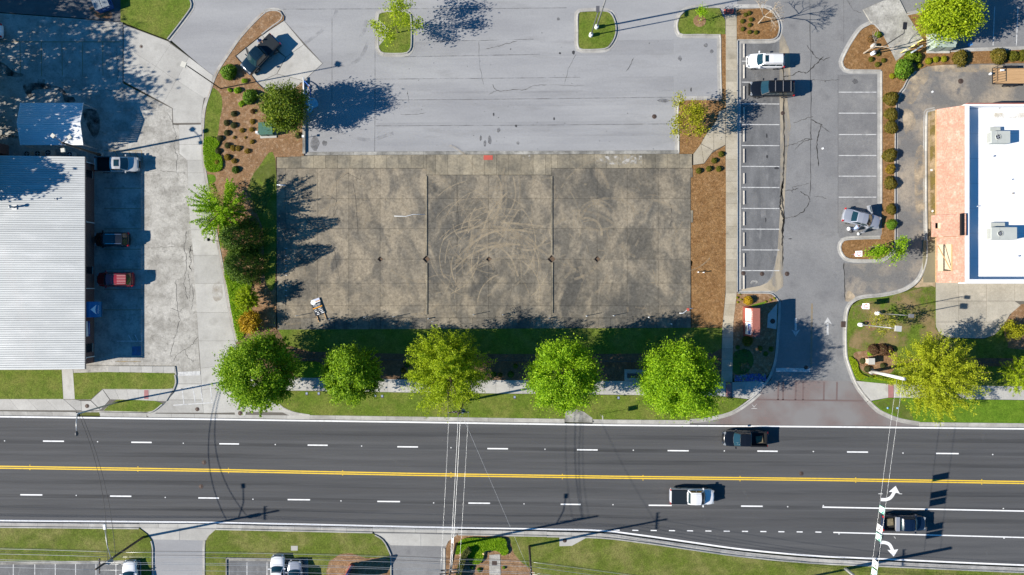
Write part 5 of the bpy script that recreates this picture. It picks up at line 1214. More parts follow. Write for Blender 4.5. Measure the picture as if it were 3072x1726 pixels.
# pansies at the entrance corner
fl = np.concatenate([NR.uniform([2204, 1122], [2296, 1143], (420, 2))])
keep = fl[:, 1] > 1118 + (2296 - fl[:, 0]) * .10
fl = fl[keep]
P = np.array([[*W(a, b), .16] for a, b in fl])
pm = leaf_mesh('pansies', P + NR.normal(size=P.shape) * .01, np.tile([0, 0, 1.0], (len(P), 1)) + NR.normal(size=P.shape) * .2, .10, 1.0)
m_pansy, nt, b = new_mat('petals'); gg = nt.nodes.new('ShaderNodeNewGeometry'); rp = nt.nodes.new('ShaderNodeValToRGB'); rp.color_ramp.interpolation = 'CONSTANT'
for e, (pos, c) in zip([rp.color_ramp.elements[0], rp.color_ramp.elements[1], rp.color_ramp.elements.new(.5), rp.color_ramp.elements.new(.75)], [(0, (.06, .07, .25)), (.3, (.5, .5, .55)), (.55, (.12, .15, .35)), (.85, (.35, .32, .12))]):
    e.position = pos; e.color = (*c, 1)
nt.links.new(gg.outputs['Random Per Island'], rp.inputs[0]); nt.links.new(rp.outputs[0], b.inputs['Base Color'])
po = link('pansies', pm, None, m_pansy); po['kind'] = 'stuff'; po['label'] = 'blue and white pansies at the entrance corner'
# mulch ring under the small tree
ring = slab('mulch_ring', [(2098 + 19 * math.cos(a), 64 + 18 * math.sin(a)) for a in np.linspace(0, 6.28, 21)[:-1]], 0.125, m_straw, is_g, zbot=0.05)
# ---------------------------------------------------------------- vehicles
def car_paint(name, c, metal=0.0, rough=0.22):
    m = flat(name, c, rough, metal, 0.5, 0.8); return m
p_white = car_paint('paint_car_white', (0.72, 0.73, 0.75)); p_black = car_paint('paint_car_black', (0.007, 0.008, 0.010)); p_navy = car_paint('paint_car_navy', (0.005, 0.012, 0.032))
p_silver = car_paint('paint_car_silver', (0.40, 0.42, 0.47), 0.35); p_slate = car_paint('paint_car_slate', (0.008, 0.024, 0.040), 0.2); p_red = car_paint('paint_car_red', (0.22, 0.008, 0.014)); p_tan = car_paint('paint_car_champagne', (0.50, 0.50, 0.49), 0.25)
m_bedliner = flat('bed_liner', (0.012, 0.013, 0.014), 0.8)
m_cover = flat('bed_cover', (0.008, 0.014, 0.020), 0.55)
tyre_me = MB().lathe([(.20, -.10), (.345, -.11), (.375, -.07), (.375, .07), (.345, .11), (.20, .10)], sides=20, axis='Y').mesh('tyre'); tyre_me.materials.append(m_rubber)
rim_mb = MB().lathe([(.0, .095), (.07, .095), (.09, .07), (.19, .085), (.235, .105), (.235, -.10), (0, -.09)], sides=20, axis='Y', smooth=False); rim_me = rim_mb.mesh('rim'); rim_me.materials.append(flat('alloy', (.38, .39, .4), .35, .8))

def grid_panel(rows, smooth=True, thick=None):
    n = len(rows[0]); vs = [p for r in rows for p in r]; fs = []
    for i in range(len(rows) - 1):
        for j in range(n - 1): fs.append((i * n + j, i * n + j + 1, (i + 1) * n + j + 1, (i + 1) * n + j))
    return MB().add(vs, fs, smooth)

def vehicle(name, kind, L, Wd, Ht, paint_m, px, py, heading, label, z0=0.01, roof_m=None, extras=(), group=None, cat=None):
    x, y = W(px, py)
    root = thing(name, (x, y, z0), math.radians(heading), label, cat or {'sedan': 'car', 'suv': 'suv', 'pickup': 'pickup truck'}[kind], group)
    hw = Wd / 2
    pr = {'sedan': dict(hood=.92, nose=.66, tail=.98, cowl=.285, rf=.42, rr=.665, rb=.80, base=.20),
          'suv': dict(hood=1.06, nose=.80, tail=1.06, cowl=.25, rf=.37, rr=.90, rb=.965, base=.24),
          'pickup': dict(hood=1.14, nose=.98, tail=1.14, cowl=.235, rf=.345, rr=.565, rb=.605, base=.34)}[kind]
    X = lambda t: L / 2 - t * L
    zb = pr['base']
    # lower body
    if kind == 'pickup': ts = [0, .012, .035, .08, .16, .235, .40, .60, .625]
    else: ts = [0, .012, .04, .10, .18, .285, .45, .62, .80, .90, .955, .985, 1.0]
    rings = []
    for t in ts:
        wf = np.interp(t, [0, .012, .035, .08, .16, .86, .95, .985, 1.0], [.74, .86, .93, .975, 1, 1, .97, .91, .80])
        bow = 0.0
        zt = np.interp(t, [0, .012, .05, pr['cowl'], .6, .80 if kind == 'sedan' else .95, 1.0], [pr['nose'] - .10, pr['nose'], pr['nose'] + .06, pr['hood'], pr['hood'] + .02, pr['tail'], pr['tail'] - (.10 if kind != 'pickup' else 0)])
        cr = .05 if t < pr['cowl'] or t > pr['rb'] else .02
        lo = zb + (.10 if t < .01 or t > .99 else 0)
        w = hw * wf
        half = [(0, lo), (w * .88, lo), (w * .975, lo + .10), (w, lo + .30), (w * .99, zt - .20), (w * .955, zt - .05), (w * .88, zt + .005), (w * .5, zt + cr * .8), (0, zt + cr)]
        # plan bow of nose and tail
        def px_(yy): return X(t) - (.14 * (yy / hw) ** 2 * max(0, 1 - t / .16) if t < .16 else 0) + (.10 * (yy / hw) ** 2 * max(0, 1 - (1 - t) / .14) if (t > .86 and kind != 'pickup') else 0)
        ring = [(px_(a), a, b) for a, b in half] + [(px_(-a), -a, b) for a, b in reversed(half[1:-1])]
        rings.append(ring)
    n = len(rings[0]); vs = [p for r in rings for p in r]; fs = []
    for i in range(len(rings) - 1):
        for j in range(n):
            j2 = (j + 1) % n; fs.append((i * n + j, (i + 1) * n + j, (i + 1) * n + j2, i * n + j2))
    fs += [tuple(range(n)), tuple((len(rings) - 1) * n + j for j in reversed(range(n)))]
    MB().add(vs, fs, True).obj('body', paint_m, root)
    # cabin
    bz = pr['hood'] + .0; rz = Ht
    wb = hw * .90; wt = hw * (.70 if kind == 'sedan' else .76)
    ys = np.linspace(-1, 1, 7)
    x0, x1, x2, x3 = X(pr['cowl']), X(pr['rf']), X(pr['rr']), X(pr['rb'])
    def cur(xc, w, z, bow, crown): return [(xc + bow * (1 - u * u), w * u, z + crown * (1 - u * u)) for u in ys]
    fb = cur(x0, wb, bz, .16, .03); ft = cur(x1, wt, rz - .05, .08, .045); mt = cur((x1 + x2) / 2, wt * 1.02, rz - .01, 0, .045)
    rt = cur(x2, wt, rz - .05, -.04, .045); rb = cur(x3, wb * .98, bz, -.08 if kind != 'pickup' else -.01, .02)
    cab = grid_panel([fb, ft, mt, rt, rb], False)
    for s in (0, -1):
        side = [fb[s], ft[s], mt[s], rt[s], rb[s]]
        base = len(cab.v); cab.v += [tuple(p) for p in side]
        f = tuple(base + k for k in range(5)); cab.f.append(f if s == 0 else f[::-1]); cab.sm.append(False)
    cab.obj('cabin', paint_m, root)
    def lerp(a, b, t): return tuple(a[i] + (b[i] - a[i]) * t for i in range(3))
    def glass(nm, A, B, lo, hi, ins, off, m=m_glass):
        rows = []
        for t in np.linspace(lo, hi, 4):
            row = []
            for j, u in enumerate(np.linspace(ins, 1 - ins, 7)):
                f = u * (len(A) - 1); k = min(int(f), len(A) - 2); w = f - k
                p = lerp(lerp(A[k], A[k + 1], w), lerp(B[k], B[k + 1], w), t)
                row.append((p[0] + off[0], p[1] + off[1], p[2] + off[2]))
            rows.append(row)
        return grid_panel(rows).obj(nm, m, root)
    glass('windshield', fb, ft, .05, .95, .045, (.018, 0, .022))
    if kind != 'pickup' or True: glass('rear_window', rb, rt, .12, .90, .07, (-.02, 0, .015))
    for s, sg in ((0, -1), (-1, 1)):
        A = [fb[s], lerp(fb[s], rb[s], .5), rb[s]]; B = [ft[s], mt[s], rt[s]]
        cuts = [(.06, .46), (.52, .93)] if kind != 'suv' else [(.05, .36), (.39, .66), (.69, .94)]
        for a, b_ in cuts:
            rows = []
            for t in (.14, .86):
                row = []
                for u in np.linspace(a, b_, 4):
                    f = u * 2; k = min(int(f), 1); w = f - k
                    p = lerp(lerp(A[k], A[k + 1], w), lerp(B[k], B[k + 1], w), t)
                    row.append((p[0], p[1] + sg * .012, p[2] + .006))
                rows.append(row)
            grid_panel(rows if sg < 0 else [r[::-1] for r in rows], False).obj('side_window', m_glass, root)
    # seams of the hood
    # wheels
    wr = {'sedan': .87, 'suv': .98, 'pickup': 1.08}[kind]
    for t in (.185, .80 if kind != 'pickup' else .79):
        for s in (-1, 1):
            wh = bpy.data.objects.new('wheel', None); COL.objects.link(wh); wh.parent = root
            wh.location = (X(t), s * (hw - .09), .375 * wr); wh.scale = (wr, s * 1.0, wr)
            link('tyre', tyre_me, wh); link('rim', rim_me, wh)
    # mirrors, lamps, grille, bumpers
    for s in (-1, 1):
        MB().box((x0 - .18, s * (hw + .10), bz + .12), (.13, .24, .17)).obj('mirror', paint_m, root)
        MB().box((X(.035), s * hw * .68, pr['nose'] - .02), (.26, hw * .36, .15), rz=-s * .35).obj('headlight', m_clear_lens, root)
        MB().box((X(.988) if kind != 'pickup' else -L / 2 + .07, s * hw * .86, pr['tail'] - .16), (.12, .22, .30)).obj('taillight', m_red_lens, root)
    MB().box((X(.004), 0, pr['nose'] - .16), (.10, hw * .95, .24)).obj('grille', m_blackpaint, root)
    MB().box((X(.006), 0, zb + .17), (.20, hw * 1.5, .22)).obj('bumper', m_chrome if kind == 'pickup' else paint_m, root)
    if kind == 'pickup':
        xa, xb = X(.612), -L / 2 + .10
        zt = pr['tail']
        for s in (-1, 1):
            MB().box(((xa + xb) / 2, s * (hw - .05), (zb + .10 + zt) / 2), (xa - xb, .10, zt - zb - .10)).obj('bed_side', paint_m, root)
            MB().box(((xa + xb) / 2, s * (hw - .10), zt + .012), (xa - xb, .15, .03)).obj('bed_rail', m_blackpaint, root)
        MB().box((xb, 0, (zb + .10 + zt) / 2), (.08, Wd - .22, zt - zb - .12)).obj('tailgate', paint_m, root)
        MB().box((xa - .03, 0, (zb + .12 + zt) / 2 + .02), (.06, Wd - .22, zt - zb - .1)).obj('bed_front', paint_m, root)
        MB().box(((xa + xb) / 2, 0, zb + .32), (xa - xb, Wd - .2, .05)).obj('bed_floor', m_bedliner, root)
        MB().box((-L / 2 + .02, 0, zb + .18), (.16, Wd * .86, .16)).obj('bumper', m_chrome, root)
        if 'cover' in extras:
            MB().box(((xa + xb) / 2, 0, zt + .035), (xa - xb - .06, Wd - .26, .03)).obj('bed_cover', m_cover, root)
        if 'ribcover' in extras:
            for k in range(9): MB().box(((xa + xb) / 2, -hw + .22 + k * (Wd - .44) / 8, zt + .058), (xa - xb - .1, .05, .014)).obj('cover_rib', m_cover, root)
        if 'toolbox' in extras:
            MB().box((xa - .38, 0, zt + .05), (.48, Wd - .16, .28)).obj('toolbox', flat('diamond_plate', (.55, .56, .6), .35, .6), root)
        if 'load' in extras:
            MB().box((-L / 2 + 1.0, .1, zb + .42), (.9, .9, .12), rz=.1).obj('bed_mat', M('straw_load', (.12, .10, .06), (.2, .17, .11), s1=3), root)
        for k in range(5 if 'roofribs' in extras else 0):
            MB().box(((x1 + x2) / 2, -wt * .7 + k * wt * .35, rz + .038), ((x1 - x2) * .8, .03, .015)).obj('roof_rib', paint_m, root)
    if 'sunroof' in extras:
        MB().box((x1 - (.42 if kind == 'suv' else .45), 0, rz + .034), (.45 if kind == 'suv' else .62, .86, .018)).obj('sunroof', m_glass, root)
    if 'rails' in extras:
        for s in (-1, 1): MB().box(((x1 + x2) / 2 - .1, s * wt * .86, rz + .03), ((x1 - x2) * .88, .05, .06)).obj('roof_rail', m_chrome if 'chromerail' in extras else m_blackpaint, root)
    if 'rack' in extras:
        for k in range(3): MB().box((x1 - .75 - k * 1.0, 0, rz + .08), (.07, wt * 1.8, .05)).obj('roof_bar', flat('rack_grey', (.16, .16, .17), .5), root)
    if 'ribs' in extras:
        for k in range(6): MB().box((x2 + .55, -wt * .7 + k * wt * .28, rz + .05), (1.15, .05, .02)).obj('roof_rib', flat('rib_pink', (.55, .28, .28), .4), root)
    if 'cowlglass' in extras: pass
    if 'wingmirror' in extras: pass
    return root

def door(root, x, y, ang, paint_m, Ln=1.05, h=1.25, name='door'):
    d = MB()
    d.box((-Ln / 2, 0, .62), (Ln, .09, .62))
    d.box((-.04, 0, 1.08), (.07, .05, .40)).box((-Ln + .08, 0, 1.08), (.07, .05, .40)).box((-Ln / 2, 0, h + .03), (Ln - .05, .05, .05))
    o = d.obj(name, paint_m, root); o.location = (x, y, .02); o.rotation_euler = (0, 0, ang)
    w = MB().box((-Ln / 2, 0, 1.08), (Ln - .2, .02, .36)).obj('window', m_glass, o)
    hd = MB().box((-Ln + .16, -.05, .84), (.16, .04, .04)).obj('handle', m_chrome, o)
    return o

t1 = vehicle('pickup_truck', 'pickup', 5.75, 2.02, 1.95, p_slate, 789, 171, 225.5, 'dark slate pickup with driver door open on corner pad', z0=.03, extras=('cover', 'ribcover', 'roofribs'))
door(t1, 5.75 * (.5 - .30), -1.03, math.radians(62), p_slate)
vehicle('suv', 'suv', 4.75, 1.86, 1.68, p_white, 2291, 189, 180, 'white suv with small sunroof parked in sealed stall', z0=.02, extras=('sunroof', 'rails'))
vehicle('suv', 'suv', 5.75, 2.04, 1.92, p_black, 2309, 272, 180, 'long black suv with roof bars beside the white one', z0=.02, extras=('rails', 'rack'))
s1 = vehicle('sedan', 'sedan', 5.0, 1.86, 1.45, p_silver, 2577, 659, -13.5, 'silver sedan standing askew with open doors', z0=.02)
door(s1, .95, .93, math.radians(-62), p_silver, Ln=1.1, h=1.2)
door(s1, .95, -.93, math.radians(58), p_silver, Ln=1.0, h=1.15)
door(s1, -.10, -.93, math.radians(62), p_silver, Ln=.9, h=1.2)
vehicle('pickup_truck', 'pickup', 5.75, 2.04, 1.92, p_black, 2229, 1312, 179.3, 'black crew cab pickup driving past the entrance', z0=.01, extras=('load',))
vehicle('pickup_truck', 'pickup', 5.75, 2.04, 1.94, p_white, 2071, 1484, -.6, 'white pickup with black bed cover on the street', z0=.01, extras=('cover', 'sunroofx', 'roofribs'))
vehicle('pickup_truck', 'pickup', 5.6, 1.98, 1.80, p_navy, 2700, 1563, -.6, 'dark blue pickup with silver toolbox in turn lane', z0=.01, extras=('toolbox', 'load'))
vehicle('pickup_truck', 'pickup', 5.75, 1.98, 1.90, p_tan, 363, 497, 0, 'champagne pickup with sunroof in the building shade', z0=.01, extras=('sunroof',))
vehicle('suv', 'suv', 4.5, 1.84, 1.66, p_black, 346, 720, 180, 'black suv in the shade of the brick building', z0=.01, extras=('rails', 'chromerail'))
vehicle('suv', 'suv', 4.75, 1.88, 1.74, p_red, 356, 839, 180, 'dark red suv with roof ribs by the brick building', z0=.01, extras=('rails', 'ribs'))
vehicle('sedan', 'sedan', 4.8, 1.85, 1.45, p_white, -37, 99, 180, 'pale car mostly out of view on the shaded lot', z0=.01)
vehicle('sedan', 'sedan', 4.75, 1.84, 1.45, p_white, 399, 1732, 92, 'white car nosing up to the south lawn alone', z0=.02)
vehicle('sedan', 'sedan', 4.75, 1.84, 1.45, p_white, 839, 1716, 91, 'white sedan beside a silver suv at the south edge', z0=.02)
vehicle('suv', 'suv', 4.55, 1.82, 1.62, p_silver, 891, 1728, 91, 'silver suv beside a white sedan at the south edge', z0=.02)

# flatbed trailer
tr = thing('trailer', (*W(3030, 233), .02), 0, 'wooden deck utility trailer with ramp gate behind tiled building', 'trailer')
Lt, Wt = 6.6, 2.05
for k in range(11): MB().box((0.6, -Wt / 2 + .10 + k * (Wt - .2) / 10, .62), (Lt, .178, .045)).obj('deck_board', m_timber, tr)
for s in (-1, 1): MB().box((.6, s * Wt / 2, .60), (Lt, .08, .16)).obj('side_rail', m_dark_metal, tr)
MB().box((.6 - Lt / 2, 0, .58), (.10, Wt, .12)).obj('rear_beam', m_dark_metal, tr)
gate = MB()
gx = .6 - Lt / 2 - .05
gate.box((gx, 0, .62), (.05, Wt, .05)).box((gx - .12, 0, 1.75), (.05, Wt, .05))
for k in range(7): gate.bar((gx, -Wt / 2 + .03 + k * (Wt - .06) / 6, .6), (gx - .12, -Wt / 2 + .03 + k * (Wt - .06) / 6, 1.75), .04)
gate.obj('ramp_gate', m_dark_metal, tr)
for s in (-1, 1):
    MB().box((-.5, s * (Wt / 2 + .17), .72), (1.9, .26, .05)).obj('fender', m_dark_metal, tr)
    for xx in (-.95, -.05):
        wh = bpy.data.objects.new('wheel', None); COL.objects.link(wh); wh.parent = tr; wh.location = (xx, s * (Wt / 2 + .16), .33); wh.scale = (.9, s * .9, .9)
        link('tyre', tyre_me, wh); link('rim', rim_me, wh)
MB().box((-1.55, .72, .74), (.48, .22, .18)).obj('pack', m_plastic_w, tr)
b1 = MB().lathe([(0, 0), (.15, 0), (.16, .35), (.0, .36)], sides=12).obj('bucket', m_plastic_w); b1.location = (*W(2958, 228), .66); tag(b1, 'white bucket on the trailer deck behind the gate', 'bucket')

# ---------------------------------------------------------------- people
def person(name, joints, bones, rad, tags, mats, loc, rz, label, hair=None):
    root = thing(name, loc, rz, label, 'person')
    names = list(joints); idx = {n: i for i, n in enumerate(names)}
    me = bpy.data.meshes.new('figure')
    me.from_pydata([joints[n] for n in names], [(idx[a], idx[b]) for a, b in bones], [])
    o = bpy.data.objects.new('figure', me); COL.objects.link(o)
    md = o.modifiers.new('skin', 'SKIN')
    for i, n in enumerate(names):
        r = rad[n]; me.skin_vertices[0].data[i].radius = (r, r) if not hasattr(r, '__len__') else r
        me.skin_vertices[0].data[i].use_root = (n == 'pelvis')
    sd = o.modifiers.new('sub', 'SUBSURF'); sd.levels = 2; sd.render_levels = 2
    dg = bpy.context.evaluated_depsgraph_get()
    m2 = bpy.data.meshes.new_from_object(o.evaluated_get(dg))
    bpy.data.objects.remove(o)
    for m in mats: m2.materials.append(m)
    segs = [(np.array(joints[a]), np.array(joints[b]), tags.get((a, b), 0)) for a, b in bones]
    for p in m2.polygons:
        c = np.array(p.center); best = 1e9
        for a, b, t in segs:
            ab = b - a; u = np.clip(np.dot(c - a, ab) / max(np.dot(ab, ab), 1e-9), 0, 1); d = np.linalg.norm(c - a - ab * u)
            if d < best: best = d; p.material_index = t
        p.use_smooth = True
    link('figure', m2, root)
    if hair:
        hc, hm = hair
        MB().lathe([(.002, .155), (.06, .14), (.098, .08), (.106, .02), (.095, -.03), (.06, -.05)], sides=14).obj('hair', hm, root).location = hc
    return root
skin = flat('skin', (.46, .26, .18), .6); jeans = flat('denim', (.03, .05, .10), .8); m_hair = flat('hair_dark', (.03, .02, .015), .7); shirt_b = flat('shirt_blue', (.16, .30, .62), .8); shirt_n = flat('shirt_navy', (.03, .06, .16), .8); shoe = flat('shoe', (.03, .03, .03), .7)
BONES = [('pelvis', 'waist'), ('waist', 'chest'), ('chest', 'neck'), ('neck', 'head'), ('head', 'crown'), ('chest', 'shL'), ('shL', 'elL'), ('elL', 'wrL'), ('wrL', 'haL'), ('chest', 'shR'), ('shR', 'elR'), ('elR', 'wrR'), ('wrR', 'haR'),
         ('pelvis', 'hiL'), ('hiL', 'knL'), ('knL', 'anL'), ('anL', 'toL'), ('pelvis', 'hiR'), ('hiR', 'knR'), ('knR', 'anR'), ('anR', 'toR')]
for s in 'LR':
    for f in range(4): BONES.append((f'ha{s}', f'f{f}{s}'))
    BONES.append((f'wr{s}', f'th{s}'))
RAD = {'pelvis': .135, 'waist': .125, 'chest': .145, 'neck': .058, 'head': .092, 'crown': .082}
for s in 'LR':
    RAD.update({f'sh{s}': .068, f'el{s}': .046, f'wr{s}': .030, f'ha{s}': .034, f'hi{s}': .092, f'kn{s}': .062, f'an{s}': .042, f'to{s}': .036, f'th{s}': .011})
    for f in range(4): RAD[f'f{f}{s}'] = .010
TAGS = {}
for a, b in BONES:
    t = 0
    if b in ('waist', 'chest', 'shL', 'shR', 'elL', 'elR'): t = 1
    if b[:2] in ('hi', 'kn', 'an'): t = 2
    if b[:2] == 'to': t = 3
    TAGS[(a, b)] = t
def pose(j):
    for s, sg in (('L', 1), ('R', -1)):
        h = np.array(j['ha' + s]); w = np.array(j['wr' + s]); d = h - w; d = d / np.linalg.norm(d)
        sd = np.cross(d, [0, 0, 1.0]); sd = sd / max(np.linalg.norm(sd), 1e-6)
        for f in range(4): j[f'f{f}{s}'] = tuple(h + d * (.085 - .008 * abs(f - 1.4)) + sd * (f - 1.5) * .022 + np.array([0, 0, -.02]))
        j['th' + s] = tuple(w + d * .06 - sd * sg * .055)
    return j
stand = pose({'pelvis': (0, 0, .95), 'waist': (.01, 0, 1.10), 'chest': (.04, 0, 1.34), 'neck': (.05, 0, 1.50), 'head': (.09, 0, 1.61), 'crown': (.10, 0, 1.70), 'shL': (.05, .19, 1.42), 'elL': (.16, .25, 1.17), 'wrL': (.40, .19, 1.20), 'haL': (.47, .17, 1.20),
              'shR': (.05, -.19, 1.42), 'elR': (.14, -.27, 1.17), 'wrR': (.38, -.22, 1.16), 'haR': (.45, -.20, 1.16), 'hiL': (0, .10, .90), 'knL': (.03, .12, .49), 'anL': (-.01, .13, .08), 'toL': (.15, .14, .035), 'hiR': (0, -.10, .90), 'knR': (.04, -.12, .49), 'anR': (.0, -.13, .08), 'toR': (.16, -.15, .035)})
person('person', stand, BONES, RAD, TAGS, [skin, shirt_b, jeans, shoe], (*W(788, 131), .03), math.radians(-52), 'person in blue shirt reaching over the side of dark truck', ((.085, 0, 1.64), m_hair))
bend = pose({'pelvis': (0, 0, .93), 'waist': (.13, 0, 1.04), 'chest': (.38, 0, 1.12), 'neck': (.53, 0, 1.13), 'head': (.64, 0, 1.12), 'crown': (.73, 0, 1.10), 'shL': (.40, .19, 1.13), 'elL': (.55, .22, .90), 'wrL': (.72, .16, .78), 'haL': (.78, .14, .75),
             'shR': (.40, -.19, 1.13), 'elR': (.57, -.22, .92), 'wrR': (.74, -.16, .80), 'haR': (.80, -.14, .77), 'hiL': (-.02, .10, .88), 'knL': (.06, .12, .48), 'anL': (-.04, .13, .08), 'toL': (.12, .14, .035), 'hiR': (-.02, -.10, .88), 'knR': (.08, -.12, .48), 'anR': (-.02, -.13, .08), 'toR': (.14, -.15, .035)})
pb = person('person', bend, BONES, RAD, TAGS, [skin, flat('shirt_pale', (.40, .50, .78), .8), jeans, shoe], (*W(2552, 689), .02), math.radians(40), 'person in pale blue shirt bending at the rear door of silver sedan', None)
hr = MB().lathe([(.002, .12), (.06, .11), (.098, .06), (.100, .0), (.085, -.04)], sides=14).obj('hair', m_hair, pb); hr.location = (.62, 0, 1.13); hr.rotation_euler = (0, math.radians(55), 0)
# bags on the asphalt next to the sedan
def bag(px, py, c, label, s=.3):
    mb = MB().lathe([(.0, 0), (s, .0), (s * 1.08, s * .5), (s * .8, s * 1.2), (s * .25, s * 1.5), (.0, s * 1.55)], sides=10)
    mb.v = [(x * (1 + .18 * math.sin(3 * z + x * 9)), y * (1 + .2 * math.cos(y * 7)), z) for x, y, z in mb.v]
    o = mb.obj('bag', flat('bag_' + label[:5], c, .6)); o.location = (*W(px, py), .012); tag(o, label, 'bag'); return o
bag(2545, 687, (.75, .76, .8), 'white plastic bag beside the bending person', .25); bag(2551, 694, (.05, .05, .055), 'black bag beside the white bag', .22); bag(2574, 702, (.7, .72, .72), 'white bag under the young tree on island', .18)
# ---------------------------------------------------------------- text helper
def text(s, size, mat, parent, loc, rot=(0, 0, 0), align='CENTER', ext=0.003, sx=1.0):
    cu = bpy.data.curves.new('letters', 'FONT'); cu.body = s; cu.size = size; cu.extrude = ext; cu.align_x = align; cu.align_y = 'CENTER'
    cu.resolution_u = 2
    o = bpy.data.objects.new('tmp', cu); COL.objects.link(o)
    dg = bpy.context.evaluated_depsgraph_get()
    me = bpy.data.meshes.new_from_object(o.evaluated_get(dg)); bpy.data.objects.remove(o)
    me.materials.clear()
    l = link('lettering', me, parent, mat); l.location = loc; l.rotation_euler = rot; l.scale = (sx, 1, 1)
    return l

m_brick_red = brick_mat('brick_red', (0.22, 0.085, 0.065), (0.17, 0.065, 0.05), (0.30, 0.25, 0.22), 2.4)
m_letter_w = flat('letter_white', (.8, .8, .8), .6); m_letter_k = flat('letter_black', (.02, .02, .02), .6)

# ---------------------------------------------------------------- left building
ex = 302.0; y0, y1 = 485.0, 1099.0; ez = 3.35; rx = -18.0; rzz = 4.35; wx = 283.0
lb = thing('brick_building', (*W(120, 800), 0), 0, 'long brick building with pale ribbed metal roof', 'building')
lx, ly = W(120, 800)
def LB(px, py): a, b = W(px, py); return (a - lx, b - ly)
def lbox(nm, xa, ya, xb, yb, za, zb, m, par=None):
    a = LB(xa, ya); b = LB(xb, yb)
    return MB().box(((a[0] + b[0]) / 2, (a[1] + b[1]) / 2, (za + zb) / 2), (abs(a[0] - b[0]), abs(a[1] - b[1]), zb - za)).obj(nm, m, par or lb)
def brick_wall_mat():
    m, nt, b = new_mat('brick_wall'); N = nt.nodes.new; L = nt.links.new
    g = N('ShaderNodeNewGeometry'); sp = N('ShaderNodeSeparateXYZ'); L(g.outputs['Position'], sp.inputs[0])
    cb = N('ShaderNodeCombineXYZ'); ad = N('ShaderNodeMath'); ad.operation = 'ADD'; L(sp.outputs[0], ad.inputs[0]); L(sp.outputs[1], ad.inputs[1]); L(ad.outputs[0], cb.inputs[0]); L(sp.outputs[2], cb.inputs[1])
    t = N('ShaderNodeTexBrick'); t.inputs['Scale'].default_value = 4.2; t.inputs['Color1'].default_value = (.15, .055, .045, 1); t.inputs['Color2'].default_value = (.10, .042, .036, 1); t.inputs['Mortar'].default_value = (.24, .20, .18, 1); t.inputs['Mortar Size'].default_value = .025
    L(cb.outputs[0], t.inputs['Vector']); L(t.outputs[0], b.inputs['Base Color']); b.inputs['Roughness'].default_value = .9
    return m
m_bw = brick_wall_mat()
lbox('wall', -320, 492, wx, 1088, -.1, 3.25, m_bw)
m_roof = M('roof_metal', (0.55, 0.565, 0.555), (0.49, 0.505, 0.50), s1=0.35, c3=(.62, .63, .62), s3=.8, grain=.05, gs=10, rough=.42, metal=.15, objrand=.05, stretch=(.3, 1, 1))
a = LB(ex, y0); b_ = LB(rx, y1); c_ = LB(-340, y1)
npan = 96; pwid = (a[1] - b_[1]) / npan
def panel_mesh(xa, za, xb, zb, w):
    d = Vector((xb - xa, 0, zb - za)); nrm = Vector((-(zb - za), 0, xb - xa)).normalized(); nrm = nrm if nrm.z > 0 else -nrm
    prof = [(0, 0.0), (.05 * w, .045), (.14 * w, .045), (.19 * w, 0), (w * .91, 0)]
    top = [[Vector((xx, -yy, zz)) + nrm * hh for yy, hh in prof] for xx, zz in ((xa, za), (xb, zb))]
    n = len(prof); vs = top[0] + top[1] + [v - nrm * .03 for v in (top[0][0], top[0][-1], top[1][0], top[1][-1])]
    fs = [(j, j + 1, n + j + 1, n + j) for j in range(n - 1)]
    if xa > xb: fs = [f[::-1] for f in fs]
    return MB().add(vs, fs).mesh('roof_panel')
pm_e = panel_mesh(b_[0], rzz, a[0], ez, pwid); pm_e.materials.append(m_roof)
pm_w = panel_mesh(c_[0], ez + .0, b_[0], rzz, pwid); pm_w.materials.append(m_roof)
for k in range(npan):
    o = link('roof_panel', pm_e, lb); o.location = (0, a[1] - k * pwid, 0)
    o = link('roof_panel', pm_w, lb); o.location = (0, a[1] - k * pwid, 0)
for yy in (y0 + 1, y1 - 1):
    p = LB(rx, yy); q = LB(ex, yy); r_ = LB(-340, yy)
    MB().add([(q[0], q[1], 3.2), (q[0], q[1], ez - .04), (p[0], p[1], rzz - .05), (r_[0], r_[1], ez - .05), (r_[0], r_[1], 3.2)], [(0, 1, 2, 3, 4)]).obj('gable', m_bw, lb)
lbox('soffit', -320, y0 + 2, ex - 2, y1 - 2, 3.14, 3.19, m_plastic_w)
p = LB(rx, 485); q = LB(rx, 1099); MB().box((p[0], (p[1] + q[1]) / 2, rzz + .05), (.5, p[1] - q[1], .06)).obj('ridge_cap', m_roof, lb)
lbox('gutter', ex - .5, y0, ex + 2.2, y1, ez - .14, ez - .03, flat('gutter_dark', (.06, .06, .065), .5))
for yy in (494, 670, 866, 1069):
    p = LB(wx + 1.6, yy); MB().box((p[0], p[1], 1.6), (.10, .10, 3.1)).obj('downspout', m_plastic_w, lb)
    MB().box((p[0] + .4, p[1], 3.13), (.85, .10, .10)).obj('downspout_elbow', m_plastic_w, lb)
for ya, yb in ((517, 536), (802, 821), (1030, 1054)):
    f = lbox('window', wx - 1, ya, wx + .9, yb, .55, 1.85, m_glass2)
    lbox('window_frame', wx - .5, ya - 1, wx + 1.1, ya + .3, .5, 1.9, m_dark_metal); lbox('window_frame', wx - .5, yb - .3, wx + 1.1, yb + 1, .5, 1.9, m_dark_metal); lbox('window_sill', wx - .5, ya - 1.5, wx + 2.5, yb + 1.5, .42, .5, m_conc)
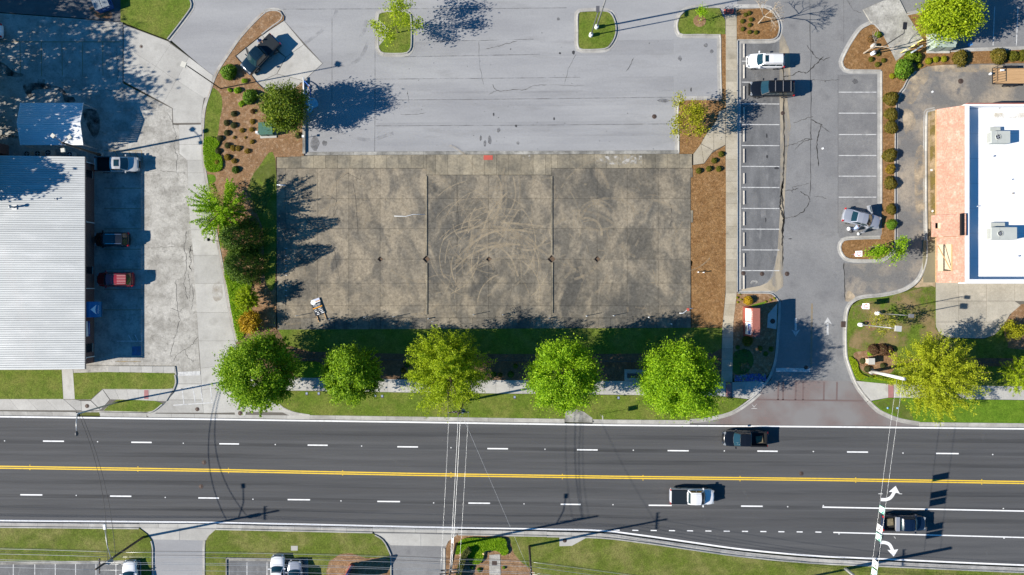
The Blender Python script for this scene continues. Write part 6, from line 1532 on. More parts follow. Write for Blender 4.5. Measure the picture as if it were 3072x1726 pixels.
# wall sign
sg = lbox('wall_sign', wx + .3, 962, wx + 2.2, 1007, 1.10, 2.0, flat('sign_blue', (.02, .06, .30), .5))
p = LB(wx + 2.35, 962); q = LB(wx + 2.35, 1007)
MB().add([(p[0], p[1], 2.0), (p[0], p[1], 1.62), (p[0], (p[1] + q[1]) / 2, 1.48), (q[0], q[1], 1.45), (q[0], q[1], 2.0)], [(0, 1, 2, 3, 4)]).obj('sign_panel', m_letter_w, lb)
MB().box((p[0] + .012, (p[1] + q[1]) / 2, 1.26), (.008, 1.45, .09)).obj('print_line', flat('print_sky', (.25, .45, .8), .5), lb)
# fan vents on the roof
for px_, py_, hh, rr, rot in ((79, 625, .95, .16, 0), (192, 600, .4, .07, 0), (-12, 546, .8, .14, 0)):
    fx, fy = LB(px_ + 30, py_ + 8); t = (fx - b_[0]) / (a[0] - b_[0]); zz = rzz + (ez - rzz) * max(t, 0)
    MB().tube([(fx, fy, zz - .1), (fx, fy, zz + hh * .8)], rr * .7, 10).lathe([(0, zz + hh), (rr * 1.3, zz + hh * .85), (rr * 1.2, zz + hh * .75), (0, zz + hh * .7)], (fx, fy, 0), 10).box((fx, fy, zz + .03), (rr * 4, rr * 4, .06)).obj('roof_vent', m_galv, lb)
# awning
aw = thing('awning', (*W(wx + 1, 927), 0), 0, 'blue fabric door awning with white mountain emblem on brick building', 'awning')
AWp, AWw = 2.15, 2.0
rows = []
for t in np.linspace(0, 1, 10):
    an = t * math.pi / 2
    rows.append([(AWp * math.sin(an), AWw * u / 2, 2.15 + .95 * math.cos(an)) for u in np.linspace(-1, 1, 6)])
m_awn = M('awning_fabric', (.015, .12, .30), (.02, .16, .36), s1=1.0, grain=.08, rough=.8)
grid_panel(rows).obj('canopy', m_awn, aw)
for s in (-1, 1):
    side = [(0, s * AWw / 2, 2.15)] + [(AWp * math.sin(t * math.pi / 2), s * AWw / 2, 2.15 + .95 * math.cos(t * math.pi / 2)) for t in np.linspace(0, 1, 10)]
    f = tuple(range(len(side))); MB().add(side, [f if s < 0 else f[::-1]]).obj('side_flap', m_awn, aw)
MB().add([(AWp, -AWw / 2, 2.15), (AWp, AWw / 2, 2.15), (AWp + .02, AWw / 2, 1.92), (AWp + .02, -AWw / 2, 1.92)], [(3, 2, 1, 0), (0, 1, 2, 3)]).obj('valance', m_awn, aw)
def awp(t, u, off=.012): an = t * math.pi / 2; return (AWp * math.sin(an) + off * math.sin(an), AWw * u / 2, 2.15 + .95 * math.cos(an) + off * math.cos(an) + off)
em = [[awp(t, u * w) for u in np.linspace(-1, 1, 5)] for t, w in ((.40, .02), (.48, .22), (.56, .42), (.60, .50))]
em2 = em[:3] + [[awp(.66 - .06 * (1 - u * u), u * .62) for u in np.linspace(-1, 1, 5)]]
grid_panel(em2, False).obj('emblem', m_letter_w, aw)
tl = text('+Piedmont', .24, m_letter_w, aw, (AWp * math.sin(.76 * math.pi / 2) + .03, 0, 2.15 + .95 * math.cos(.76 * math.pi / 2) + .05), (.62, 0, math.pi / 2))

# ---------------------------------------------------------------- metal canopy and yard gear
cp = thing('metal_canopy', (*W(160, 380, 0), 0), 0, 'open carport canopy with gabled ribbed metal roof', 'canopy')
cx_, cy_ = W(160, 380)
A_ = W(62, 309, 3.0); B_ = W(249, 436, 3.0)
xa, xb, ya, yb = A_[0] - cx_, B_[0] - cx_, A_[1] - cy_, B_[1] - cy_; ym = (ya + yb) / 2
m_can = M('canopy_metal', (.74, .75, .76), (.68, .69, .70), s1=.5, grain=.05, rough=.4, metal=.2, objrand=.04)
nr = 22
for k in range(nr):
    f0, f1 = k / nr, (k + 1) / nr - .004
    def cz(f): return 3.0 + .62 * (1 - abs(2 * f - 1))
    ys_ = [f0, f0 + .008, f0 + .016, f0 + .024, f1]; hs = [.0, .035, .035, 0, 0]
    vs = []
    for xx in (xa, xb): vs += [(xx, ya + (yb - ya) * f, cz(f) + h_) for f, h_ in zip(ys_, hs)]
    MB().add(vs, [(5 + j, 5 + j + 1, j + 1, j) for j in range(4)] + [(j, j + 1, 5 + j + 1, 5 + j) for j in range(0)]).obj('roof_panel', m_can, cp)
for xx in (xa, xb):
    MB().bar((xx, ya, 3.0), (xx, ym, 3.60), .09).bar((xx, ym, 3.60), (xx, yb, 3.0), .09).obj('rafter', m_plastic_w, cp)
for xx in (xa + .1, (xa + xb) / 2, xb - .1):
    for yy in (ya - .1, yb + .1): MB().box((xx, yy, 1.46), (.12, .12, 3.0)).obj('post', m_galv, cp)
for yy in (ya - .1, yb + .1): MB().box(((xa + xb) / 2, yy, 2.92), (xb - xa, .08, .12)).obj('beam', m_galv, cp)
shd = thing('small_shed', (*W(-30, 452), 0), 0, 'small shed with ribbed metal roof behind brick building', 'shed')
MB().box((0, 0, 1.0), (5.0, 1.3, 2.1)).obj('wall', m_bw, shd)
for k in range(14): MB().box((-2.4 + k * .37, 0, 2.12 + (.03 if k % 2 else 0)), (.36, 1.6, .05)).obj('roof_panel', m_can, shd)
def ac_unit(px, py, label, s=.8, h=.85, rz=0.0, z=0.0):
    r = thing('air_conditioner', (*W(px, py), z), rz, label, 'air conditioner', 'air conditioners behind brick building')
    MB().box((0, 0, h / 2), (s, s, h)).obj('case', M('ac_case', (.36, .37, .36), grain=.05), r)
    MB().lathe([(s * .42, h + .0), (s * .42, h + .02), (s * .36, h + .03), (s * .34, h + .005), (0, h + .005)], sides=18).obj('fan_guard', m_dark_metal, r)
    fb_ = MB()
    for k in range(4): fb_.box((s * .17 * math.cos(k * 1.571), s * .17 * math.sin(k * 1.571), h + .012), (s * .3, s * .1, .008), rz=k * 1.571)
    fb_.obj('fan_blade', m_galv, r); return r
for x, y in ((90, 468), (122, 467), (153, 464), (217, 470)): ac_unit(x + 4, y - 2, 'grey air conditioner in the gap behind brick building')
ut = thing('yard_fence', (*W(35, 430), 0), 0, 'dark pipe fence beside the small shed', 'fence')
for k in range(6): MB().tube([(-1.2 + k * .5, .7, 0), (-1.2 + k * .5, .7, 1.8)], .03, 6).obj('post', m_dark_metal, ut)
for zz in (.6, 1.2, 1.75): MB().tube([(-1.2, .7, zz), (1.3, .7, zz)], .025, 6).obj('rail', m_dark_metal, ut)
tyre = MB().lathe([(.28, 0), (.46, .02), (.5, .12), (.46, .24), (.28, .26), (.3, .13), (.28, 0)], sides=22).obj('planter_ring', m_conc_old); tyre.location = (*W(300, 467), 0.0); tag(tyre, 'concrete ring round the flood light pole base', 'ring')

# dumpster
dm = thing('dumpster', (*W(318, 16), .01), math.radians(-14 + 34), 'blue dumpster with ribbed plastic lids on back drive', 'dumpster')
dm.rotation_euler = (0, 0, math.radians(20))
m_dump = M('dumpster_blue', (.012, .06, .22), (.02, .09, .28), s1=2, grain=.15, objcoord=True)
MB().add([(-.95, -.85, .1), (.95, -.85, .1), (.95, .95, .1), (-.95, .95, .1), (-1.0, -.95, 1.25), (1.0, -.95, 1.25), (1.0, .95, 1.55), (-1.0, .95, 1.55)], [(3, 2, 1, 0), (0, 1, 5, 4), (1, 2, 6, 5), (2, 3, 7, 6), (3, 0, 4, 7), (4, 5, 6, 7)]).obj('bin', m_dump, dm)
for s in (-1, 1):
    ld = bpy.data.objects.new('lid', None); COL.objects.link(ld); ld.parent = dm; ld.location = (s * .5, 0, 1.43); ld.rotation_euler = (math.radians(9), 0, 0)
    MB().box((0, 0, 0), (.94, 1.95, .03)).obj('lid_plate', flat('lid_grey', (.20, .23, .25), .6), ld)
    for k in range(8): MB().box((-.41 + k * .117, 0, .028), (.05, 1.9, .035)).obj('lid_rib', flat('lid_pale', (.42, .46, .48), .6), ld)
    MB().box((s * 1.06, 0, .8), (.10, 1.2, .18)).obj('fork_sleeve', m_dump, dm)
MB().box((-.1, -.925, .78), (.4, .02, .22)).obj('decal', flat('decal', (.25, .35, .6), .6), dm); MB().box((.55, -.93, .95), (.3, .02, .14)).obj('decal', m_letter_w, dm)

# ---------------------------------------------------------------- right building
rb = thing('tiled_building', (*W(3050, 600), 0), 0, 'white flat-roofed building with red tiled mansard', 'building')
bx, by = W(3050, 600)
def RB(px, py, z=0.0): a, b = W(px, py, z); return (a - bx, b - by)
m_roofw = M('roof_white', (.80, .80, .80), (.76, .76, .765), s1=.3, grain=.02, rough=.7)
xw, xe = 2830.0, 3420.0; yn, ys2 = 339.0, 851.5
def rbox(nm, xa, ya, xb, yb, za, zb, m):
    a = RB(xa, ya); b = RB(xb, yb)
    return MB().box(((a[0] + b[0]) / 2, (a[1] + b[1]) / 2, (za + zb) / 2), (abs(a[0] - b[0]), abs(a[1] - b[1]), zb - za)).obj(nm, m, rb)
m_stucco = M('stucco', (.55, .46, .34), (.48, .40, .30), s1=.5, grain=.1)
rbox('wall', 2812, yn + 6, xe, ys2 - 6, -.1, 3.1, m_stucco)
rbox('roof_deck', xw + 4, yn + 4, xe, ys2 - 6, 3.12, 3.22, m_roofw)
pt = 4.32
rbox('parapet', xw, yn, xw + 12.4, ys2, 3.0, pt, m_roofw)
rbox('parapet', xw + 12.6, ys2 - 12, xe, ys2, 3.0, pt - .003, m_roofw)
rbox('parapet', xw + 12.6, yn, xe, yn + 5, 3.0, pt - .003, m_roofw)
rbox('parapet_cap', xw + 6, yn - 3, xe, yn - .2, 3.6, pt + .05, M('tile_cap', (.34, .12, .08), (.28, .09, .06), s1=2, grain=.2))
# mansard tiles: courses of clay tiles between eave and parapet, with an open bay
m_tile = M('clay_tile', (.48, .275, .21), (.42, .235, .172), s1=.5, c3=(.54, .36, .29), s3=1.5, lo3=.52, hi3=.7, grain=.18, gs=5, fine=.12, rough=.85)
def vary_tiles(m):
    nt = m.node_tree; b = nt.nodes['Principled BSDF']; src = b.inputs['Base Color'].links[0].from_socket
    g = nt.nodes.new('ShaderNodeNewGeometry'); r = nt.nodes.new('ShaderNodeMapRange'); r.inputs[3].default_value = .86; r.inputs[4].default_value = 1.12
    v = nt.nodes.new('ShaderNodeVectorMath'); v.operation = 'SCALE'
    nt.links.new(g.outputs['Random Per Island'], r.inputs[0]); nt.links.new(src, v.inputs[0]); nt.links.new(r.outputs[0], v.inputs['Scale']); nt.links.new(v.outputs[0], b.inputs['Base Color'])
vary_tiles(m_tile)
bay = slab('bay_floor', [(2768, 722), (2811, 722), (2811, 848), (2768, 848)], .112, M('bay_concrete', (.22, .20, .13), (.18, .165, .11), s1=.6, grain=.15), None, zbot=0.0); struct(bay, 'olive concrete floor of the open bay at tiled building')
ze, zt_ = 2.3, 4.28
def mans_part(nm, ya, yb, xe_, ztop_, holes=()):
    a = RB(xe_, ya); b = RB(xw - .6, yb)
    nx, ny = 26, max(2, int((a[1] - b[1]) / .24))
    mb = MB(); dx = (b[0] - a[0]) / nx; dz = (ztop_ - ze) / nx; dy = (a[1] - b[1]) / ny
    for i in range(nx):
        for j in range(ny):
            x = a[0] + dx * i; z = ze + dz * i; y = a[1] - dy * j
            if any(h[0] < x + dx / 2 < h[1] and h[2] < y - dy / 2 < h[3] for h in holes): continue
            jz = R.uniform(-.008, .008)
            mb.add([(x - .01, y, z + .05 + jz), (x - .01, y - dy * .93, z + .05 + jz), (x + dx, y - dy * .93, z + dz + .015 + jz), (x + dx, y, z + dz + .015 + jz), (x - .01, y, z + .005), (x - .01, y - dy * .93, z + .005)],
                   [(0, 1, 2, 3), (4, 5, 1, 0)])
    o = mb.obj(nm, m_tile, rb); o['kind'] = 'stuff'; return o
def mans_under(ya, yb, xe_, ztop_, hole=None):
    a = RB(xe_, ya); b = RB(xw - .4, yb)
    mb = MB()
    def q(xa, xb, y_a, y_b):
        f = lambda x: ze + (ztop_ - ze) * (x - a[0]) / (b[0] - a[0]) - .012
        mb.add([(xa, y_a, f(xa)), (xa, y_b, f(xa)), (xb, y_b, f(xb)), (xb, y_a, f(xb))], [(0, 1, 2, 3)])
    if not hole: q(a[0], b[0], a[1], b[1])
    else:
        q(a[0], hole[0], a[1], b[1]); q(hole[1], b[0], a[1], b[1]); q(hole[0], hole[1], a[1], hole[3]); q(hole[0], hole[1], hole[2], b[1])
    mb.obj('roof_board', m_timber, rb)
EV = 2777.0
mans_part('roof_tile', 342, 652, EV, zt_); mans_under(342, 652, EV, zt_)
h1 = RB(2802, 0)[0]
hole = (RB(2779, 0)[0], RB(2807, 0)[0], RB(0, 815)[1], RB(0, 736)[1])
mans_part('roof_tile', 716, 849, EV, zt_, [hole]); mans_under(716, 849, EV, zt_, hole)
hw_ = (RB(2768, 0)[0] + .0, RB(2772, 0)[0], RB(0, 689)[1], RB(0, 675)[1])
wh_ = (RB(2769, 0)[0], RB(2780, 0)[0], RB(0, 691)[1], RB(0, 675)[1])
mans_part('roof_tile', 652.5, 715.5, 2762, zt_ + .25, [wh_]); mans_under(652.5, 715.5, 2762, zt_ + .25, wh_)
a = RB(2773, 682); MB().box((a[0], a[1], 2.1), (.9, 1.0, .02)).obj('vent_void', m_blackpaint, rb)
a = RB(2818, 683); MB().box((a[0] + .3, a[1], 3.3), (.7, 2.75, 2.35)).obj('dormer_block', m_blackpaint, rb)
MB().box((RB(2765, 684)[0], RB(0, 684)[1], 2.25), (.14, 2.75, .16)).obj('eave_beam', m_timber, rb)
for ya_, yb_ in ((343, 651), (717, 848)):
    MB().box((RB(EV - .5, 0)[0], (RB(0, ya_)[1] + RB(0, yb_)[1]) / 2, 2.24), (.10, abs(RB(0, ya_)[1] - RB(0, yb_)[1]), .14)).obj('eave_beam', m_timber, rb)
a = RB(2780, 740); b = RB(2806, 810)
MB().bar((a[0], a[1], 2.35), (b[0], b[1], 3.1), .09).obj('brace', m_timber, rb)
MB().box((b[0] + .1, (a[1] + b[1]) / 2, 3.25), (.14, abs(a[1] - b[1]) + .5, .2)).obj('ledger', m_timber, rb)
for yy in (730, 822): MB().box((RB(2806, 0)[0], RB(0, yy)[1], 1.15), (.14, .14, 2.3)).obj('post', m_timber, rb)
for yy in (660, 708): MB().box((RB(2800, 0)[0], RB(0, yy)[1], 1.15), (.2, .2, 2.3)).obj('post', m_stucco, rb)
# rooftop units
def rtu(px, py, w, d, h, label, fanx):
    x, y = W(px, py, 3.22 + h)
    r = thing('rooftop_unit', (x, y, 3.22), 0, label, 'air conditioner', 'rooftop units on white roof')
    mc = M('rtu_case', (.44, .46, .43), (.40, .42, .39), s1=1, grain=.04)
    MB().box((0, 0, .08), (w * .96, d * .96, .16)).obj('curb', m_roofw, r)
    MB().box((0, 0, .16 + h / 2), (w, d, h)).obj('case', mc, r)
    MB().box((-w / 2 + .02, 0, .16 + h / 2), (.06, d * .8, h * .7)).obj('grille', flat('rtu_grille', (.3, .31, .29), .7), r)
    MB().box((-w * .18, 0, .16 + h + .008), (.03, d * .98, .016)).obj('seam', flat('rtu_seam', (.28, .29, .27), .7), r)
    MB().lathe([(.36, 0), (.36, .05), (.31, .06), (.30, .01), (0, .01)], (fanx, 0, .16 + h), 20).obj('fan_ring', mc, r)
    MB().lathe([(.30, .014), (0, .014)], (fanx, 0, .16 + h), 20).obj('fan_well', m_blackpaint, r)
    fb_ = MB()
    for k in range(4): fb_.box((fanx + .15 * math.cos(k * 1.571 + .4), .15 * math.sin(k * 1.571 + .4), .16 + h + .03), (.24, .11, .01), rz=k * 1.571 + .4)
    fb_.obj('fan_blade', m_galv, r)
    MB().box((-w * .1, d / 2 + .35, .25), (w * .55, .6, .5)).obj('hood', mc, r); return r
rtu(3000, 412, 2.35, 1.5, 1.0, 'grey rooftop unit at the north end of white roof', -.35)
rtu(3010, 701, 3.2, 1.55, 1.0, 'longer grey rooftop unit at the south end of white roof', -.5)
for k_ in range(7):
    ya_ = 345 + k_ * 72
    rbox('membrane_seam', xw + 16, ya_, xe - 4, ya_ + 1.6, 3.222, 3.232, M('seam_white', (.70, .70, .70), (.62, .62, .61), s1=.6, grain=.05))
for x_, y_, r_ in ((2975, 470, .09), (3030, 540, .06), (2930, 620, .05), (3050, 770, .08)):
    q_ = RB(x_, y_, 3.3); MB().tube([(q_[0], q_[1], 3.2), (q_[0], q_[1], 3.55)], r_, 10).obj('vent_pipe', m_plastic_w, rb)
a_ = sheet('roof_stain', [(RB(2930, 362)[0], RB(0, 358)[1]), (RB(3080, 362)[0], RB(0, 358)[1]), (RB(3080, 372)[0], RB(0, 374)[1]), (RB(2930, 370)[0], RB(0, 372)[1])], 3.236, patch_mat('pond_stain', (.50, .44, .32), .5, .42, .62, .6), rb, plan=False)
for px_, py_ in ((2999, 324), (3040, 580)): MB().box((*RB(px_, py_, 3.3), 3.28), (.2, .12, .1)).obj('roof_debris', m_wood_pole, rb)

# ---------------------------------------------------------------- wheel stops
ws = MB().add([(-.09, -.9, 0), (.09, -.9, 0), (.09, .9, 0), (-.09, .9, 0), (-.06, -.88, .13), (.06, -.88, .13), (.06, .88, .13), (-.06, .88, .13)], [(3, 2, 1, 0), (0, 1, 5, 4), (1, 2, 6, 5), (2, 3, 7, 6), (3, 0, 4, 7), (4, 5, 6, 7)]).mesh('wheel_stop')
ws.materials.append(M('stop_concrete', (.48, .45, .40), (.36, .34, .31), s1=2, grain=.15, gs=8, objrand=.1))
for ya, yb in ((132, 173.5), (195, 236), (259, 299), (322, 362), (385, 426), (447, 489), (520, 552), (572.5, 614), (635.6, 677), (698, 739), (760, 801.5), (827, 868)):
    o = link('wheel_stop', ws); o.location = (*W(2232, (ya + yb) / 2), .006); o.scale = (1, (yb - ya) * SC / 1.8, 1)
    tag(o, 'pale concrete wheel stop at the head of a sealed stall', 'wheel stop', 'wheel stops along the sidewalk')

# ---------------------------------------------------------------- light poles
def head_box(mb, c, d, rz=0.0): return mb.box(c, d, rz)
def lamp_pole(px, py, h, label, head_dir=None, base=True, mat=None, heads=((1, 0),), rr=.075, headm=None, size=(.62, .42, .16), name='light_pole', z=.1, arm=.5):
    r = thing(name, (*W(px, py), z), 0, label, 'light pole')
    mat = mat or m_dark_metal
    if base: MB().lathe([(.26, -.12), (.26, .55), (.22, .62), (0, .62)], sides=16).obj('base', m_plastic_w if base == 'w' else m_conc, r)
    MB().tube([(0, 0, -.1), (0, 0, h)], [rr, rr * .8], 8).obj('pole', mat, r)
    for dx, dy in heads:
        n = math.hypot(dx, dy); dx, dy = dx / n, dy / n; an = math.atan2(dy, dx)
        MB().bar((0, 0, h - .08), (dx * arm, dy * arm, h - .05), .06).obj('arm', mat, r)
        MB().box((dx * (arm + size[0] / 2 - .05), dy * (arm + size[0] / 2 - .05), h - .03), size, rz=an).obj('lamp_head', headm or mat, r)
    return r
m_lamp_pale = flat('lamp_pale', (.55, .53, .46), .6)
lamp_pole(663, 267, 9.2, 'tall dark light pole with square head beside the driveway', base=False, heads=((-1, .4),), headm=m_lamp_pale, size=(.62, .62, .14), arm=.25)
lamp_pole(1772, 108, 7.4, 'slim light pole with dark rectangular head on light island', base='w', heads=((0, 1),), size=(.75, .42, .12), mat=flat('pole_grey', (.10, .10, .11), .5), arm=.15)
lamp_pole(1789, 84, 13.5, 'taller light pole on light island reaching out of view', base='w', heads=((1, 0), (-1, 0)), rr=.11, mat=flat('pole_steel', (.22, .22, .22), .5))
lamp_pole(2615, 163, 7.4, 'dark light pole with white round base beside the bare trees', base='w', heads=((.1, 1),), size=(.85, .45, .12))
lamp_pole(2628, 940, 6.6, 'slender light pole with dark square head on the right lawn', base='w', heads=((1, -.1),), size=(.6, .45, .14), mat=flat('pole_grey2', (.16, .16, .17), .5), rr=.055)
lamp_pole(2577, 974, 7.6, 'grey light pole with square head over the young tree', base='w', heads=((1, -.1),), mat=m_galv, size=(.75, .68, .2), headm=flat('lamp_grey', (.42, .42, .4), .6), rr=.07)
pb_ = MB().lathe([(.30, -.12), (.30, .5), (.25, .56), (0, .56)], sides=16).obj('pole_footing', m_conc); pb_.location = (*W(2616, 141), .1); tag(pb_, 'empty round concrete footing under the bare tree', 'footing')
# flood light pole behind the brick building
fp = thing('flood_light_pole', (*W(302, 466), 0), 0, 'timber pole with three flood lights behind brick building', 'light pole')
MB().tube([(0, 0, -.1), (0, 0, 7.8)], [.15, .11], 10).obj('pole', m_wood_pole, fp)
for dx, dy in ((-.9, .7), (.75, .55), (.1, -.75)):
    MB().bar((0, 0, 7.6), (dx, dy, 7.7), .06).obj('arm', m_dark_metal, fp)
    MB().box((dx * 1.2, dy * 1.2, 7.72), (.46, .46, .2), rz=math.atan2(dy, dx)).obj('flood_light', m_lamp_pale, fp)
# street light with long arm on the left
sl = thing('street_light', (*W(353, 1207), .1), 0, 'grey street light with long arm over the street', 'street light')
MB().tube([(0, 0, -.1), (0, 0, 8.3)], [.12, .09], 10).tube([(0, 0, 8.25), (.2, -.9, 8.75), (.35, -1.9, 8.95)], [.07, .06, .05], 8).obj('pole', m_galv, sl)
MB().lathe([(0, 0), (.16, .05), (.2, .3), (.12, .55), (0, .6)], sides=10, axis='Y').obj('lamp_head', flat('lamp_dark', (.06, .06, .065), .5), sl).location = (.35, -2.5, 8.93)
for dx in (-.5, -.25): MB().tube([(dx * 9 - 1.2, .7 - dx, 0), (dx * 9 - 1.2, .7 - dx, 1.35)], .02, 6)
gl = lamp_pole(655, 724, 2.6, 'short black pole with globe lamp at the driveway kerb', base=False, heads=(), rr=.05); 
MB().lathe([(0, 2.55), (.17, 2.65), (.22, 2.82), (.15, 3.0), (0, 3.06)], sides=12).obj('globe', m_dark_metal, gl)

# ---------------------------------------------------------------- utility poles and wires
def upole(px, py, h, label, cross=(), rr=.16, xf=False, lamp=None, mat=None, z=.1):
    r = thing('utility_pole', (*W(px, py), z), 0, label, 'utility pole')
    MB().tube([(0, 0, -.15), (0, 0, h)], [rr, rr * .72], 10).obj('pole', mat or m_wood_pole, r)
    for zz, an, ln in cross:
        ca = bpy.data.objects.new('crossarm', None); COL.objects.link(ca); ca.parent = r; ca.location = (0, 0, zz); ca.rotation_euler = (0, 0, an)
        MB().box((0, .14, 0), (ln, .10, .12)).obj('arm', m_wood_pole, ca)
        for k in (-.46, -.2, .2, .46): MB().lathe([(.03, 0), (.055, .05), (.03, .09), (.055, .14), (0, .17)], (ln * k, .14, .06), 8).obj('insulator', flat('porcelain', (.3, .3, .32), .3), ca)
    if xf:
        MB().lathe([(0, 0), (.24, 0), (.25, .05), (.25, .75), (.2, .85), (0, .88)], (.40, .05, h - 2.5), 12).obj('transformer', flat('transformer_grey', (.30, .32, .33), .5), r)
    if lamp:
        dx, dy, zz = lamp
        MB().tube([(0, 0, zz), (dx * .5, dy * .5, zz + .5), (dx, dy, zz + .6)], [.05, .045, .04], 8).obj('lamp_arm', m_galv, r)
        n = math.hypot(dx, dy)
        MB().box((dx * (1 + .3 / n), dy * (1 + .3 / n), zz + .62), (.62, .28, .16), rz=math.atan2(dy, dx)).obj('lamp_head', m_plastic_w, r)
    return r
uA = upole(431, 1611, 10.3, 'timber utility pole with transformer beside the south drive', ((9.3, 1.57, 1.8),), xf=True, lamp=(-.4, 3.8, 7.2))
uB = upole(1369, 1631, 10.8, 'timber utility pole standing in the south ground cover', ((9.6, .1, 2.4), (8.6, .1, 2.4)), lamp=(.2, 3.2, 7.6))
uC = upole(1588, 1638, 10.5, 'timber utility pole on the south lawn edge', ((9.8, 1.5, 2.2),))
uN = upole(1392, 1203, 9.6, 'timber utility pole rising beside the feathery street tree', ((8.9, .02, 2.5), (8.2, .02, 1.6)), xf=True)
uD = upole(2331, 1748, 10.5, 'timber utility pole below the south lawn', ((9.7, 1.5, 2.2),), lamp=(-.2, 3.2, 7.4))
uW = upole(-560, 1598, 10.5, 'timber utility pole far along the south lawn', ((9.6, 1.5, 2.0),))
uE = upole(3500, 1800, 10.5, 'timber utility pole far along the street to the east', ((9.6, 1.5, 2.0),))
def wire(a, b, sag, label, r=.018, m=None, name='power_line', group=None):
    a = Vector(a); b = Vector(b); pts = []
    for k in range(15):
        t = k / 14; p = a.lerp(b, t); p.z -= sag * 4 * t * (1 - t); pts.append(p)
    o = MB().tube(pts, r, 5).obj(name, m or m_wire); tag(o, label, 'wire', group); return o
poles = [(-560, 1598), (431, 1611), (1369, 1631), (1588, 1638), (2331, 1748), (3500, 1800)]
spec = [(5.3, .0, .022, m_wire), (5.55, .25, .022, m_wire_dk), (5.9, -.1, .02, m_wire_dk), (7.1, .15, .02, m_wire), (8.4, -.2, .02, m_wire), (9.5, .45, .018, m_wire), (9.5, -.45, .018, m_wire)]
PN = dict(zip(poles, ('far west pole', 'south drive pole', 'ground cover pole', 'lawn edge pole', 'lower lawn pole', 'far east pole')))
WN = {(5.3, .0): 'lowest dark cable', (5.55, .25): 'second lowest dark cable', (5.9, -.1): 'top dark cable', (7.1, .15): 'lowest bare wire', (8.4, -.2): 'middle bare wire', (9.5, .45): 'top bare wire on street side', (9.5, -.45): 'top bare wire on far side'}
for (a, b) in zip(poles, poles[1:]):
    L_ = abs(a[0] - b[0]) * SC
    for zz, dy, r, m in spec:
        p = W(*a); q = W(*b)
        wire((p[0], p[1] + dy, zz), (q[0], q[1] + dy, zz), .012 * L_ * (1.0 if zz > 6 else 1.3), WN[(zz, dy)] + ' between ' + PN[a] + ' and ' + PN[b], r, m, group='lines along the south side')
n_ = W(1392, 1203); bq = W(1369, 1631); cq = W(1588, 1638)
for dx, dz, r, nm_ in ((-1.15, 0, .013, 'outer west'), (0.0, .6, .020, 'highest middle'), (.22, -.1, .022, 'lower middle'), (1.15, 0, .013, 'outer east')):
    wire((n_[0] + dx, n_[1], 8.95 + dz), (bq[0] + dx * .95, bq[1], 9.6 + dz * .3), .5, nm_ + ' line crossing the street beside the feathery tree', r, m_wire, group='lines crossing the street')
wire((n_[0] + .3, n_[1], 9.0), (cq[0], cq[1], 9.7), .3, 'slanting guy line crossing the street to south lawn', .012, m_wire, 'guy_line')
s_ = W(353, 1207); a_ = W(431, 1611)
for dx, z0_, z1_, sg_ in ((0, 8.2, 8.0, 1.5), (.15, 7.9, 6.4, 1.2)): wire((s_[0] + dx, s_[1], z0_), (a_[0], a_[1], z1_), sg_, 'thin sagging wire from street light to south pole', .03, m_wire_dk, group='wires from street light')

# ---------------------------------------------------------------- sign span over the street
m_pw = M('pole_white', (.66, .65, .62), (.58, .57, .54), s1=.8, grain=.06, rough=.6)
P1 = W(2613, 1114); P2 = W(2535, 1706)
sp1 = thing('span_pole', (*P1, .1), 0, 'thick white steel pole beside the feathery yellow tree', 'pole'); MB().tube([(0, 0, -.2), (0, 0, 7.6)], [.22, .19], 16).obj('pole', m_pw, sp1); MB().lathe([(.0, .1), (.21, .06), (.21, 0)], (0, 0, 7.58), 16).obj('cap', m_galv, sp1); MB().lathe([(.4, -.1), (.4, .06), (0, .07)], sides=16).obj('footing', m_conc, sp1)
sp2 = thing('span_pole', (*P2, .1), 0, 'thick white steel pole standing on the south lawn', 'pole'); MB().tube([(0, 0, -.2), (0, 0, 8.0)], [.22, .19], 16).obj('pole', m_pw, sp2); MB().lathe([(.0, .1), (.21, .06), (.21, 0)], (0, 0, 7.98), 16).obj('cap', m_galv, sp2)
def span(t, z): return Vector((P1[0] + (P2[0] - P1[0]) * t, P1[1] + (P2[1] - P1[1]) * t, z - .5 * t * (1 - t)))
for zz in (7.35, 6.1):
    o = MB().tube([span(t, zz) for t in np.linspace(0, 1, 15)], .012, 5).obj('span_wire', m_wire); tag(o, 'upper sign span wire crossing the street' if zz > 7 else 'lower sign span wire crossing the street', 'wire')
m_sg = flat('sign_green', (.01, .30, .20), .5)
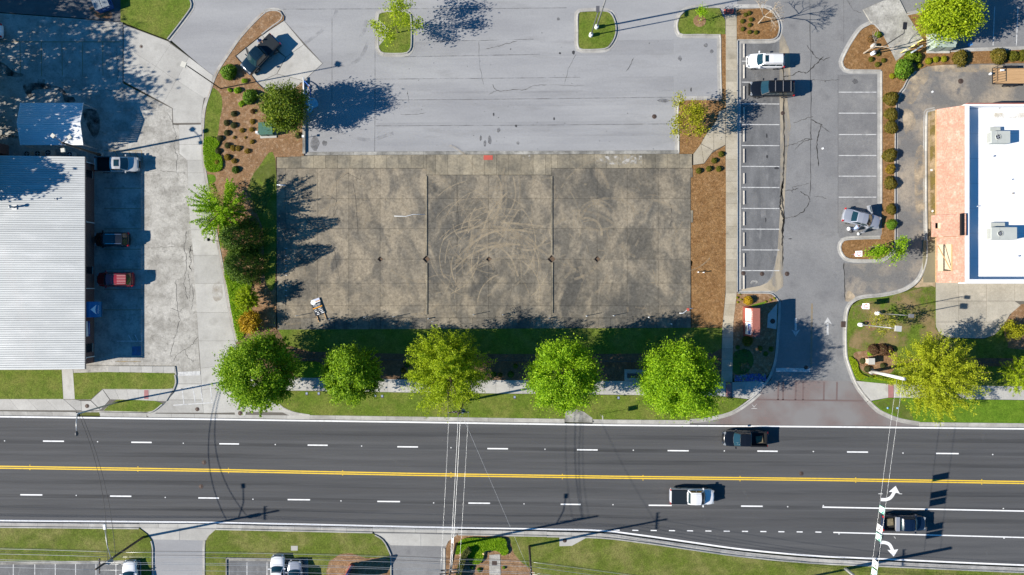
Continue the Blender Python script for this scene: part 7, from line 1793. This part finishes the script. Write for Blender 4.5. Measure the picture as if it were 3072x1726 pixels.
def span_sign(yd, kind, label):
    yt = W(0, yd, 6.6)[1]; t = (yt - P1[1]) / (P2[1] - P1[1])
    c = span(t, 6.72); dirv = (span(1, 0) - span(0, 0)).normalized(); an = math.atan2(dirv.y, dirv.x)
    r = thing('overhead_sign', c, an, label, 'sign', None)
    # local x runs along the wire southwards, local -y faces the oncoming drivers (west)
    MB().box((0, 0, 0), (.86, .03, 1.24)).obj('plate', m_sg if kind == 'green' else m_letter_w, r)
    f = -.022
    if kind == 'green':
        MB().box((0, f, .0), (.74, .012, 1.12)).obj('panel', m_letter_w, r)
        MB().box((.0, f - .008, .42), (.55, .008, .14)).obj('bar', m_sg, r)
        MB().add([(.05, f - .01, .05), (.35, f - .01, .05), (.35, f - .01, .5)], [(0, 1, 2)]).obj('emblem', m_sg, r)
        MB().box((-.22, f - .008, -.4), (.2, .008, .12)).obj('bar', m_sg, r)
    else:
        pts = [(-.12 if kind == 'left' else .12, -.32), (-.12 if kind == 'left' else .12, -.02), (-.0, .16), (.2 if kind == 'right' else -.2, .18)]
        if kind == 'left': pts = [(.15, -.3), (.15, 0), (.02, .16), (-.12, .18)]
        else: pts = [(-.15, -.3), (-.15, 0), (-.02, .16), (.12, .18)]
        P = catmull(pts, 5); mb = MB()
        for a, b in zip(P, P[1:]): mb.box(((a[0] + b[0]) / 2, f, (a[1] + b[1]) / 2), (.09, .01, math.dist(a, b) + .05), m=Matrix.Rotation(math.atan2(b[0] - a[0], b[1] - a[1]), 3, 'Y'))
        s = -1 if kind == 'left' else 1
        mb.add([(P[-1][0], f - .006, P[-1][1] + .14), (P[-1][0], f - .006, P[-1][1] - .14), (P[-1][0] + s * .2, f - .006, P[-1][1])], [(0, 1, 2), (2, 1, 0)])
        mb.obj('arrow', m_letter_k, r)
    for s in (-.3, .3): MB().box((s, 0, .65), (.05, .04, .14)).obj('bracket', m_dark_metal, r)
    return r
span_sign(1530, 'green', 'green and white sign hung above the white turn line')
span_sign(1586, 'left', 'white left turn sign hung behind the blue pickup')
span_sign(1611, 'green', 'green and white sign hung next to the left turn sign')
span_sign(1692, 'right', 'white right turn sign hung above the south kerb')
span_sign(1717, 'green', 'green and white sign hung above the south lawn')

# ---------------------------------------------------------------- signs
av = thing('fallen_sign', (*W(954, 921), ztop + .02), math.radians(20.8), 'black and orange for-lease sign board lying flat on the pad', 'sign')
m_ink = flat('sign_ink', (.012, .020, .030), .5); m_or = flat('sign_orange', (.75, .33, .02), .5); m_sil = flat('sign_silver', (.50, .54, .66), .5)
for s in (-.52, .52): MB().box((s, -.42, .05), (.09, 3.0, .09)).obj('post', m_timber, av)
MB().box((0, 0, .12), (1.27, 2.17, .03)).obj('board', m_ink, av)
zz = .138
MB().box((.06, .93, zz), (1.15, .30, .004)).obj('band', m_sil, av); MB().box((.2, .73, zz + .001), (.87, .07, .004)).obj('band', m_or, av); MB().box((.2, .62, zz + .0005), (.87, .11, .004)).obj('band', m_letter_w, av)
MB().lathe([(.33, -.002), (.33, .006), (0, .006)], (-.32, .74, zz), 24, smooth=False).obj('roundel', m_letter_w, av)
MB().box((-.33, .86, zz + .008), (.14, .06, .003)).obj('logo', m_or, av); MB().box((-.33, .68, zz + .008), (.26, .08, .003)).obj('logo', m_sil, av)
text('AVAILABLE', .25, m_letter_w, av, (0, .30, zz), sx=.82); text('404-876-1640', .15, m_letter_w, av, (0, .10, zz), sx=.9)
MB().box((0, -.06, zz), (1.27, .13, .004)).obj('band', m_or, av)
for k, words in enumerate(((-.42, .28, .02, .44), (-.42, .34, .10, .5), (-.22, .26, .16, .34), (-.26, .34, .24, .42))):
    for c_, w_ in ((words[0] + .04, words[1]), (words[2] + .18, words[3])): MB().box((c_, -.28 - k * .22, zz), (w_, .07 if k < 2 else .09, .004)).obj('print_line', m_letter_w, av)

ms = thing('monument_sign', (*W(2241, 964.5), .1), 0, 'red brick monument sign with two white panels', 'sign')
m_mb = M('monument_brick', (.36, .10, .07), (.29, .08, .055), s1=2.5, grain=.22, gs=9)
MB().box((0, 0, 1.42), (.88, 3.65, 2.85)).obj('body', m_mb, ms)
MB().box((0, 0, .06), (1.15, 3.95, .2)).obj('plinth', m_mb, ms)
MB().box((0, 0, 2.87), (.90, 3.67, .06)).obj('cap', brick_mat('monument_cap', (.30, .10, .08), (.25, .09, .07), (.33, .15, .12), 3.0), ms)
MB().box((-.455, .92, 1.45), (.05, 1.62, 1.75)).obj('panel', m_letter_w, ms)
pn = MB().box((-.455, -.80, 1.45), (.05, 1.62, 1.75)).obj('panel', m_letter_w, ms)
MB().box((-.486, -.85, 1.85), (.012, 1.35, .75)).obj('print', flat('print_blue', (.03, .10, .38), .5), ms)
MB().box((-.495, -.75, 1.98), (.012, .8, .22)).obj('print', flat('print_pale', (.5, .55, .65), .5), ms); MB().box((-.50, -.9, 1.72), (.010, .4, .16)).obj('print', flat('print_red', (.5, .04, .05), .5), ms)
for k in range(4): MB().add([(-.487, -1.3 + k * .16, .62), (-.487, -1.18 + k * .16, .62), (-.487, -.75 + k * .08, .62 + .55)], [(0, 1, 2), (2, 1, 0)]).obj('print', flat('print_grey', (.35, .42, .48), .5), ms)
ms.scale = (1, 1, 1.17)
text('PERRY CROSSING', .40, m_letter_w, ms, (-.46, .05, 2.56), (math.pi / 2, 0, -math.pi / 2), sx=.92)

def small_sign(px, py, h, ang, label, c=(.8, .8, .8)):
    r = thing('enter_sign', (*W(px, py), .1), ang, label, 'sign')
    MB().tube([(0, 0, -.1), (0, 0, h)], .03, 6).obj('post', m_galv, r)
    hd_ = bpy.data.objects.new('sign_head', None); COL.objects.link(hd_); hd_.parent = r; hd_.location = (0, 0, h); hd_.rotation_euler = (0, math.radians(38), 0)
    r0, h0 = r, h; r, h = hd_, 0.0
    MB().box((-.04, 0, h - .02), (.03, .70, .86)).obj('plate', m_letter_w, r)
    MB().lathe([(.30, -.006), (.30, .008), (.19, .010), (.19, -.008)], sides=20, axis='X').obj('roundel', flat('sign_red', (.62, .03, .05), .5), r).location = (-.066, 0, h + .02)
    MB().box((-.068, 0, h + .02), (.01, .40, .09)).obj('bar', flat('sign_red2', (.55, .03, .05), .5), r)
    MB().box((-.03, -.1, h - .52), (.02, .3, .18)).obj('rider', flat('sign_pink', (.6, .25, .28), .5), r)
    return r0
small_sign(2553, 764, 2.0, 0, 'red and white no-entry sign on the rounded island')
small_sign(2575, 918, 1.9, 0, 'red and white no-entry sign on the right lawn')
ds = thing('directory_sign', (*W(2602, 1082), .1), 0, 'small brick sign with pale inscribed face in front of brown hedge', 'sign')
MB().box((0, 0, .45), (.75, .72, .95)).obj('body', m_mb, ds); MB().box((-.39, 0, .5), (.04, .62, .7)).obj('face', flat('face_cream', (.6, .52, .38), .6), ds); MB().box((0, 0, .95), (.85, .82, .08)).obj('cap', m_conc, ds)
bs = thing('business_sign', (*W(1046, 1716), .1), math.radians(62), 'red white and blue business sign in the round mulch bed', 'sign')
MB().box((0, 0, .25), (2.4, .6, .5)).obj('base', m_mb, bs); MB().box((0, 0, 1.9), (2.6, .22, 2.8)).obj('cabinet', flat('sign_blue2', (.015, .04, .22), .5), bs)
MB().box((-.3, .125, 1.8), (1.9, .03, 1.9)).obj('face', m_letter_w, bs); MB().box((.9, .13, 2.2), (.4, .03, 1.9)).obj('stripe', flat('stripe_red', (.42, .03, .04), .5), bs); MB().box((.2, .135, 1.4), (1.2, .03, .4)).obj('stripe', flat('stripe_blue', (.05, .2, .5), .5), bs)

# ---------------------------------------------------------------- cabinets, boxes, small gear
def cabinet(px, py, w, d, h, c, label, rz=0.0, name='utility_cabinet', z=.1):
    r = thing(name, (*W(px, py), z), rz, label, 'cabinet')
    m = M('cab_' + str(len(bpy.data.materials)), c, tuple(x * .8 for x in c), s1=1.5, grain=.06, rough=.5)
    MB().box((0, 0, .05), (w + .4, d + .5, .14)).obj('pad', m_conc, r)
    MB().add([(-w / 2, -d / 2, .1), (w / 2, -d / 2, .1), (w / 2, d / 2, .1), (-w / 2, d / 2, .1), (-w / 2, -d / 2, h * .82), (w / 2, -d / 2, h * .82), (w / 2, d / 2, h), (-w / 2, d / 2, h)],
             [(3, 2, 1, 0), (0, 1, 5, 4), (1, 2, 6, 5), (2, 3, 7, 6), (3, 0, 4, 7), (4, 5, 6, 7)]).obj('case', m, r)
    MB().box((0, -d * .08, h * .93), (w * 1.03, d * .5, .04), m=Matrix.Rotation(math.atan2(h * .18, d), 3, 'X')).obj('lid', m, r)
    MB().box((.02, -d / 2 - .015, h * .45), (.03, .03, h * .7)).obj('door_seam', m_dark_metal, r)
    return r
cabinet(806, 392, 1.75, 1.55, 1.25, (.055, .15, .115), 'green transformer cabinet under the glossy evergreen tree', .04)
mt_ = MB().box((0, 0, .45), (.4, .3, .9)).box((0, 0, .95), (.3, .22, .2)).obj('meter_box', m_plastic_w); mt_.location = (*W(779, 402), .1); tag(mt_, 'white meter box beside the green cabinet', 'meter box')
cabinet(2812, 133, 2.6, 2.0, 2.0, (.36, .43, .38), 'large pale green transformer cabinet beside the yellow-green tree', 0.0)
st = MB().box((0, 0, 0), (.62, .02, .42)).obj('warning_sticker', flat('sticker', (.1, .3, .6), .5)); st.location = (*W(2910, 133), .012); st.rotation_euler = (math.pi / 2, 0, .5); tag(st, 'blue printed board lying in the cabinet shade', 'board')
# yellow barrier pipes and fallen board by the service pad
for k, (xa_, ya_, xb_, yb_) in enumerate([(2699, 161, 2721, 147), (2724, 147, 2744, 135), (2748, 131, 2769, 118)]):
    r = thing('bollard', (*W(xa_ + 2, ya_ - 1), .1), 0, 'yellow steel bollard at the edge of service pad', 'bollard', 'yellow bollards by the service pad')
    MB().tube([(0, 0, -.1), (0, 0, 1.25)], .085, 10).lathe([(.085, 1.25), (.06, 1.31), (0, 1.33)], sides=10).obj('pipe', flat('bollard_yellow', (.72, .60, .22), .5), r)
lb_ = thing('meter_stand', (*W(2735, 157), .1), math.radians(32), 'grey meter rack standing beside the yellow bollards', 'meter rack')
for s in (-.6, .6): MB().tube([(s, 0, -.1), (s, 0, 1.3)], .04, 6).obj('post', m_galv, lb_)
MB().box((0, 0, 1.05), (1.5, .18, .5)).obj('meter_panel', flat('meter_grey', (.40, .45, .50), .5), lb_)
# bench by the sidewalk
bn = thing('bench', (*W(1900, 1126), .125), 0, 'dark slatted bench on the sidewalk pad under street trees', 'bench')
for k in range(4): MB().box((0, -.24 + k * .13, .44), (1.8, .10, .035)).obj('seat_slat', m_dark_metal, bn)
for k in range(3): MB().box((0, .30, .58 + k * .13), (1.8, .03, .10)).obj('back_slat', m_dark_metal, bn)
for s in (-.8, .8): MB().box((s, -.2, .21), (.06, .06, .44)).obj('leg', m_dark_metal, bn); MB().box((s, .27, .43), (.06, .06, .86)).obj('leg', m_dark_metal, bn)
# rail fence in the front bed
def rail_fence(pts, label):
    x0_, y0_ = W(*pts[0]); r = thing('rail_fence', (x0_, y0_, .1), 0, label, 'fence')
    for a, b in zip(pts, pts[1:]):
        A = Vector((*W(*a), 0)) - Vector((x0_, y0_, 0)); B = Vector((*W(*b), 0)) - Vector((x0_, y0_, 0)); n = max(1, round((B - A).length / 4.6))
        for k in range(n):
            p = A.lerp(B, k / n); q = A.lerp(B, (k + 1) / n)
            MB().box((p.x, p.y, .34), (.16, .16, .9)).obj('post', m_wood_pole, r)
            for zz in (.32, .62): MB().bar((p.x, p.y, zz), (q.x, q.y, zz), .09).obj('rail', m_wood_pole, r)
        MB().box((B.x, B.y, .34), (.16, .16, .9)).obj('post', m_wood_pole, r)
rail_fence([(880, 1077), (1240, 1079), (2000, 1084), (2150, 1086)], 'low dark rail fence behind the street trees')
rail_fence([(2880, 1084), (3072, 1090), (3300, 1096)], 'low dark rail fence east of the feathery yellow tree')
# valve boxes and meters
for x, y, l in [(921, 1181, 'corner tree'), (957, 1181, 'corner tree'), (1126, 1187, 'second tree'), (1147, 1189, 'second tree'), (1544, 1192, 'pear tree'), (1855, 1194, 'bench tree')]:
    r = thing('water_meter', (*W(x, y), .11), R.uniform(-.1, .1), 'small grey water meter lid set in the grass verge', 'meter lid', 'meter lids in the verge')
    MB().box((0, 0, .012), (.34, .44, .04)).obj('frame', m_iron, r); MB().box((0, .04, .038), (.25, .28, .012)).obj('lid', flat('lid_blue', (.25, .32, .42), .5), r)
for x, y in ((2662, 1224), (2691, 1224)):
    o = MB().lathe([(.0, .05), (.12, .04), (.14, 0), (.14, -.05)], sides=14).obj('valve_cap', flat('cap_blue', (.20, .36, .55), .5)); o.location = (*W(x, y), .13); tag(o, 'small blue round valve cap in right verge', 'valve cap', 'valve caps in right verge')
# hydrants
def hydrant(px, py, c, label):
    r = thing('fire_hydrant', (*W(px, py), .1), .3, label, 'hydrant'); m = flat('hyd_' + label[:4], c, .5)
    MB().lathe([(.16, 0), (.16, .06), (.11, .08), (.11, .55), (.14, .56), (.14, .62), (.10, .72), (.04, .78), (0, .8)], sides=14).obj('barrel', m, r)
    MB().tube([(-.2, 0, .45), (.2, 0, .45)], .055, 8).tube([(0, -.2, .42), (0, 0, .42)], .07, 8).obj('nozzles', m, r); return r
hydrant(1452, 1656, (.62, .45, .22), 'tan fire hydrant at the edge of ground cover')
# pipe stubs on the pad
m_pvc = flat('pvc', (.62, .66, .70), .5)
for x, y, h_, r_ in [(991, 957, .5, .075), (1286, 956, .5, .075), (1648, 955, .5, .075), (1945, 952, .5, .075), (2012, 972, .6, .07)]:
    o = MB().lathe([(r_ * .7, .02), (r_ * .7, h_), (r_, h_), (r_, -.02)], sides=12).obj('pipe_stub', m_pvc); o.location = (*W(x, y), ztop); tag(o, 'open white pipe stub rising from the pad edge', 'pipe', 'white pipe stubs on the pad')
for x, y, h_ in [(896, 947, 1.1), (1098, 951, 1.15), (1184, 950, 1.2), (1421, 944, 1.25), (1508, 944, 1.2), (1757, 948, 1.25), (1838, 947, 1.05), (1297, 965, .4)]:
    o = MB().tube([(0, 0, -.03), (0, 0, h_)], .040, 6).tube([(.14, .02, -.03), (.14, .02, h_ * .93)], .032, 6).obj('conduit', m_pvc); o.location = (*W(x, y), ztop); tag(o, 'thin upright conduit pair on the pad', 'conduit', 'conduits on the pad')
for x, y in ((2092, 817), (2108, 818)):
    o = MB().lathe([(0, .66), (.07, .64), (.08, .5), (.055, .45), (.055, -.05)], sides=10).obj('marker_post', m_plastic_w); o.location = (*W(x, y), .1); tag(o, 'short white post in the long straw bed', 'post', 'white posts in the straw bed')
for k, y in enumerate((746, 768, 782, 798, 814, 826, 858, 872, 888)):
    o = MB().box((0, 0, .05), (.28, .06, .12)).obj('anchor_plate', m_pvc); o.location = (*W(859.5, y), ztop - .002); o.rotation_euler = (0, 0, R.uniform(-.3, .3)); tag(o, 'small metal anchor plate at the west pad edge', 'anchor plate', 'anchor plates along the pad')
def pipe_run(pts, r_, m, label, name='loose_pipe', z=ztop):
    o = MB().tube([(*W(*p), z + r_ + .004) for p in pts], r_, 7).obj(name, m); tag(o, label, 'pipe'); return o
pipe_run([(1183, 649), (1218, 650), (1240, 644), (1276, 644)], .035, m_pvc, 'bent pale pipe lying beside the wall stub')
pipe_run([(832, 556), (858, 557)], .09, m_plastic_w, 'short white pipe lying at the pad corner')
pipe_run([(2037, 940), (2048, 940), (2064, 928), (2077, 925)], .05, m_pvc, 'bent white pipe lying at the pad east edge')
o = MB().box((0, 0, .06), (.3, .35, .12)).obj('rusty_bracket', m_red_mat); o.location = (*W(2063, 929), ztop); tag(o, 'red bracket beside the bent white pipe', 'bracket')
# pipes and tarp at the low wall
pipe_run([(913, 235), (914, 300)], .10, m_plastic_w, 'white pipe lying along the low concrete wall', z=.22)
o = MB().tube([(*W(*p), .35 + .25 * math.sin(k / 9 * 3.14)) for k, p in enumerate(catmull([(916, 246), (930, 262), (935, 285), (930, 300)], 3))], .06, 8).obj('blue_hose', flat('hose_blue', (.03, .12, .45), .4)); tag(o, 'blue curved pipe beside the low concrete wall', 'pipe')
junk = thing('scrap_pile', (*W(923, 275), .0), 0, 'pile of pale scrap against the low concrete wall', 'scrap pile')
for k in range(16): MB().box((R.uniform(-.25, .25), R.uniform(-1.1, 1.0), .08 + .1 * R.random()), (R.uniform(.1, .35), R.uniform(.1, .4), .1), rz=R.uniform(0, 3)).obj('scrap', R.choice((m_plastic_w, m_timber, m_galv, m_conc)), junk)
tarp = MB(); tp = catmull([(924, 296), (938, 294), (950, 300), (955, 318), (940, 326), (938, 336), (925, 338), (918, 325), (916, 308)], 3, True)
c0 = W(934, 316); tarp.add([(c0[0], c0[1], .12)] + [(*W(*p), .03 + .04 * R.random()) for p in tp], [(0, i + 1, (i + 1) % len(tp) + 1)[::-1] for i in range(len(tp))], True)
o = tarp.obj('tarp', M('tarp_blue', (.22, .50, .66), (.30, .58, .72), s1=2, grain=.1)); tag(o, 'pale blue tarp spread on the lot below the scrap', 'tarp')
wb = MB().box((0, 0, .4), (.06, .06, .8)).box((0, 0, .8), (.3, .3, .06)).obj('wall_bracket', m_plastic_w); wb.location = (*W(916, 414), .2); tag(wb, 'small white stand on the low concrete wall', 'stand')
bar_ = pipe_run([(771, 246), (799, 241)], .05, m_plastic_w, 'white rail lying at the corner pad edge', z=.1)
# litter
for x, y, c, lab in [(2468, 446, (.75, .75, .75), 'white paper scrap on cracked lane'), (2793, 511, (.7, .7, .7), 'white paper beside the drive-through kerb'), (2796, 634, (.75, .72, .7), 'white rubble heap at the tiled eave'), (2797, 276, (.7, .7, .7), 'white strip on the drive-through lane')]:
    o = MB().box((0, 0, .02), (.28, .24, .03)).obj('litter', flat('lit', c, .8)); o.location = (*W(x, y), .10 if 2785 < x < 2799 and y > 400 else .012); o.rotation_euler = (0, 0, R.uniform(0, 2)); tag(o, lab, 'litter')
for x, y in ((2169, 703), (2172, 797)):
    o = MB().tube([(0, 0, 0), (0, 0, .35)], .008, 5).box((.06, 0, .32), (.13, .005, .09)).obj('survey_flag', flat('flag_orange', (.8, .2, .04), .6)); o.location = (*W(x, y), .1); tag(o, 'small orange survey flag in the straw bed', 'flag', 'survey flags')
pj = lamp_pole(2866, 244, .6, 'short dark stub post near the trailer', base=False, heads=(), rr=.07) if False else None
# road sign seen edge-on on the verge
rs = thing('road_sign', (*W(1800, 1243), .1), 0, 'road sign on thin post seen edge-on in the verge', 'sign')
MB().tube([(0, 0, -.1), (0, 0, 2.9)], .025, 6).obj('post', m_galv, rs); MB().box((0, 0, 2.55), (.02, .62, .75)).obj('plate', m_galv, rs)
# drive-through guard rails by the white pole
for k, (a, b) in enumerate((((2589, 1125), (2610, 1132)), ((2625, 1127), (2644, 1134)), ((2652, 1133), (2676, 1141)))):
    A = W(*a); B = W(*b)
    r = thing('low_rail', (A[0], A[1], .1), 0, 'short dark rail in the lime ground cover', 'rail', 'short rails in lime ground cover')
    d = (B[0] - A[0], B[1] - A[1]); MB().bar((0, 0, .45), (d[0], d[1], .45), .06).obj('rail', m_dark_metal, r)
    for t in (0, 1): MB().bar((d[0] * t, d[1] * t, -.05), (d[0] * t, d[1] * t, .5), .05).obj('post', m_dark_metal, r)
